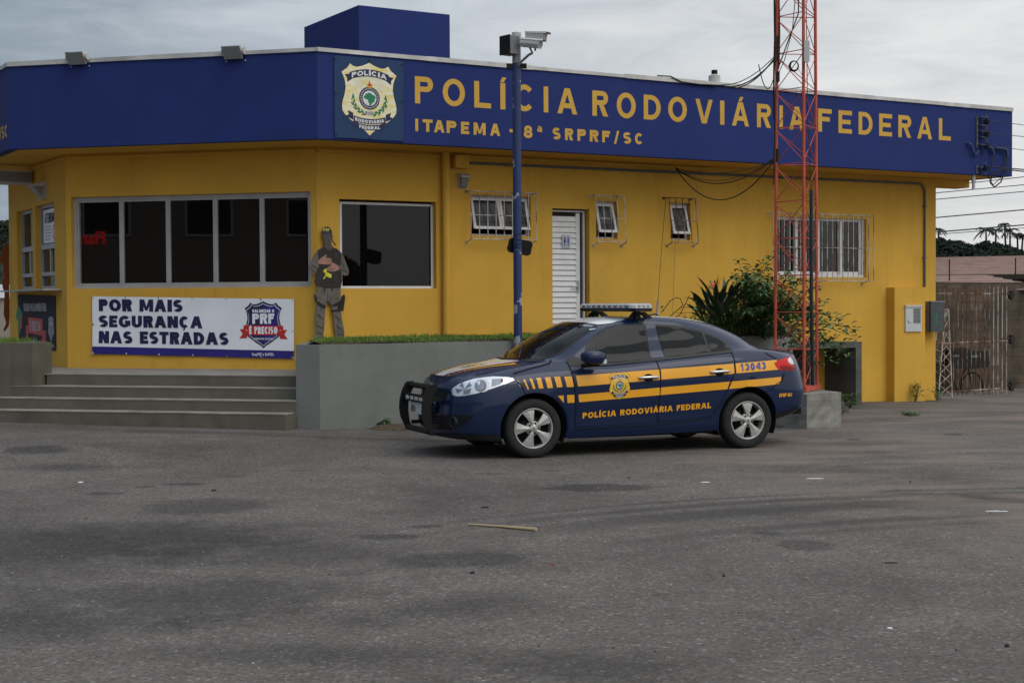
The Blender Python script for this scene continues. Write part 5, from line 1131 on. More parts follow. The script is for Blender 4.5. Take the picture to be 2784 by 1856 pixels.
tipl = [at(1858, 808, 21.1), at(1884, 800, 21.5), at(1905, 778, 21.4), at(1868, 850, 21.2), at(1850, 838, 21.0), at(1890, 822, 21.2), at(1915, 835, 21.1), at(1874, 790, 21.3), at(1862, 825, 21.4), at(1880, 843, 21.2), at(1943, 760, 21.3), at(1958, 790, 21.4), at(1920, 794, 21.2), at(1978, 772, 21.5), at(1992, 770, 21.5), at(2036, 750, 21.6), at(2020, 778, 21.4), at(2050, 770, 21.6), at(2068, 782, 21.6), at(2075, 808, 21.4), at(1935, 830, 21.2), at(1900, 860, 21.0), at(1910, 815, 21.3), at(2000, 800, 21.3), at(1965, 815, 21.3), at(1948, 812, 21.1), at(1985, 790, 21.2)]
for t in tipl + [Vector((root.x + r.uniform(-.4, .45), root.y + r.uniform(-.3, .4), root.z + r.uniform(.35, .85))) for _ in range(34)]:
    strap(ml, root + Vector((r.uniform(-.14, .2), r.uniform(-.12, .12), 0)), t, r.uniform(.05, .085), r.uniform(.02, .12))
part(ml, 'leaf', o)
fp_ = at(1940, 785, 21.1); mb = MB().use('leaf_b'); mb.tube([root, root.lerp(fp_, .6), fp_ + Vector((0, 0, -.02))], .008, 6); strap(mb, fp_ + Vector((.04, 0, -.02)), fp_ + Vector((-.09, 0, .02)), .03, .0); part(mb, 'stalk', o)
mb = MB().use('flower'); 
for dx, dz in ((-.07, .03), (-.03, .075), (.0, .085), (.02, .06), (-.08, .0), (-.06, .05)): leaf(mb, fp_, Vector((dx, .01, dz)), .12, .04)
part(mb, 'flower', o)
bush(tuple(LW(5.5, -.7, PZ)), 'small pale leaved sapling left of the strap leaved clump', [[LW(5.55, -.7, PZ), at(1890, 880, 21.0), at(1893, 815, 21.0)], [LW(5.5, -.7, PZ), at(1870, 870, 21.0), at(1862, 855, 21.0)], [LW(5.5, -.7, PZ), at(1895, 850, 21.0), at(1900, 830, 21.0)]], .06, 1, 8, name='sapling')
mb = MB().use('stem'); mb.tube([LW(4.9, -.9, PZ), at(1857, 830, 20.6), at(1850, 812, 20.6), at(1838, 809, 20.6), at(1822, 818, 20.6), at(1800, 848, 20.6)], .006, 6); mb.use('leaf_a')
for _ in range(7): leaf(mb, at(1799 + r.uniform(-4, 4), 842 + r.uniform(-8, 8), 20.6), Vector((r.uniform(-1, 1), r.uniform(-1, 1), r.uniform(-.5, 1))), .05, .03)
mb.use('stem'); mb.tube([LW(4.7, -.9, PZ), at(1848, 856, 20.6), at(1874, 804, 20.6)], .006, 6)
single(mb, 'arching_shoot', 'bare arching shoot behind the rear of the car roof', 'plant', tuple(LW(4.9, -.9, PZ)))
mb = MB().use('grass'); sp = []
for i in range(3600):
    x, y = r.uniform(5.2, XPL - .15), r.uniform(PYF + .12, .6); sp.append((LW(x, y, soil_z(x, y) - .02), 1))
for p, k in sp[:2600]:
    pass
grass_blades(mb, sp[:2600], .05, .24, .006); mb.use('straw' if False else 'soil'); grass_blades(mb, sp[2600:], .05, .2, .006)
o = mb.build('undergrowth'); o['kind'] = 'stuff'; o['label'] = 'rough grass and dry undergrowth at the planter end'; o['category'] = 'undergrowth'
def weed(x, y, lab, rad, h, n, seed):
    r2 = random.Random(seed); b = LW(x, y, ground_local(x, y)); st = [[b, b + Vector((r2.uniform(-rad, rad) * .6, r2.uniform(-rad, rad) * .6, h * r2.uniform(.4, .7))), b + Vector((r2.uniform(-rad, rad), r2.uniform(-rad, rad), h * r2.uniform(.5, 1)))] for _ in range(n)]
    bush(tuple(b), lab, st, .06, 1, seed, 'leaf_a', 'weed', 'weed')
weed(9.55, -.35, 'leafy weed growing in front of the concrete shelter', .26, .26, 10, 21)
weed(12.1, .66, 'taller weed at the foot of the meter pilaster', .13, .42, 6, 22)
weed(12.72, .72, 'small weed at the building corner beside the gate', .14, .26, 5, 23)
weed(7.32, -2.45, 'low weed at the right foot of the concrete block', .12, .16, 5, 24)
weed(8.8, -2.5, 'flat tuft of weed on the asphalt before the shelter', .2, .05, 6, 25)
weed(.35, -1.3, 'tiny weed sprouting at the planter foot left of the bull bar', .08, .12, 4, 26)
# earth patch at the planter foot
mb = MB().use('soil'); n = 26; c = LW(.55, -1.55); ring = [LW(.55 + .52 * cos(2 * pi * k / n) * (1 + .12 * sin(k * 2.3)), -1.57 + .34 * sin(2 * pi * k / n) * (1 + .15 * sin(k * 1.7))) for k in range(n)]
ring = [Vector((v.x, v.y, ground_z(v.x, v.y) + .002)) for v in ring]; top = Vector((c.x, c.y, ground_z(c.x, c.y) + .05)); inner = [v.lerp(top, .35) + Vector((0, 0, .035)) for v in ring]
mb.mesh(ring + inner + [top], [(k, (k + 1) % n, n + (k + 1) % n, n + k) for k in range(n)] + [(n + k, n + (k + 1) % n, 2 * n) for k in range(n)])
o = mb.build('dirt_mound'); o['kind'] = 'structure'; o['label'] = 'low mossy mound of dirt at the planter foot'

# ================================================================== GATE, YARD WALL AND NEIGHBOURS
YW = 3.7; fw = fr_main(YW); gzr = -.62
def block_mat():
    m = bpy.data.materials.new('stained_block_wall'); m.use_nodes = True; t = m.node_tree; b = t.nodes['Principled BSDF']; b.inputs['Roughness'].default_value = .95
    g = N(t, 'ShaderNodeTexCoord'); mm = N(t, 'ShaderNodeMapping'); mm.inputs['Rotation'].default_value = (radians(90), 0, 0); L(t, g.outputs['Object'], mm.inputs[0])
    br = N(t, 'ShaderNodeTexBrick', i_Scale=1.0); br.inputs['Brick Width'].default_value = .40; br.inputs['Row Height'].default_value = .20; br.inputs['Mortar Size'].default_value = .010
    br.inputs['Color1'].default_value = (.118, .086, .058, 1); br.inputs['Color2'].default_value = (.082, .060, .042, 1); br.inputs['Mortar'].default_value = (.07, .055, .043, 1)
    L(t, mm.outputs[0], br.inputs['Vector'])
    n = N(t, 'ShaderNodeTexNoise', i_Scale=1.4, i_Detail=7.0, i_Roughness=.7); L(t, g.outputs['Object'], n.inputs['Vector'])
    c = mixc(t, ramp(t, n.outputs[0], [(.45, (0, 0, 0)), (.66, (.85,) * 3)]), br.outputs[0], (.022, .019, .016))
    sx = N(t, 'ShaderNodeSeparateXYZ'); L(t, g.outputs['Object'], sx.inputs[0])
    n2 = N(t, 'ShaderNodeTexNoise', i_Scale=3.0, i_Detail=4.0); L(t, g.outputs['Object'], n2.inputs['Vector'])
    tp = math_node(t, 'ADD', math_node(t, 'MULTIPLY', sx.outputs[2], .37), math_node(t, 'MULTIPLY', n2.outputs[0], .5))
    c = mixc(t, ramp(t, tp, [(1.12, (0, 0, 0)), (1.30, (.85,) * 3)]), c, (.030, .027, .024)); L(t, c, b.inputs['Base Color'])
    bn = N(t, 'ShaderNodeBump', i_Strength=.6, i_Distance=.02); L(t, br.outputs['Fac'], bn.inputs['Height']); bn.invert = True; L(t, bn.outputs[0], b.inputs['Normal'])
    return m
mb = MB().use(block_mat()); mb.box(fw, 12.0, 30.0, -1.0, 2.09, -.18, 0)
single(mb, 'block_wall', 'stained brown block wall behind the white bar gate', 'wall', fw(15.8, -.55), TH)
GT = thing('bar_gate', 'rusting white bar gate between the building corner and the block wall', 'gate', LW(15.2, 2.4, -.25), TH); fg = fr_main(2.4)
g0, g1 = 14.02, 16.55
rail = lambda t, z0, z1: (g0 + (g1 - g0) * t, z0 + (z1 - z0) * t)
mb = MB().use('iron_rust')
for z0, z1 in ((1.835, 1.83), (.825, .85), (-.165, -.13)): mb.tube([fg(g0, z0), fg(g1, z1)], .014, 6)
part(mb, 'rail', GT)
for i in range(17):
    u = 14.42 + (16.49 - 14.42) * i / 16; mb = MB().use('iron_rust' if 0 < i < 13 else 'iron_white'); mb.tube([fg(u, -.30), fg(u, 1.985)], .0095, 6); part(mb, 'bar', GT)
for z in (1.80, .88, -.10):
    mb = MB().use('wood_dark'); mb.tube([fg(16.52, z + .02), fg(16.62, z + .01)], .022, 6); mb.prism([(16.58, z - .06), (16.66, z - .10), (16.72, z), (16.69, z + .10), (16.62, z + .09)], fg, -.05, .03); part(mb, 'hinge', GT)
LT = thing('lattice_trestle', 'short tapering white lattice tower section leaning before the gate', 'trestle', LW(14.0, 1.7, -.22), TH); fl3 = fr_main(1.7)
mb = MB().use('iron_white'); A0, A1, B0_, B1 = (13.78, -.20), (13.955, 1.52), (14.16, -.20), (14.055, 1.52)
ip = lambda p, q, t: fl3(p[0] + (q[0] - p[0]) * t, p[1] + (q[1] - p[1]) * t, .0)
mb.tube([fl3(*A0), fl3(*A1)], .012, 6); mb.tube([fl3(*B0_), fl3(*B1)], .012, 6); mb.tube([fl3(13.70, -.2, -.25), fl3(13.66, .9, -.2)], .012, 6); mb.tube([fl3(*A1), fl3(*B1)], .009, 5); mb.tube([fl3(13.70, -.2, -.25), fl3(13.93, 1.52, -.08)], .010, 6)
part(mb, 'leg', LT); mb = MB().use('iron_white'); N_ = 8
for i in range(N_):
    t0, t1 = i / N_ + .02, (i + 1) / N_ + .02
    if t1 <= 1.02: mb.tube([ip(A0, A1, t0), ip(B0_, B1, min(1, t1))], .006, 5); mb.tube([ip(B0_, B1, t0), ip(A0, A1, min(1, t1))], .006, 5); mb.tube([ip(A0, A1, t0), fl3(13.70 + .2 * t1, -.2 + 1.5 * t1, -.22)], .005, 5)
part(mb, 'bracing', LT)
# black panniers of a parked bicycle behind the gate
fk = fr_main(3.2); BK = thing('bicycle', 'bicycle with black double pannier bags parked behind the gate', 'bicycle', fk(15.95, -.5), TH)
mb = MB().use('black_rubber')
for u in (15.35, 16.35): mb.tube([fk(u + .33 * cos(a), -.17 + .33 * sin(a)) for a in [2 * pi * k / 24 for k in range(25)]], .02, 6, False)
part(mb, 'wheel', BK); mb = MB().use('car_trim')
for p, q in (((15.35, -.17), (15.62, .42)), ((15.62, .42), (15.9, -.2)), ((15.9, -.2), (15.35, -.17)), ((15.9, -.2), (16.35, -.17)), ((15.62, .42), (16.2, .40)), ((16.2, .40), (16.35, -.17)), ((15.9, -.2), (16.2, .35)), ((15.3, .35), (15.9, .42))): mb.tube([fk(*p), fk(*q)], .015, 6)
part(mb, 'frame', BK)
mb = MB().use('car_black'); fk2 = fr_main(3.05); mb.prism([(15.42, .30), (15.44, .66), (15.55, .70), (15.95, .705), (16.08, .64), (16.62, .62), (16.66, .28), (16.2, .25), (15.9, .27)], fk2, -.18, .05); mb.use('box_grey'); mb.box(fk2, 15.55, 15.75, .52, .56, .05, .053); mb.box(fk2, 16.1, 16.3, .50, .54, .05, .053); part(mb, 'pannier', BK)
# neighbour house with tiled roof
NH = thing('neighbour_house', 'low house with pinkish corrugated tile roof beyond the block wall', 'house', (14.0, 41, -.5), .02)
def tiles(name, A, B_, C, D, nrow):
    mb = MB().use('tile', False); A, B_, C, D = map(Vector, (A, B_, C, D))
    for i in range(nrow):
        t0, t1 = i / nrow, (i + 1) / nrow; p, q, s, u = A.lerp(D, t0), B_.lerp(C, t0), B_.lerp(C, t1), A.lerp(D, t1); e = Vector((0, 0, .035))
        mb.face([p + e, q + e, s, u]); mb.face([p, q, q + e, p + e])
    return part(mb, name, NH)
tiles('roof', (9.0, 38, 2.32), (22.0, 38, 2.40), (23.0, 44.5, 3.10), (10.0, 44.5, 2.93), 13)
tiles('porch_roof', (9.0, 33.5, 1.90), (12.0, 33.5, 1.92), (11.4, 36.5, 2.30), (9.0, 36.5, 2.28), 7)
mb = MB().use('plaster_green'); mb.hexa([(10.0, 39.2, -1), (21, 39.2, -1), (21, 44, -1), (10, 44, -1), (10, 39.2, 2.45), (21, 39.2, 2.45), (21, 44, 2.9), (10, 44, 2.9)]); part(mb, 'wall', NH)
mb = MB().use('wood_dark'); mb.hexa([(9.0, 38.0, 2.20), (22, 38.0, 2.28), (22, 38.06, 2.28), (9, 38.06, 2.20), (9, 38.0, 2.315), (22, 38, 2.395), (22, 38.06, 2.39), (9, 38.06, 2.31)]); part(mb, 'fascia_board', NH)
for i, (x, zt, lb) in enumerate(((7.81, 2.43, 'thin dark rod on the block wall beside the building corner'), (8.99, 2.45, 'thin dark rod on the block wall near the right edge'))):
    p = LW(0, 0); mb = MB().use('wood_dark'); yy = 27.3 if i == 0 else 28.0; k = yy / 27.0; mb.tube([(x * k, yy, 2.05), (x * k, yy, CAM_H + (zt - CAM_H) * k)], .012, 6); single(mb, 'steel_rod', lb, 'rod', (x * k, yy, 2.05), 0, 'rods on the block wall')
# ---- wooded hill on the right, hill on the left
def hill(name, prof, y, depth, lab):
    mb = MB().use('hillgreen', True); vs = []; n = len(prof)
    for x, z in prof: vs += [(x - 2, y - depth, -3), (x, y - depth * .45, z * .62), (x, y, z * .92), (x, y + 25, -3)]
    mb.mesh(vs, [(4 * i + k, 4 * i + 4 + k, 4 * i + 5 + k, 4 * i + 1 + k) for i in range(n - 1) for k in range(3)]); o = mb.build(name); o['kind'] = 'structure'; o['label'] = lab
prR = [(34, 7.2), (38, 7.4), (39.5, 7.9), (40.5, 7.1), (41.2, 7.4), (42.6, 6.9), (43.7, 7.3), (45, 7.1), (46.2, 6.8), (47.4, 6.2), (50, 5.2), (60, 4)]
prL = [(-64, 8.2), (-52, 9.2), (-46, 9.0), (-42, 8.4), (-40, 8.6), (-38, 9.0), (-30, 8.0), (-20, 7)]
hill('hill', prR, 142, 26, 'dark wooded hill behind the neighbour roof'); hill('hill', prL, 122, 26, 'dark wooded hill beyond the left end of the building')
def wood(prof, y, depth, x0, x1, n, seed, lab):
    r = random.Random(seed); mb = MB().use('forest')
    for i in range(n):
        x = r.uniform(x0, x1); zt = lerp_tab(prof, x) ; t = r.random() ** .7
        cy = y - depth * (1 - t) * .9; cz = zt * (.18 + .80 * t); R = r.uniform(.8, 1.7) * (1 if t < .9 else .6)
        for k in range(64):
            a, e = r.uniform(0, 2 * pi), r.uniform(-.5, 1.5); d = Vector((cos(a) * cos(e), sin(a) * cos(e), sin(e) * .8)); p = Vector((x, cy, cz - R * .55)) + d * R * r.uniform(.6, 1.05); s = r.uniform(.07, .20)
            u = Vector((r.uniform(-1, 1), r.uniform(-1, 1), r.uniform(-1, 1))).normalized(); v = d.cross(u).normalized(); w = v.cross(d) + d * .4
            w = (w + Vector((r.uniform(-1, 1), r.uniform(-1, 1), r.uniform(-.5, .5)))).normalized(); mb.face([p - v * s, p + w * s, p + v * s, p - w * s * .8])
    o = mb.build('far_wood'); o['kind'] = 'stuff'; o['label'] = lab; o['category'] = 'wood'
wood(prR, 141, 26, 37.5, 49.5, 640, 31, 'dark broadleaf wood covering the right hill'); wood(prL, 121, 26, -44, -37, 300, 32, 'dark broadleaf wood covering the left hill')
def palm(p, h, crown, lab, seed, nf=13):
    r = random.Random(seed); p = Vector(p); o = thing('palm_tree', lab, 'palm tree', tuple(p), 0, 'palms on the hill crest'); mb = MB().use('trunk'); top = p + Vector((r.uniform(-.15, .15), 0, h)); mb.tube([p, p.lerp(top, .5), top], .10, 6, True, .07); part(mb, 'trunk', o)
    mb = MB().use('palm')
    for k in range(nf):
        a = 2 * pi * k / nf + r.uniform(-.2, .2); e = r.uniform(-.1, 1.1); L_ = crown * r.uniform(.8, 1.1); pts = []
        for i in range(7):
            t = i / 6; pts.append(top + Vector((cos(a), sin(a), 0)) * L_ * t * cos(e * .6) + Vector((0, 0, L_ * (sin(e) * t - .75 * t * t))))
        for i in range(1, 7):
            d = pts[i] - pts[i - 1]; s = Vector((-sin(a), cos(a), 0))
            for sg in (-1, 1):
                w = L_ * .28 * (1 - .5 * abs(i / 6 - .4)); q = pts[i] + s * sg * w + Vector((0, 0, -w * .6)) + d * .4
                mb.face([pts[i - 1], pts[i], q]);
        mb.tube(pts, .03, 4)
    part(mb, 'crown', o)
plab = ['palm at the left end of the crest, half hidden by the building', 'broad palm left of centre on the crest', 'slim palm just right of the broad one', 'tallest palm on the crest', 'palm leaning against the tallest one', 'thin palm right of the tallest pair', 'palm near the right edge with bare trunk', 'rightmost palm at the picture edge']
for i, (x, z, h, c) in enumerate(((39.35, 8.2, 1.6, .8), (43.75, 8.15, 1.6, 1.05), (44.6, 8.15, 1.6, .75), (45.55, 8.6, 2.2, .75), (45.95, 8.1, 2.0, .95), (46.66, 7.75, 1.6, .6), (47.0, 7.65, 1.7, .6), (47.35, 7.6, 1.9, .6))):
    palm((x, 139.5, z - h), h, c, plab[i], 40 + i)
# white low wall glimpsed past the left end
mb = MB().use('white'); mb.wbox((-21.5, 62, 2.0), 6, .3, .55); mb.use('house_wall'); mb.wbox((-21.5, 62.1, -1), 6, .2, 3.0)
single(mb, 'white_parapet', 'low white capped wall far beyond the left end', 'wall', (-21.5, 62, -1))
# ---- buildings and trees across the road behind the camera: what the dark windows mirror
def house(loc, w, d, h, rz, lab, wallm, hip=1.6):
    o = thing('house', lab, 'house', loc, rz); Mx = Matrix.Translation(Vector(loc)) @ Matrix.Rotation(rz, 4, 'Z'); P = lambda x, y, z: Mx @ Vector((x, y, z))
    mb = MB().use(wallm); mb.hexa([P(-w / 2, -d / 2, 0), P(w / 2, -d / 2, 0), P(w / 2, d / 2, 0), P(-w / 2, d / 2, 0), P(-w / 2, -d / 2, h), P(w / 2, -d / 2, h), P(w / 2, d / 2, h), P(-w / 2, d / 2, h)]); part(mb, 'wall', o)
    mb = MB().use('tile'); e = .6; mb.face([P(-w / 2 - e, -d / 2 - e, h - .1), P(w / 2 + e, -d / 2 - e, h - .1), P(w / 2 - 2, 0, h + hip), P(-w / 2 + 2, 0, h + hip)]); mb.face([P(w / 2 + e, d / 2 + e, h - .1), P(-w / 2 - e, d / 2 + e, h - .1), P(-w / 2 + 2, 0, h + hip), P(w / 2 - 2, 0, h + hip)])
    mb.face([P(w / 2 + e, -d / 2 - e, h - .1), P(w / 2 + e, d / 2 + e, h - .1), P(w / 2 - 2, 0, h + hip)]); mb.face([P(-w / 2 - e, d / 2 + e, h - .1), P(-w / 2 - e, -d / 2 - e, h - .1), P(-w / 2 + 2, 0, h + hip)]); part(mb, 'roof', o)
    n = int(w / 3)
    for lv in range(2 if h > 5 else 1):
        for i in range(n):
            x = -w / 2 + 1.5 + i * (w - 3) / max(1, n - 1); z = 1.0 + lv * 3.1; mb = MB().use('white_al'); fn = lambda u, zz, dd=0.0: P(u, d / 2 + dd, zz); frame_rect(mb, fn, x - .8, x + .8, z, z + 1.3, .07, .002, .05); w_ = part(mb, 'window', o); pane(fn, x - .73, x + .73, z + .07, z + 1.23, .02, 'glass_dark', w_)
house((-21.6, -6.1, -.1), 20, 8, 6.4, -.62, 'two storey beige house across the road, mirrored in the five pane window', 'house_wall')
house((-38, 9, -.1), 12, 8, 6.2, -1.0, 'second beige house across the road, left of the first', 'house_wall')
def neon():
    m = bpy.data.materials.new('lit_red_sign'); m.use_nodes = True; b = m.node_tree.nodes['Principled BSDF']; b.inputs['Base Color'].default_value = (.4, .02, .02, 1); b.inputs['Emission Color'].default_value = (1, .03, .03, 1); b.inputs['Emission Strength'].default_value = 2.2
    Mx = Matrix.Translation(Vector((-21.6, -6.1, -.1))) @ Matrix.Rotation(-.62, 4, 'Z'); fn = lambda u, z, d=0.0: Mx @ Vector((-u, 4.02 + d, z)); mb = MB().use(m)
    small_text(mb, 'Flam', fn, .05, 8.55, 3.85, .42, .95, .02); single(mb, 'shop_sign', 'red lit sign on the house across the road, mirrored in the left pane', 'sign', tuple(fn(9.0, 4.0)))
neon()
def round_tree(loc, h, R, seed, lab):
    r = random.Random(seed); o = thing('broadleaf_tree', lab, 'tree', loc); b = Vector(loc); mb = MB().use('trunk'); mb.tube([b, b + Vector((.1, 0, h * .3)), b + Vector((.2, .1, h * .6))], .2, 8, True, .1)
    for k in range(5): a = k * 1.3; mb.tube([b + Vector((.15, .05, h * .45)), b + Vector((cos(a) * R * .6, sin(a) * R * .6, h * .75))], .08, 5, True, .03)
    part(mb, 'trunk', o); mb = MB().use('forest')
    for k in range(6500):
        a, e, q = r.uniform(0, 2 * pi), r.uniform(-.8, 1.5), r.random() ** .4; d = Vector((cos(a) * cos(e), sin(a) * cos(e), sin(e))); p = b + Vector((.1, 0, h * .66)) + Vector((d.x * R, d.y * R, d.z * h * .33)) * q; s = r.uniform(.05, .13); u = Vector((r.uniform(-1, 1), r.uniform(-1, 1), r.uniform(-1, 1))).normalized(); v = d.cross(u).normalized(); w = v.cross(u)
        mb.face([p - v * s, p + w * s, p + v * s, p - w * s])
    part(mb, 'crown', o)
for i, (x, y, h, R_) in enumerate(((-9.5, -12, 7.5, 3.2), (-31, 4.5, 7.5, 2.6), (-4.5, -16, 6.5, 2.8), (28, -4, 3.2, 1.2), (31, -1.5, 3.8, 1.2))): round_tree((x, y, -.1), h, R_, 60 + i, ['broad tree across the road right of the beige house', 'tree between the two houses across the road', 'rounded tree across the road straight behind the viewpoint', 'small dark tree down the road, mirrored in the corner window', 'slightly taller small tree down the road, mirrored in the corner window'][i])

# ================================================================== LITTER
def scrap(px, py, lab, mat, sx, sy, seed, name='paper_scrap', cat='litter', h=.012):
    a = at_ground(px, py); r = random.Random(seed); mb = MB().use(mat); n = 9
    rg = [Vector((a.x + sx * cos(2 * pi * k / n) * r.uniform(.6, 1.1), a.y + sy * sin(2 * pi * k / n) * r.uniform(.6, 1.1), 0)) for k in range(n)]
    lo = [Vector((v.x, v.y, ground_z(v.x, v.y) + .001)) for v in rg]; hi = [v.lerp(Vector((a.x, a.y, v.z)), .25) + Vector((0, 0, h * r.uniform(.6, 1.3))) for v in lo]
    mb.mesh(lo + hi, [(k, (k + 1) % n, n + (k + 1) % n, n + k) for k in range(n)] + [tuple(range(n, 2 * n))])
    single(mb, name, lab, cat, (a.x, a.y, ground_z(a.x, a.y)))
def at_ground(px, py):
    z = 0.0
    for _ in range(6):
        p0 = at(px, py, 10.0); d = p0 - Vector((0, 0, CAM_H)); k = (z - CAM_H) / d.z; q = Vector((0, 0, CAM_H)) + d * k; z = ground_z(q.x, q.y)
    return q
for i, (px, py, mt, sx, sy, nm, lb) in enumerate((
    (218, 1311, 'paper', .035, .03, 'paper_scrap', 'crumpled white paper on the asphalt at far left'), (580, 1333, 'stone', .045, .02, 'stone', 'dark flat stone left of centre on the asphalt'), (1320, 1380, 'stone', .07, .025, 'stone', 'dark elongated stone above the dry stick'),
    (2215, 1301, 'paper', .09, .02, 'paper_scrap', 'white paper strip right of the car on the asphalt'), (1915, 1311, 'paper', .05, .018, 'paper_scrap', 'small white paper scrap below the rear wheel'), (2705, 1390, 'paper', .11, .012, 'paper_scrap', 'long thin white strip near the right edge'),
    (1709, 1300, 'stone', .02, .02, 'stone', 'small black pebble beside the round oil stain'), (2016, 1277, 'leaf_red', .03, .02, 'fallen_leaf', 'dark red fallen leaf below the rear wheel'), (1502, 1534, 'leaf_red', .02, .025, 'fallen_leaf', 'dark red fallen leaf low in the middle'),
    (1285, 1558, 'stone', .03, .03, 'stone', 'dark stone below the dry stick'), (2420, 1530, 'stone', .05, .01, 'twig', 'short dark twig on the asphalt at right'), (2737, 1757, 'stone', .022, .022, 'stone', 'black pebble in the bottom right corner'), (2590, 1181, 'black_rubber', .14, .05, 'rag', 'dark flat rag on the dirt near the gate'),
    (2419, 1708, 'paper', .02, .01, 'paper_scrap', 'tiny white scrap low at right'), (2475, 1311, 'stone', .014, .014, 'stone', 'small black pebble right of the white strip'), (1968, 1567, 'stone', .014, .01, 'stone', 'small black pebble right of centre low on the asphalt'), (905, 1152, 'paper', .03, .02, 'paper_scrap', 'crumpled blue white scrap at the planter foot'), (1072, 1168, 'black_rubber', .05, .03, 'stone', 'dark stone beside the bull bar'), (2320, 1195, 'black_rubber', .10, .02, 'rubber_strip', 'dark rubber strip right of the concrete block'))):
    scrap(px, py, lb, mt, sx * (.7 if nm == 'stone' else 1), sy * (.7 if nm == 'stone' else 1), 100 + i, nm, {'stone': 'stone', 'fallen_leaf': 'leaf', 'twig': 'twig', 'rag': 'rag', 'rubber_strip': 'rubber strip'}.get(nm, 'litter'), .012 if nm == 'stone' else .006)
mb = MB().use('straw'); a, b = at_ground(1272, 1428), at_ground(1458, 1443); e = Vector((0, 0, .012)); mb.tube([a + e, a.lerp(b, .5) + Vector((0, .015, .012)), b + e], .006, 6, True, .015); single(mb, 'dry_stick', 'pale dry stick lying on the asphalt in the middle foreground', 'stick', tuple(a.lerp(b, .5)))
r = random.Random(77); mb = MB().use('stone')
for i in range(420):
    x, y = r.uniform(-5, 6), r.uniform(7, 21); s = r.uniform(.003, .009); z = ground_z(x, y)
    mb.mesh([(x - s, y, z), (x, y - s, z), (x + s, y, z), (x, y + s, z), (x, y, z + s)], [(0, 1, 4), (1, 2, 4), (2, 3, 4), (3, 0, 4)])
mb.use('paper')
for i in range(240):
    x, y = r.uniform(-5, 6), r.uniform(7, 21); s = r.uniform(.002, .006); z = ground_z(x, y)
    mb.mesh([(x - s, y, z), (x, y - s, z), (x + s, y, z), (x, y + s, z), (x, y, z + s * .5)], [(0, 1, 4), (1, 2, 4), (2, 3, 4), (3, 0, 4)])
o = mb.build('grit'); o['kind'] = 'stuff'; o['label'] = 'loose grit and tiny chips scattered on the asphalt'; o['category'] = 'grit'
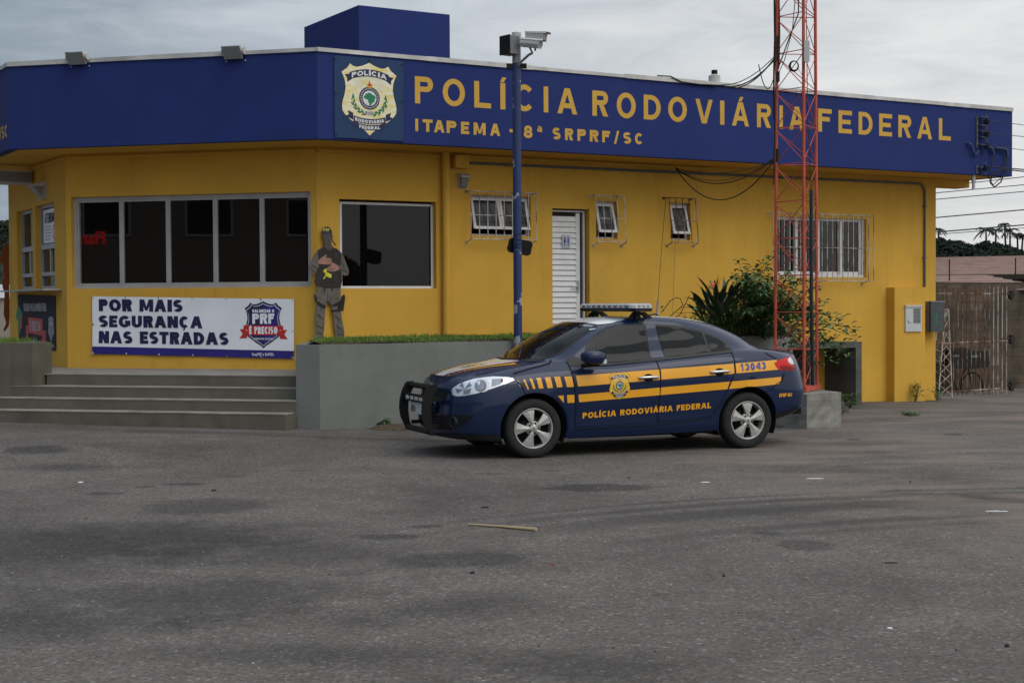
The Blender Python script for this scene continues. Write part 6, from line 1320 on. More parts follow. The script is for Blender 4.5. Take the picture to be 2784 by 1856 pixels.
# ================================================================== POLICE CAR (x nose to tail, y near side to far side, z up)
CARX = Matrix.Translation((.22731, 16.45629, 0)) @ Matrix.Rotation(.37407, 4, 'Z')
CAR = thing('police_car', 'navy police saloon with amber stripes, door shield, white roof, bull bar and light bar', 'police car', (.22731, 16.45629, 0), .37407)
YC = .87
R_ = [
 # each ring: 14 (x, half width, z) from nose centre round the near side to tail centre
 [(-.84, 0, .215), (-.81, .40, .215), (-.68, .655, .21), (-.42, .80, .20), (0, .83, .20), (.45, .84, .205), (1.0, .845, .21), (1.5, .845, .215), (2.1, .845, .22), (2.55, .835, .25), (2.9, .82, .30), (3.36, .71, .37), (3.56, .42, .39), (3.62, 0, .39)],
 [(-.895, 0, .30), (-.865, .42, .30), (-.735, .69, .30), (-.44, .83, .30), (0, .862, .30), (.45, .866, .30), (1.0, .87, .30), (1.5, .87, .31), (2.1, .87, .315), (2.55, .865, .34), (2.92, .85, .385), (3.40, .755, .43), (3.625, .45, .44), (3.69, 0, .44)],
 [(-.905, 0, .44), (-.875, .43, .44), (-.745, .70, .44), (-.45, .842, .44), (0, .876, .44), (.45, .872, .43), (1.0, .872, .42), (1.5, .872, .43), (2.1, .874, .45), (2.55, .882, .46), (2.93, .868, .48), (3.43, .775, .50), (3.655, .46, .51), (3.72, 0, .51)],
 [(-.895, 0, .58), (-.865, .43, .58), (-.735, .70, .58), (-.44, .845, .59), (0, .884, .60), (.45, .884, .60), (1.0, .885, .60), (1.5, .885, .61), (2.1, .885, .62), (2.55, .892, .63), (2.94, .875, .63), (3.44, .775, .63), (3.66, .46, .63), (3.725, 0, .63)],
 [(-.875, 0, .70), (-.845, .42, .70), (-.715, .685, .71), (-.42, .832, .74), (0, .876, .77), (.45, .885, .78), (1.0, .889, .79), (1.5, .889, .80), (2.1, .889, .81), (2.55, .89, .82), (2.94, .868, .82), (3.41, .765, .82), (3.625, .46, .82), (3.69, 0, .82)],
 [(-.852, 0, .80), (-.822, .41, .80), (-.69, .655, .81), (-.39, .79, .86), (0, .835, .905), (.45, .858, .92), (1.0, .868, .925), (1.5, .868, .945), (2.1, .868, .98), (2.55, .858, 1.0), (2.95, .832, 1.0), (3.36, .745, .985), (3.575, .45, .98), (3.63, 0, .98)],
 [(-.80, 0, .878), (-.765, .39, .878), (-.64, .60, .868), (-.34, .72, .934), (.02, .765, .982), (.47, .79, 1.005), (1.0, .803, 1.010), (1.5, .805, 1.042), (2.1, .80, 1.09), (2.55, .785, 1.122), (2.97, .755, 1.118), (3.33, .675, 1.082), (3.52, .42, 1.092), (3.57, 0, 1.097)],
 [(-.55, 0, .958), (-.51, .37, .956), (-.39, .55, .958), (-.13, .67, .992), (.19, .72, 1.035), (.52, .765, 1.035), (1.0, .782, 1.030), (1.5, .785, 1.062), (2.1, .778, 1.11), (2.55, .758, 1.145), (2.86, .70, 1.152), (3.12, .61, 1.125), (3.27, .38, 1.125), (3.31, 0, 1.13)],
 [(.04, 0, 1.062), (.08, .37, 1.060), (.19, .56, 1.056), (.32, .675, 1.065), (.46, .735, 1.060), (.64, .75, 1.065), (1.02, .762, 1.065), (1.5, .765, 1.095), (2.1, .757, 1.14), (2.55, .727, 1.178), (2.77, .66, 1.195), (2.94, .565, 1.175), (3.04, .35, 1.172), (3.07, 0, 1.175)],
 [(.40, 0, 1.275), (.44, .35, 1.272), (.53, .53, 1.262), (.64, .622, 1.258), (.755, .672, 1.262), (.88, .69, 1.268), (1.12, .698, 1.272), (1.5, .702, 1.29), (2.03, .694, 1.312), (2.40, .655, 1.325), (2.60, .585, 1.325), (2.735, .495, 1.305), (2.82, .31, 1.302), (2.85, 0, 1.305)],
 [(.84, 0, 1.468), (.865, .33, 1.460), (.92, .475, 1.440), (.98, .545, 1.428), (1.05, .582, 1.435), (1.14, .60, 1.462), (1.29, .608, 1.492), (1.57, .612, 1.508), (1.92, .606, 1.492), (2.16, .58, 1.462), (2.30, .525, 1.448), (2.39, .44, 1.445), (2.45, .28, 1.448), (2.47, 0, 1.455)],
 [(1.05, 0, 1.512), (1.07, .24, 1.508), (1.10, .36, 1.502), (1.15, .42, 1.498), (1.22, .455, 1.503), (1.30, .47, 1.513), (1.42, .475, 1.522), (1.6, .475, 1.529), (1.85, .47, 1.522), (2.03, .45, 1.508), (2.12, .41, 1.498), (2.18, .34, 1.495), (2.22, .21, 1.497), (2.24, 0, 1.499)],
 [(1.22, 0, 1.527), (1.26, 0, 1.529), (1.30, 0, 1.531), (1.35, 0, 1.533), (1.4, 0, 1.535), (1.45, 0, 1.536), (1.52, 0, 1.537), (1.6, 0, 1.537), (1.72, 0, 1.536), (1.82, 0, 1.533), (1.89, 0, 1.530), (1.94, 0, 1.527), (1.97, 0, 1.525), (2.0, 0, 1.523)],
]
def pchip(vals, n):
    m = len(vals); out = []
    d = [vals[i + 1] - vals[i] for i in range(m - 1)]; t = [0.0] * m
    for i in range(1, m - 1): t[i] = 0 if d[i - 1] * d[i] <= 0 else 2 * d[i - 1] * d[i] / (d[i - 1] + d[i])
    t[0] = d[0]; t[-1] = d[-1]
    for i in range(m - 1):
        for k in range(n):
            s = k / n; h00 = 2 * s ** 3 - 3 * s * s + 1; h10 = s ** 3 - 2 * s * s + s; h01 = -2 * s ** 3 + 3 * s * s; h11 = s ** 3 - s * s
            out.append(h00 * vals[i] + h10 * t[i] + h01 * vals[i + 1] + h11 * t[i + 1])
    out.append(vals[-1]); return out
def crom(vals, n, even=False):
    m = len(vals); out = []
    g = lambda i: vals[i] if 0 <= i < m else ((vals[1] * (1 if even else -1) if i < 0 else vals[m - 2] * (1 if even else -1)) if True else 0)
    for i in range(m - 1):
        p0, p1, p2, p3 = g(i - 1), vals[i], vals[i + 1], g(i + 2)
        for k in range(n):
            s = k / n; out.append(.5 * (2 * p1 + (p2 - p0) * s + (2 * p0 - 5 * p1 + 4 * p2 - p3) * s * s + (3 * p1 - p0 - 3 * p2 + p3) * s ** 3))
    out.append(vals[-1]); return out
NC, NR = 10, 6
fine = []
for ring in R_:
    X = crom([p[0] for p in ring], NC, True); Wd = crom([p[1] for p in ring], NC, False); Z = crom([p[2] for p in ring], NC, True)
    fine.append(list(zip(X, [max(0, w) for w in Wd], Z)))
ncol = len(fine[0]); grid = []
cols = [[pchip([fine[r][c][k] for r in range(len(R_))], NR) for k in range(3)] for c in range(ncol)]
nrow = len(cols[0][0])
bmv, idx = [], {}
def vid(c, r, side):
    x, w, z = (cols[c][k][r] for k in range(3)); w = max(0.0, w)
    if w < 1e-4: side = 0
    key = (c, r, side)
    if key not in idx: idx[key] = len(bmv); bmv.append([x, YC - w if side == 0 else YC + w, z])
    return idx[key]
bfaces = []
for c in range(ncol - 1):
    for r in range(nrow - 1):
        for side in (0, 1):
            q = [vid(c, r, side), vid(c + 1, r, side), vid(c + 1, r + 1, side), vid(c, r + 1, side)]
            qq = []
            for v in q:
                if v not in qq: qq.append(v)
            if len(qq) < 3: continue
            bfaces.append(qq if side == 0 else qq[::-1])
# wheel arches: drop the faces inside, pull the rim of the hole onto the circle
WHEELS = [(.02, .325), (2.69, .325)]; RA = .395
def ina(v, k=1.0):
    for cx, cz in WHEELS:
        d = sqrt((v[0] - cx) ** 2 + (v[2] - cz) ** 2)
        if abs(v[1] - YC) > .55 and d < RA * k: return (cx, cz, d)
    return None
keep = []; edgev = set()
for f in bfaces:
    ins = [bool(ina(bmv[i])) for i in f]
    if sum(ins) >= len(f) * .5 + .1: continue
    keep.append(f)
    for i, t_ in zip(f, ins):
        if t_: edgev.add(i)
gone = {i for f in bfaces for i in f}; kept = {i for f in keep for i in f}
dropped = [f for f in bfaces if sum(bool(ina(bmv[i])) for i in f) >= len(f) * .5 + .1]
rim = {i for f in dropped for i in f} & kept
for i in rim:
    v = bmv[i]
    for cx, cz in WHEELS:
        dx, dz = v[0] - cx, v[2] - cz; d = sqrt(dx * dx + dz * dz)
        if d < RA * 1.35 and abs(v[1] - YC) > .5: v[0] = cx + dx / d * RA; v[2] = cz + dz / d * RA
bfaces = keep
MT['sticker'] = pmat('pale_cyan_sticker', (.28, .40, .40), .5)
BVH = BVHTree.FromPolygons([Vector(v) for v in bmv], bfaces)
CW = lambda x, y, z: CARX @ Vector((x, y, z))
EYE = Vector((-6.22, -15.24, 1.7))      # survey station the lamp outlines were measured from
def hit(x, a, b, mode):
    """mode side: (x=car x, a=z); top: (x, a=y); eye: (x, a=z) on the plane y=b seen from the survey station; front: (x=y, a=z)"""
    if mode == 'side': o, d = Vector((x, -2, a)), Vector((0, 1, 0))
    elif mode == 'top': o, d = Vector((x, a, 4)), Vector((0, 0, -1))
    elif mode == 'front': o, d = Vector((-4, x, a)), Vector((1, 0, 0))
    elif mode == 'rear': o, d = Vector((8, x, a)), Vector((-1, 0, 0))
    else: o = EYE.copy(); d = (Vector((x, b, a)) - EYE).normalized()
    loc, nrm, i, dist = BVH.ray_cast(o, d)
    if loc is None:
        loc, nrm, i, dist = BVH.find_nearest(o + d * ((Vector((x, b, a)) - EYE).length if mode == 'eye' else 2.0 if mode == 'side' else 2.6))
    if nrm.dot(d) > 0: nrm = -nrm
    return loc, nrm
def tri2d(poly, step):
    """fill a 2-D outline with small triangles so it can follow the curved body"""
    pts = []
    n = len(poly)
    for i in range(n):
        a, b = Vector(poly[i]), Vector(poly[(i + 1) % n]); k = max(1, int((b - a).length / step))
        pts += [a.lerp(b, j / k) for j in range(k)]
    nb = len(pts); xs_ = [p.x for p in pts]; ys_ = [p.y for p in pts]
    def inside(x, y):
        c = False; j = n - 1
        for i in range(n):
            xi, yi, xj, yj = *poly[i], *poly[j]
            if (yi > y) != (yj > y) and x < (xj - xi) * (y - yi) / (yj - yi) + xi: c = not c
            j = i
        return c
    x = min(xs_) + step / 2
    extra = []
    while x < max(xs_):
        y = min(ys_) + step / 2
        while y < max(ys_):
            if inside(x, y): extra.append(Vector((x, y)))
            y += step
        x += step
    vo, eo, fo, *_ = delaunay_2d_cdt(pts + extra, [], [list(range(nb))], 1, 1e-5)
    return [(v.x, v.y) for v in vo], fo
def decal(mb, poly, off, mode='side', plane=.0, step=.03, far=False, fn=None):
    vs, fs = tri2d(poly, step) if step else (poly, [tuple(range(len(poly)))])
    P = []
    for x, y in vs:
        loc, nrm = hit(x, y, plane, mode); p = loc + nrm * off; P.append(p)
    if far != 2: mb.mesh([CARX @ p for p in P], [tuple(f) for f in fs])
    if far: mb.mesh([CARX @ Vector((p.x, 2 * YC - p.y, p.z)) for p in P], [tuple(reversed(f)) for f in fs])
def strip(mb, line, w, off, mode='side', plane=0.0, far=False):
    """thin gap line following a polyline on the body"""
    ln = [Vector(p) for p in line]; dense = []
    for a, b in zip(ln, ln[1:]):
        k = max(1, int((b - a).length / .025)); dense += [a.lerp(b, j / k) for j in range(k)]
    dense.append(ln[-1]); L_, R2 = [], []
    for i, p in enumerate(dense):
        t = (dense[min(i + 1, len(dense) - 1)] - dense[max(i - 1, 0)]).normalized(); n = Vector((-t.y, t.x)) * w / 2
        for lst, q in ((L_, p + n), (R2, p - n)):
            loc, nrm = hit(q.x, q.y, plane, mode); lst.append(loc + nrm * off)
    for sgn in ((1, -1) if far == 1 else (-1,) if far == 2 else (1,)):
        g = lambda p: CARX @ (p if sgn == 1 else Vector((p.x, 2 * YC - p.y, p.z)))
        mb.mesh([g(p) for p in L_ + R2], [(i, i + 1, len(L_) + i + 1, len(L_) + i) for i in range(len(L_) - 1)])
def inpoly(poly, x, y):
    c = False; j = len(poly) - 1
    for i in range(len(poly)):
        xi, yi, xj, yj = *poly[i], *poly[j]
        if (yi > y) != (yj > y) and x < (xj - xi) * (y - yi) / (yj - yi) + xi: c = not c
        j = i
    return c
# split the skin into body and doors
FDOOR = [(.457, 1.02), (.463, .945), (.487, .796), (.502, .547), (.496, .298), (1.511, .313), (1.511, .389), (1.535, .642), (1.542, .871), (1.525, 1.047), (1.2, 1.02), (.9, 1.0)]
RDOOR = [(1.525, 1.047), (1.542, .871), (1.535, .642), (1.511, .389), (1.511, .313), (2.20, .36), (2.242, .455), (2.330, .556), (2.433, .747), (2.493, .875), (2.515, 1.004), (2.503, 1.115), (2.0, 1.08)]
groups = {'body': [], 'fd0': [], 'fd1': [], 'rd0': [], 'rd1': []}
for f in bfaces:
    c = [sum(bmv[i][k] for i in f) / len(f) for k in range(3)]; side = 0 if c[1] < YC else 1; key = 'body'
    if abs(c[1] - YC) > .6:
        if inpoly(FDOOR, c[0], c[2]): key = 'fd%d' % side
        elif inpoly(RDOOR, c[0], c[2]): key = 'rd%d' % side
    groups[key].append(f)
def skin(name, fs, lab=None):
    ids = sorted({i for f in fs for i in f}); mp_ = {g: k for k, g in enumerate(ids)}
    mb = MB().use('car_navy', True); mb.mesh([CW(*bmv[i]) for i in ids], [tuple(mp_[i] for i in f) for f in fs]); return part(mb, name, CAR, lab)
BODY = skin('body', groups['body'])
FD = skin('door', groups['fd0'], 'near front door with the gold police shield'); RD = skin('door', groups['rd0'], 'near rear door'); FD2 = skin('door', groups['fd1'], 'far front door'); RD2 = skin('door', groups['rd1'], 'far rear door')
# arch returns and dark wheel housings, underbody
for cx, cz in WHEELS:
    for side in (0, 1):
        mb = MB().use('car_navy', True); vs = []
        for k in range(33):
            a = radians((8 if cx > 1 else -16) + (190 if cx > 1 else 212) * k / 32); loc, nrm, i_, d_ = BVH.ray_cast(Vector((cx + (RA + .025) * cos(a), -2, max(.225, cz + (RA + .025) * sin(a)))), Vector((0, 1, 0)))
            y = loc.y if loc else .03
            y0, y1 = y + .002, y + .06
            for yy, rr in ((y0 - .004, RA + .016), (y0, RA - .004), (y1, RA - .006)): vs.append(CW(cx + rr * cos(a), yy if side == 0 else 2 * YC - yy, cz + rr * sin(a)))
        mb.mesh(vs, [(3 * k + j, 3 * k + 3 + j, 3 * k + 4 + j, 3 * k + 1 + j) for k in range(32) for j in range(2)]); part(mb, 'wheel_arch', CAR)
        mb = MB().use('well', True); vs = []
        for k in range(25):
            a = radians(-25 + 230 * k / 24)
            for yy, rr in ((.05, RA - .003), (.42, RA - .003), (.42, .02)): vs.append(CW(cx + rr * cos(a), yy if side == 0 else 2 * YC - yy, cz + rr * sin(a)))
        mb.mesh(vs, [(3 * k + j, 3 * k + 3 + j, 3 * k + 4 + j, 3 * k + 1 + j) for k in range(24) for j in range(2)]); part(mb, 'wheel_housing', CAR)
mb = MB()
mb.use('well', False)
cbox = lambda mb, x0, x1, y0, y1, z0, z1: mb.hexa([CW(x0, y0, z0), CW(x1, y0, z0), CW(x1, y1, z0), CW(x0, y1, z0), CW(x0, y0, z1), CW(x1, y0, z1), CW(x1, y1, z1), CW(x0, y1, z1)])
cbox(mb, -.72, 3.3, .46, 2 * YC - .46, .20, .34); cbox(mb, .45, 2.25, .06, 2 * YC - .06, .195, .28); cbox(mb, 3.1, 3.55, .25, 2 * YC - .25, .36, .5); cbox(mb, -.6, -.42, .15, 2 * YC - .15, .22, .35)
part(mb, 'underbody', CAR)
for FAR_ in (0, 2):
    mb = MB().use('car_trim'); decal(mb, [(-.90, .205), (-.30, .205), (-.34, .265), (-.93, .285), (-1.1, .30), (-1.1, .22)], .006, 'eye', .2, .05, FAR_); part(mb, 'bumper_lip', CAR)
    mb = MB().use('car_trim'); decal(mb, [(2.99, .30), (3.2, .36), (3.5, .37), (3.5, .44), (3.06, .395)], .005, 'side', 0, .05, FAR_); part(mb, 'bumper_lip', CAR)
# ---- glass
def glasspart(name, polys, mat='car_glass', off=.006, mode='side', plane=0.0, far=True, parent=CAR, step=.04, lab=None):
    for fs in ((0, 2) if far else (0,)):
        mb = MB().use(mat, True)
        for p in polys: decal(mb, p, off, mode, plane, step, fs)
        o = part(mb, name, parent, lab)
    return o
DLO = [(.64, 1.06), (.70, 1.20), (.80, 1.30), (.90, 1.368), (1.03, 1.428), (1.16, 1.447), (1.48, 1.448), (1.867, 1.428), (2.186, 1.368), (2.377, 1.298), (2.48, 1.222), (2.537, 1.150), (2.535, 1.124), (2.04, 1.083), (1.608, 1.048), (.919, .998), (.70, .985), (.48, .995), (.43, 1.03), (.47, 1.075), (.56, 1.10)]
glasspart('window_surround', [DLO], 'car_trim', .004)
glasspart('side_window', [[(.80, 1.10), (.86, 1.285), (.94, 1.345), (1.055, 1.402), (1.167, 1.424), (1.445, 1.426), (1.468, 1.062), (1.194, 1.034), (.94, 1.020), (.80, 1.02)]], off=.008)
glasspart('side_window', [[(1.595, 1.421), (1.878, 1.402), (2.178, 1.343), (2.226, 1.119), (1.650, 1.074), (1.615, 1.274)]], off=.008)
glasspart('quarter_window', [[(2.218, 1.328), (2.388, 1.262), (2.470, 1.205), (2.505, 1.140), (2.258, 1.120)]], off=.008)
for FAR_ in (0, 2): mb = MB().use('car_navy', True); decal(mb, [(1.466, 1.445), (1.588, 1.443), (1.605, 1.274), (1.642, 1.064), (1.475, 1.052)], .0075, 'side', 0, .04, FAR_); part(mb, 'door_pillar', CAR)
WSH = [(.075, .30), (.035, .60), (.03, .87), (.035, 2 * YC - .60), (.075, 2 * YC - .30), (.30, .175 + 2 * (YC - .175)), (.55, 1.46), (.90, 1.345), (.845, 1.2), (.82, .87), (.845, .54), (.90, .395), (.55, .28), (.30, .175)]
WSH = [(.06, .48), (.02, .70), (.015, .87), (.02, 1.04), (.06, 1.26), (.20, 1.455), (.40, 1.515), (.60, 1.49), (.80, 1.44), (.94, 1.385), (.90, 1.26), (.855, 1.05), (.845, .87), (.855, .69), (.90, .48), (.94, .355), (.80, .30), (.60, .25), (.40, .225), (.20, .285)]
glasspart('windscreen', [WSH], 'car_trim', .004, 'top', 0, False, step=.05)
cxm = lambda p, k, dx=0.0: ((p[0] - .5) * k + .5 + dx, (p[1] - YC) * k + YC)
ws = MB().use('car_glass', True); decal(ws, [cxm(p, .955) for p in WSH], .007, 'top', 0, .05); part(ws, 'windscreen_glass', CAR)
mb = MB().use('sticker', False)
decal(mb, [(.808, 1.436), (.922, 1.429), (.918, 1.416), (.804, 1.424)], .0085, 'eye', .45, .05); decal(mb, [(.882, 1.395), (.955, 1.397), (.95, 1.381), (.876, 1.372)], .0085, 'eye', .45, .05); part(mb, 'windscreen_sticker', CAR)
glasspart('rear_window', [[(2.52, .50), (2.50, .87), (2.52, 1.24), (2.75, 1.34), (2.98, 1.36), (3.02, 1.2), (3.035, .87), (3.02, .54), (2.98, .38), (2.75, .40)]], 'car_glass', .006, 'top', 0, False, step=.05)
mb = MB().use('car_black', True); decal(mb, [(.045, .55), (-.022, .87), (.045, 1.19), (.08, 1.38), (.17, 1.47), (.20, 1.44), (.06, 1.23), (.01, .87), (.06, .51), (.20, .30), (.17, .27), (.08, .36)], .0055, 'top', 0, .04); part(mb, 'cowl', CAR)
mb = MB().use('car_black')
for a, b in (((.06, .55), (.30, 1.02)), ((.06, 1.0), (.28, 1.42))):
    pts = []
    for k in range(7):
        x, y = a[0] + (b[0] - a[0]) * k / 6, a[1] + (b[1] - a[1]) * k / 6; l_, n_ = hit(x, y, 0, 'top'); pts.append(CARX @ (l_ + n_ * .02))
    mb.tube(pts, .008, 6)
part(mb, 'wiper', CAR)
# ---- white roof, bonnet graphics
mb = MB().use('car_white', True); decal(mb, [(.872, .50), (.835, .69), (.825, .87), (.835, 1.05), (.872, 1.24), (.955, 1.365), (1.10, 1.425), (1.30, 1.455), (1.60, 1.46), (1.95, 1.45), (2.16, 1.425), (2.30, 1.38), (2.41, 1.25), (2.45, .87), (2.41, .49), (2.30, .36), (2.16, .315), (1.95, .29), (1.60, .28), (1.30, .285), (1.10, .315), (.955, .375)], .005, 'top', 0, .05); part(mb, 'roof_panel', CAR)
mb = MB().use('car_red', True); H0 = [(-.782, .735), (-.79, .87), (-.782, 1.005), (-.49, 1.085), (-.20, 1.165), (.035, 1.255), (-.03, .87), (.035, .485), (-.20, .575), (-.49, .655)]
decal(mb, [cxm(p, 1.0) if False else (p[0], YC + (p[1] - YC) * 1.0 + (.022 if p[1] > YC + .02 else -.022 if p[1] < YC - .02 else 0)) for p in H0], .003, 'top', 0, .04)
mb.use('car_white', True); decal(mb, H0, .0042, 'top', 0, .04)
mb.use('car_amber', True)
for sg in (1, -1):
    f_ = lambda x, t: (x, YC + sg * ((.20 + (x + .78) * .29) + t))
    decal(mb, [f_(-.45, 0), f_(-.045, .02), f_(-.05, .10), f_(-.45, .06)][::sg], .0036, 'top', 0, .04)
    for i in range(6):
        x0 = -.76 + i * .052; x1 = x0 + .012 + i * .006; decal(mb, [f_(x0, .0), f_(x1, .0), f_(x1 + .012, .052), f_(x0 + .012, .052)][::sg], .0036, 'top', 0, 0)
part(mb, 'bonnet_graphics', CAR)
mb = MB()
for m_, p, l in emblem('shield_gold', False):
    mb.use(m_, True); q = [(-.26 - y * .235 - .0, YC - x * .24) for x, y in p]; q = [(-.52 + (y) * .24, YC - x * .24) for x, y in p]
    decal(mb, [(-.53 + y * .235, YC - x * .24) for x, y in p], .0052 + l * .0008, 'top', 0, 0)
part(mb, 'bonnet_shield', CAR)
# ---- stripes, dashes and lettering on the side
S1 = lambda x: .898 + (x - .662) * .0479; S1b = lambda x: .781 + (x - .662) * .0500; S2 = lambda x: .691 + (x - .661) * .0518; S2b = lambda x: .606 + (x - .661) * .0522
for FAR_ in (0, 2):
    mb = MB().use('car_amber', True)
    for (a, b) in ((.508, 1.536), (1.553, 2.492), (2.516, 3.10)):
        decal(mb, [(a, S1(a)), (b, S1(b)), (b, S1b(b)), (a + (.018 if a < 1 else 0), S1b(a))], .0035, 'side', 0, .03, FAR_)
    decal(mb, [(.532, .684), (1.531, S2(1.531)), (1.531, S2b(1.531)), (.540, .600)], .0035, 'side', 0, .03, FAR_)
    decal(mb, [(1.547, S2(1.547)), (2.425, S2(2.425)), (2.395, S2b(2.395)), (1.540, S2b(1.540))], .0035, 'side', 0, .03, FAR_)
    decal(mb, [(2.440, S2(2.44)), (3.135, .818), (3.130, .775), (3.10, .735), (2.82, .72), (2.412, S2b(2.412))], .0035, 'side', 0, .03, FAR_)
    for q in ([(-.177, .855), (-.160, .852), (-.145, .781), (-.152, .789)], [(-.109, .863), (-.088, .865), (-.050, .757), (-.066, .754)], [(-.035, .872), (-.006, .872), (.024, .762), (-.005, .760)], [(.043, .877), (.094, .879), (.117, .764), (.063, .762)], [(.140, .880), (.207, .883), (.228, .767), (.164, .764)], [(.250, .884), (.321, .886), (.341, .772), (.276, .770)], [(.368, .885), (.460, .887), (.476, .771), (.395, .769)], [(.285, .677), (.354, .681), (.356, .598)], [(.394, .683), (.482, .684), (.484, .597), (.401, .596)]):
        decal(mb, q, .0035, 'side', 0, .03, FAR_)
    part(mb, 'side_stripe', CAR)
SL = .0763
def side_text(mb, txt, x0, x1, z0, h, stem, slope, gap=.14, step=0.0, off=.005, slant=0.0):
    for i, p in enumerate(layout(txt, x0, x1, h, stem, gap)): decal(mb, [(x + y * slant, z0 + (x - x0) * slope + y) for x, y in p], off + (i % 5) * .0002, 'side', 0, step)
mb = MB().use('car_amber', True); side_text(mb, 'POLÍCIA RODOVIÁRIA FEDERAL', .585, 2.188, .417, .065, .0195, .0435); part(mb, 'lettering', CAR)
mb = MB().use('car_numblue', True); side_text(mb, '13043', 2.578, 2.925, .897, .085, .0245, .043, .2, 0, .0055); part(mb, 'unit_number', CAR)
mb = MB().use('car_amber', True); side_text(mb, 'DPRF-MJ', 3.098, 3.285, .584, .042, .0105, .01, .12, 0, .0045, .18); part(mb, 'rear_lettering', CAR)
mb = MB()
for m_, p, l in emblem('shield_gold', True):
    mb.use(m_, True); big = l <= 1
    decal(mb, [(1.031 + x * .250, .618 + y * .25 + x * .012) for x, y in p], .005 + l * .0008, 'side', 0, .04 if big else 0)
o = part(mb, 'shield', CAR); o.parent = FD
# ---- panel gaps
GAPS = [[(1.490, 1.448), (1.504, 1.214), (1.525, 1.049), (1.542, .871), (1.535, .642), (1.511, .389), (1.511, .313)], [(2.503, 1.121), (2.515, 1.004), (2.493, .875), (2.433, .747), (2.330, .556), (2.242, .455), (2.19, .38)], [(.445, 1.045), (.457, 1.03), (.463, .945), (.487, .796), (.502, .547), (.496, .298)], [(.496, .298), (1.511, .313), (2.19, .372)], [(2.98, .66), (3.06, .735), (3.15, .775), (3.19, .87)], [(-.178, .848), (-.14, .80), (-.09, .70), (-.085, .69)], [(.30, 1.06), (.24, 1.025), (.04, .982), (-.20, .925)], [(2.96, 1.10), (3.10, 1.02)]]
for g in GAPS:
    for FAR_ in (0, 2): mb = MB().use('well'); strip(mb, g, .009, .0062, 'side', 0, FAR_); part(mb, 'panel_gap', CAR)
mb = MB().use('well')
strip(mb, [(-.42, .24), (-.66, .36), (-.79, .56), (-.80, .87), (-.79, 1.18), (-.66, 1.38), (-.42, 1.5)], .010, .0065, 'top')
part(mb, 'panel_gap', CAR)
mb = MB().use('car_trim'); strip(mb, [(.62, .995), (.92, .998), (1.6, 1.045), (2.04, 1.080), (2.52, 1.120)], .018, .009, 'side', 0, 0); part(mb, 'belt_moulding', CAR)
mb = MB().use('car_trim'); strip(mb, [(.62, .995), (.92, .998), (1.6, 1.045), (2.04, 1.080), (2.52, 1.120)], .018, .009, 'side', 0, 2); part(mb, 'belt_moulding', CAR)
for FAR_ in (0, 2):
    for q in ([(.52, .33), (1.50, .35), (1.50, .385), (.52, .372)], [(1.53, .355), (2.2, .40), (2.22, .445), (1.66, .405), (1.60, .39), (1.53, .39)]): mb = MB().use('car_navy', True); decal(mb, q, .010, 'side', 0, .04, FAR_); part(mb, 'sill_trim', CAR)
# ---- door handles
for par, (x0, x1, z) in ((FD, (1.272, 1.507, .848)), (RD, (2.182, 2.412, .893))):
    l_, n_ = hit(x0, z, 0, 'side'); l2, n2 = hit(x1, z + .004, 0, 'side'); 
    mb = MB().use('well', True); cxh = (x0 + x1) / 2; decal(mb, [(cxh + .062 * cos(a) - .0, z + .0 + .045 * sin(a)) for a in [2 * pi * k / 20 for k in range(20)]], .0052, 'side', 0, .02); o = part(mb, 'handle_recess', CAR); o.parent = par
    mb = MB().use('chrome'); pts = []
    for k in range(11):
        t = k / 10; l_, n_ = hit(x0 + (x1 - x0) * t, z + .005 * t, 0, 'side'); pts.append(CARX @ (l_ + n_ * (.012 + .030 * sin(pi * t) ** .5)))
    mb.tube(pts, .0165, 10); o = part(mb, 'handle', CAR); o.parent = par
# ---- mirrors
for side in (0, 1):
    f = lambda x, y, z: CW(x, y if side == 0 else 2 * YC - y, z)
    MR = None; mb = MB().use('car_navy', True)
    prof = [(.0, .62), (.18, .85), (.42, 1.0), (.68, 1.0), (.90, .88), (1.0, .72)]; n = 14; vs = []
    for t, k in prof:
        x = .545 + .245 * t
        for j in range(n):
            a = 2 * pi * j / n; cy, cz = cos(a), sin(a); e = lambda v: math.copysign(abs(v) ** .5, v)
            vs.append(f(x, -.115 + .105 * k * e(cy) - .0, 1.088 + .072 * k * e(cz) + .010 * (1 - t)))
    mb.mesh(vs, [(i * n + j, i * n + (j + 1) % n, (i + 1) * n + (j + 1) % n, (i + 1) * n + j) for i in range(len(prof) - 1) for j in range(n)] + [tuple(range(n))[::-1]])
    m_ = part(mb, 'mirror', CAR, 'near door mirror' if side == 0 else 'far door mirror')
    mb = MB().use('car_black', True); mb.tube([f(.60, .03, 1.0), f(.66, -.06, 1.015), f(.74, -.12, 1.022)], .028, 8); o = part(mb, 'mirror_arm', CAR); o.parent = m_
    mb = MB().use('chrome'); mb.face([f(.785, -.20, 1.05), f(.785, -.03, 1.05), f(.785, -.03, 1.13), f(.785, -.20, 1.13)]); o = part(mb, 'mirror_glass', CAR); o.parent = m_
    mb = MB().use('lamp_white'); mb.hexa([f(.735, -.2235, 1.028), f(.792, -.20, 1.028), f(.792, -.10, 1.028), f(.74, -.10, 1.028), f(.760, -.2235, 1.075), f(.792, -.20, 1.075), f(.792, -.10, 1.075), f(.76, -.10, 1.075)]); o = part(mb, 'indicator', CAR); o.parent = m_
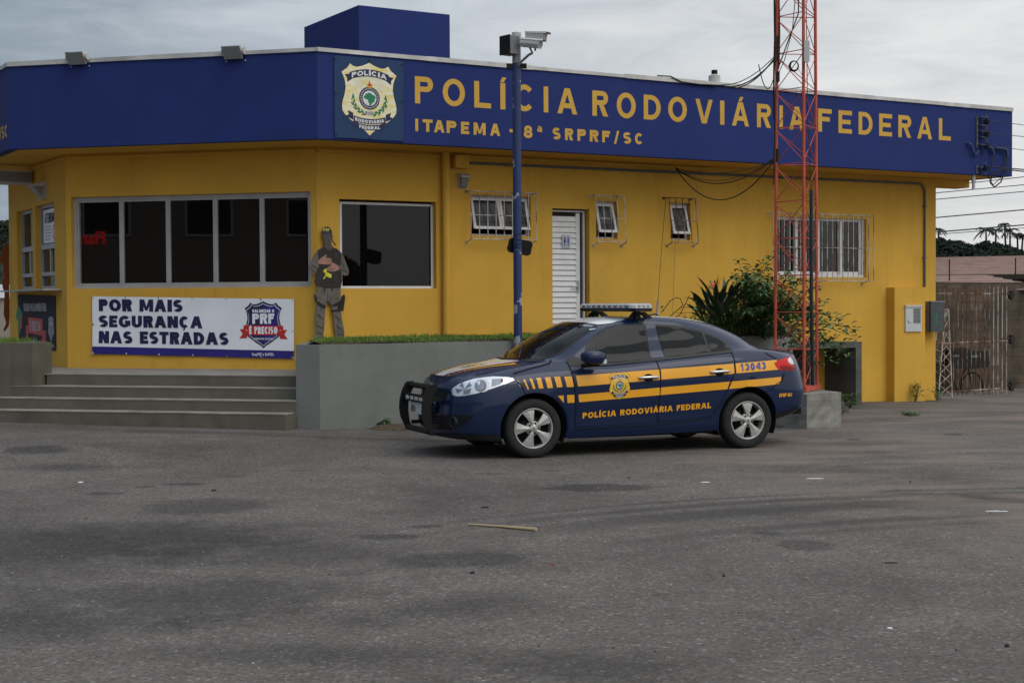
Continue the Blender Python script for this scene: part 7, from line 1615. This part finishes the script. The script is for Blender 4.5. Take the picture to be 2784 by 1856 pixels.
# ---- lamps
def lamp_polys(mb, items, mode, plane, far):
    for mt, poly, off in items: mb.use(mt, True); decal(mb, poly, off, mode, plane, .025, far)
HL = [(-.885, .761), (-.882, .73), (-.872, .708), (-.812, .693), (-.72, .70), (-.605, .717), (-.47, .752), (-.343, .790), (-.25, .82), (-.172, .850), (-.185, .868), (-.25, .885), (-.408, .895), (-.52, .887), (-.63, .875), (-.72, .85), (-.80, .822), (-.863, .785)]
HLc = (-.55, .80); hk = lambda k: [(HLc[0] + (x - HLc[0]) * k, HLc[1] + (y - HLc[1]) * k) for x, y in HL]
for side in (0, 1):
    def lampmb(items, name, par=None):
        mb = MB()
        for mt, poly, off in items:
            mb.use(mt, True); vs, fs = tri2d(poly, .02); P = []
            for x, y in vs: l_, n_ = hit(x, y, .15, 'eye'); P.append(l_ + n_ * off)
            mb.mesh([CARX @ (p if side == 0 else Vector((p.x, 2 * YC - p.y, p.z))) for p in P], [tuple(f if side == 0 else reversed(f)) for f in fs])
        o = part(mb, name, CAR)
        if par: o.parent = par
        return o
    circ = lambda cx, cz, rx, rz: [(cx + rx * cos(2 * pi * k / 22), cz + rz * sin(2 * pi * k / 22)) for k in range(22)]
    h_ = lampmb([('chrome', hk(1.03), .003), ('lamp_clear', HL, .005)], 'headlight')
    lampmb([('lamp_grey', [(-.80, .805), (-.755, .835), (-.742, .775)], .008), ('lamp_grey', [(-.842, .775), (-.755, .765), (-.815, .722)], .0081), ('lamp_grey', [(-.735, .77), (-.68, .84), (-.655, .80)], .0082), ('box_grey', [(-.74, .755), (-.66, .775), (-.68, .715), (-.755, .71)], .0083), ('chrome', circ(-.745, .765, .022, .02), .0088),
            ('chrome', circ(-.535, .798, .090, .070), .0082), ('box_grey', circ(-.552, .795, .068, .062), .0092), ('lamp_grey', circ(-.565, .80, .050, .050), .0096), ('lamp_clear', [(-.60, .84), (-.555, .845), (-.57, .80)], .010)], 'headlight_bowl', h_)
    lampmb([('lamp_grey', [(-.42, .865), (-.30, .872), (-.285, .84), (-.33, .81), (-.43, .785)], .008), ('emb_red' if False else 'lamp_darkred', [(-.315, .862), (-.292, .86), (-.30, .832), (-.325, .83)], .009)], 'headlight_indicator', h_)
    def tailmb(items, name, par=None):
        mb = MB()
        for mt, poly, off in items:
            mb.use(mt, True); vs, fs = tri2d(poly, .02); P = []
            for x, y in vs: l_, n_ = hit(x, y, .1, 'eye'); P.append(l_ + n_ * off)
            mb.mesh([CARX @ (p if side == 0 else Vector((p.x, 2 * YC - p.y, p.z))) for p in P], [tuple(f if side == 0 else reversed(f)) for f in fs])
        o = part(mb, name, CAR)
        if par: o.parent = par
        return o
    t_ = tailmb([('lamp_red', [(3.083, .977), (3.167, 1.015), (3.304, 1.045), (3.34, 1.0), (3.362, .905), (3.352, .883), (3.167, .893), (3.121, .923)], .006)], 'tail_light')
    tailmb([('lamp_white', [(3.262, 1.012), (3.298, 1.040), (3.330, 1.003), (3.352, .958), (3.31, .957), (3.282, .972)], .009)], 'reversing_lens', t_)
    tailmb([('lamp_darkred', [(3.16, .937), (3.24, .943), (3.357, .925), (3.362, .905), (3.352, .887), (3.19, .897)], .0085)], 'lower_lens', t_)
# ---- nose: badge, grille slot, intake, fog lamps, plate
mb = MB().use('chrome', True)
dq = lambda k: [(YC - .0 + x * k, .80 + z * k) for x, z in ((0, .075), (.05, 0), (0, -.075), (-.05, 0))]
for a in range(4):
    P_, Q_ = dq(1.0), dq(.55); b_ = (a + 1) % 4; decal(mb, [P_[a], P_[b_], Q_[b_], Q_[a]], .014, 'front', 0, .03)
part(mb, 'badge', CAR)
mb = MB().use('well', True); decal(mb, [(.42, .725), (YC, .735), (2 * YC - .42, .725), (2 * YC - .44, .655), (YC, .66), (.44, .655)], .005, 'front', 0, .05); mb.use('car_trim', True)
for z in (.678, .70, .718): decal(mb, [(.45, z), (2 * YC - .45, z), (2 * YC - .45, z + .006), (.45, z + .006)], .009, 'front', 0, .06)
part(mb, 'grille', CAR)
mb = MB().use('well', True); decal(mb, [(-1.10, .49), (-.94, .486), (-.75, .476), (-.584, .468), (-.63, .414), (-.70, .378), (-.761, .357), (-.865, .336), (-.95, .33), (-1.10, .345)], .005, 'eye', .3, .03, True)
decal(mb, [(.60, .47), (2 * YC - .60, .47), (2 * YC - .6, .33), (.60, .33)], .0052, 'front', 0, .05)
mb.use('car_trim', True)
for z in (.36, .39, .42, .45): decal(mb, [(.50, z), (2 * YC - .50, z), (2 * YC - .50, z + .010), (.50, z + .010)], .012, 'front', 0, .06)
part(mb, 'intake', CAR)
for side in (0, 1):
    l_, n_ = hit(-.819, .402, .3, 'eye'); g = lambda p: CARX @ (p if side == 0 else Vector((p.x, 2 * YC - p.y, p.z))); ax = Vector((-1, -.25, 0)).normalized()
    mb = MB().use('car_trim', True); c0_ = l_ + ax * -.03
    e1 = Vector((0, 0, 1)); e2 = ax.cross(e1); vs = []
    for d, rr in ((-.02, .072), (.045, .066), (.045, .05), (.0, .046)):
        vs += [g(c0_ + ax * d + e1 * rr * sin(2 * pi * k / 20) + e2 * rr * cos(2 * pi * k / 20)) for k in range(20)]
    mb.mesh(vs, [(r_ * 20 + k, r_ * 20 + (k + 1) % 20, (r_ + 1) * 20 + (k + 1) % 20, (r_ + 1) * 20 + k) for r_ in range(3) for k in range(20)])
    o = part(mb, 'fog_lamp', CAR); mb = MB().use('lens', True); mb.face([g(c0_ + ax * .005 + e1 * .046 * sin(2 * pi * k / 20) + e2 * .046 * cos(2 * pi * k / 20)) for k in range(20)]); o2 = part(mb, 'lens', CAR); o2.parent = o
mb = MB().use('car_navy', True); cbox(mb, -.93, -.905, .62, 1.12, .48, .62); part(mb, 'plate_mount', CAR)
fpl = lambda u, z, d=0.0: CW(-1.0 - d, YC + .05 - u + .0, z)
mb = MB().use('meter_white'); mb.box(lambda u, z, d=0.0: CW(-1.062 - d, YC - u, z), -.2, .2, .47, .595, -.012, 0)
npl = lambda u, z, d=0.0: CW(-1.062 - d, YC - u, z)
mb.use('dark_print'); put(mb, layout('JKK·', -.18, .005, .075, .014, .18), npl, .002, 0, .485); small_text(mb, 'BR', npl, .002, -.06, .577, .016, None, .0); part(mb, 'number_plate', CAR)
# ---- bull bar
NEAR = [(-1.053, .791), (-1.025, .806), (-1.001, .810), (-.965, .812), (-.953, .80), (-.954, .745), (-.976, .709), (-1.009, .635), (-1.023, .562), (-1.023, .463), (-1.011, .363), (-.973, .251), (-1.031, .253), (-1.076, .329), (-1.114, .416), (-1.127, .515), (-1.119, .614), (-1.093, .712)]
BB = MB().use('black_metal')
def upright(y):
    fn = lambda u, z, d=0.0: CW(u, y - d, z); BB.prism(NEAR, fn, -.018, .018); edge = [CW(u, y, z) for u, z in NEAR]
upright(.46); upright(1.28)
for x, z, r in ((-1.0, .775, .032), (-1.03, .29, .034)): BB.tube([CW(x, .46, z), CW(x, 1.28, z)], r, 12)
cbox(BB, -1.085, -1.045, .47, 1.27, .60, .685); cbox(BB, -1.0, -.85, .50, .54, .62, .66); cbox(BB, -1.0, -.85, 1.20, 1.24, .62, .66); cbox(BB, -1.0, -.82, .50, .54, .33, .37); cbox(BB, -1.0, -.82, 1.20, 1.24, .33, .37)
bb = part(BB, 'bull_bar', CAR)
for y in (.62, .78, .94, 1.10):
    mb = MB().use('lamp_white'); mb.hexa([CW(x, yy, z) for z in (.622, .662) for x, yy in ((-1.09, y - .05), (-1.085, y - .05), (-1.085, y + .05), (-1.09, y + .05))]); o = part(mb, 'strobe_light', CAR); o.parent = bb
# ---- roof light bar
LX0, LX1 = 1.245, 1.53; ly0, ly1 = .10, 1.60
def bar_section(mb, pts, e=.10):
    vs = []; n = len(pts)
    for y, k in ((ly0, .72), (ly0 + e * .35, .93), (ly0 + e, 1.0), (ly1 - e, 1.0), (ly1 - e * .35, .93), (ly1, .72)):
        vs += [CW((LX0 + LX1) / 2 + (x - .5) * (LX1 - LX0) * k, y, z) for x, z in pts]
    mb.mesh(vs, [(i * n + j, i * n + (j + 1) % n, (i + 1) * n + (j + 1) % n, (i + 1) * n + j) for i in range(5) for j in range(n)] + [tuple(range(n))[::-1], tuple(range(5 * n, 6 * n))])
mb = MB().use('beacon', False); bar_section(mb, [(.02, 1.630), (.98, 1.630), (.97, 1.665), (.88, 1.683), (.12, 1.683), (.03, 1.665)]); lbar = part(mb, 'light_bar', CAR)
mb = MB().use('car_black'); bar_section(mb, [(.06, 1.590), (.94, 1.590), (1.0, 1.615), (1.0, 1.6295), (0, 1.6295), (0, 1.615)]); o = part(mb, 'light_bar_base', CAR); o.parent = lbar
for i in range(9):
    y = ly0 + .11 + i * .148; mb = MB().use('lamp_grey' if i % 2 else 'box_grey'); mb.hexa([CW(x, yy, z) for z in (1.636, 1.662) for x, yy in ((LX0 - .0015, y), (LX0 + .03, y), (LX0 + .03, y + .08), (LX0 - .0015, y + .08))]); o = part(mb, 'reflector', CAR); o.parent = lbar
for i in range(3):
    x = LX0 + .075 + i * .055; mb = MB().use('lamp_grey'); mb.hexa([CW(xx, yy, z) for z in (1.636, 1.662) for xx, yy in ((x, ly0 - .0015), (x + .035, ly0 - .0015), (x + .035, ly0 + .02), (x, ly0 + .02))]); o = part(mb, 'reflector', CAR); o.parent = lbar
mb = MB().use('car_black')
for y in (.30, 1.44):
    fn = lambda u, z, d=0.0: CW(u, y - d, z); l_, n_ = hit(1.4, y, 0, 'top'); zb = l_.z
    mb.prism([(1.24, zb), (1.30, zb + .005), (1.36, 1.585), (1.50, 1.585), (1.60, zb), (1.53, zb - .004), (1.46, 1.555), (1.40, 1.555), (1.32, zb)], fn, -.025, .025); mb.prism([(1.36, zb - .03), (1.44, zb - .03), (1.43, 1.59), (1.37, 1.59)], fn, -.02, .04)
mb.tube([CW(1.56, .33, 1.545), CW(1.66, .34, 1.56), CW(1.70, .35, 1.545)], .010, 6)
part(mb, 'light_bar_bracket', CAR)
mb = MB().use('car_trim'); decal(mb, [(1.375, 1.505), (1.44, 1.505), (1.445, 1.452), (1.38, 1.452)], .007, 'side', 0, .02); part(mb, 'strap', CAR)
# ---- whip aerial
l_, n_ = hit(1.953, YC, 0, 'top'); mb = MB().use('chrome'); mb.tube([CARX @ l_, CARX @ (l_ + Vector((0, 0, .05)))], .018, 10); mb.use('box_grey'); mb.tube([CARX @ (l_ + Vector((0, 0, .05))), CARX @ (l_ + Vector((.012, 0, .20)))], .012, 8); mb.use('car_black'); mb.tube([CARX @ (l_ + Vector((.012, 0, .20))), CARX @ (l_ + Vector((.06, 0, .8))), CARX @ (l_ + Vector((.12, 0, 1.40)))], .003, 5); part(mb, 'aerial', CAR)
l_, n_ = hit(2.35, 1.25, 0, 'top'); mb = MB().use('thin_wire'); mb.tube([CARX @ l_, CARX @ (l_ + Vector((.05, 0, 1.0)))], .002, 4); part(mb, 'aerial', CAR)
# ---- wheels
def lathe(mb, prof, c, ax_y, n=40, smooth=True):
    """prof of (radius, y) spun about the wheel axle"""
    vs = []
    for rr, yy in prof: vs += [c(rr * cos(2 * pi * k / n), yy, rr * sin(2 * pi * k / n)) for k in range(n)]
    mb.sm = smooth; mb.mesh(vs, [(i * n + k, i * n + (k + 1) % n, (i + 1) * n + (k + 1) % n, (i + 1) * n + k) for i in range(len(prof) - 1) for k in range(n)])
def wheel(cx, side, rot, steer=0.0):
    RT, RR = .326, .232
    cs, sn = cos(steer), sin(steer)
    def c(x, y, z):
        if side == 1: y = -y
        x2, y2 = x * cs - y * sn, x * sn + y * cs
        return CW(cx + x2, (.115 if side == 0 else 2 * YC - .115) + y2, .326 + z)
    mb = MB().use('tyre'); lathe(mb, [(.214, -.085), (.23, -.098), (.258, -.104), (.29, -.102), (.311, -.092), (.321, -.072), (.326, -.05), (.326, .06), (.318, .09), (.29, .105), (.225, .09)], c, 0, 56)
    mb.use('car_trim', False)
    for k in range(46):
        a = 2 * pi * k / 46
        for (y0, y1, da) in ((-.088, -.055, .03), (.04, .08, -.03)):
            pass
    w = part(mb, 'wheel', CAR, ('near ' if side == 0 else 'far ') + ('front wheel' if cx < 1 else 'rear wheel'))
    mb = MB().use('alloy'); lathe(mb, [(.216, -.083), (.224, -.090), (.219, -.096), (.206, -.088), (.202, -.070), (.198, .05)], c, 0, 48)
    hub = lambda rr, a, y: c(rr * cos(a), y, rr * sin(a))
    mb.use('alloy', False)
    for i in range(5):
        a = rot + i * 2 * pi / 5
        secs = [(.030, .55, -.088), (.07, .29, -.096), (.115, .30, -.094), (.165, .33, -.090), (.205, .345, -.084)]; vs = []
        for rr, hw, y in secs: vs += [hub(rr, a - hw, y), hub(rr, a + .02, y - .010), hub(rr, a + hw, y), hub(rr, a + hw * .9, y + .045), hub(rr, a - hw * .9, y + .045)]
        mb.mesh(vs, [(j * 5 + k, j * 5 + (k + 1) % 5, (j + 1) * 5 + (k + 1) % 5, (j + 1) * 5 + k) for j in range(4) for k in range(5)])
    lathe(mb, [(0, -.100), (.03, -.100), (.034, -.096), (.075, -.090), (.085, -.06)], c, 0, 30)
    o = part(mb, 'rim', CAR); o.parent = w
    mb = MB().use('car_black', False)
    for i in range(5):
        a = rot + pi / 5 + i * 2 * pi / 5; mb = MB().use('car_black', False); mb.face([c(.057 * cos(a) + .0135 * cos(2 * pi * k / 12), -.0945, .057 * sin(a) + .0135 * sin(2 * pi * k / 12)) for k in range(12)]); o = part(mb, 'lug_nut', CAR); o.parent = w
    mb = MB().use('chrome'); mb.face([c(x, -.1015, z) for x, z in ((0, .019), (.012, 0), (0, -.019), (-.012, 0))]); mb.use('car_black'); mb.face([c(x, -.102, z) for x, z in ((0, .010), (.006, 0), (0, -.010), (-.006, 0))])
    o = part(mb, 'hub_cap', CAR); o.parent = w
    mb = MB().use('well'); lathe(mb, [(.215, .0), (0.0, .0)], c, 0, 30); mb.use('black_metal'); lathe(mb, [(.07, -.02), (.145, -.02), (.145, -.005)], c, 0, 30); o = part(mb, 'brake_disc', CAR); o.parent = w
wheel(.02, 0, .61, -.06); wheel(.02, 1, .3, -.06); wheel(2.69, 0, pi / 2); wheel(2.69, 1, .2)
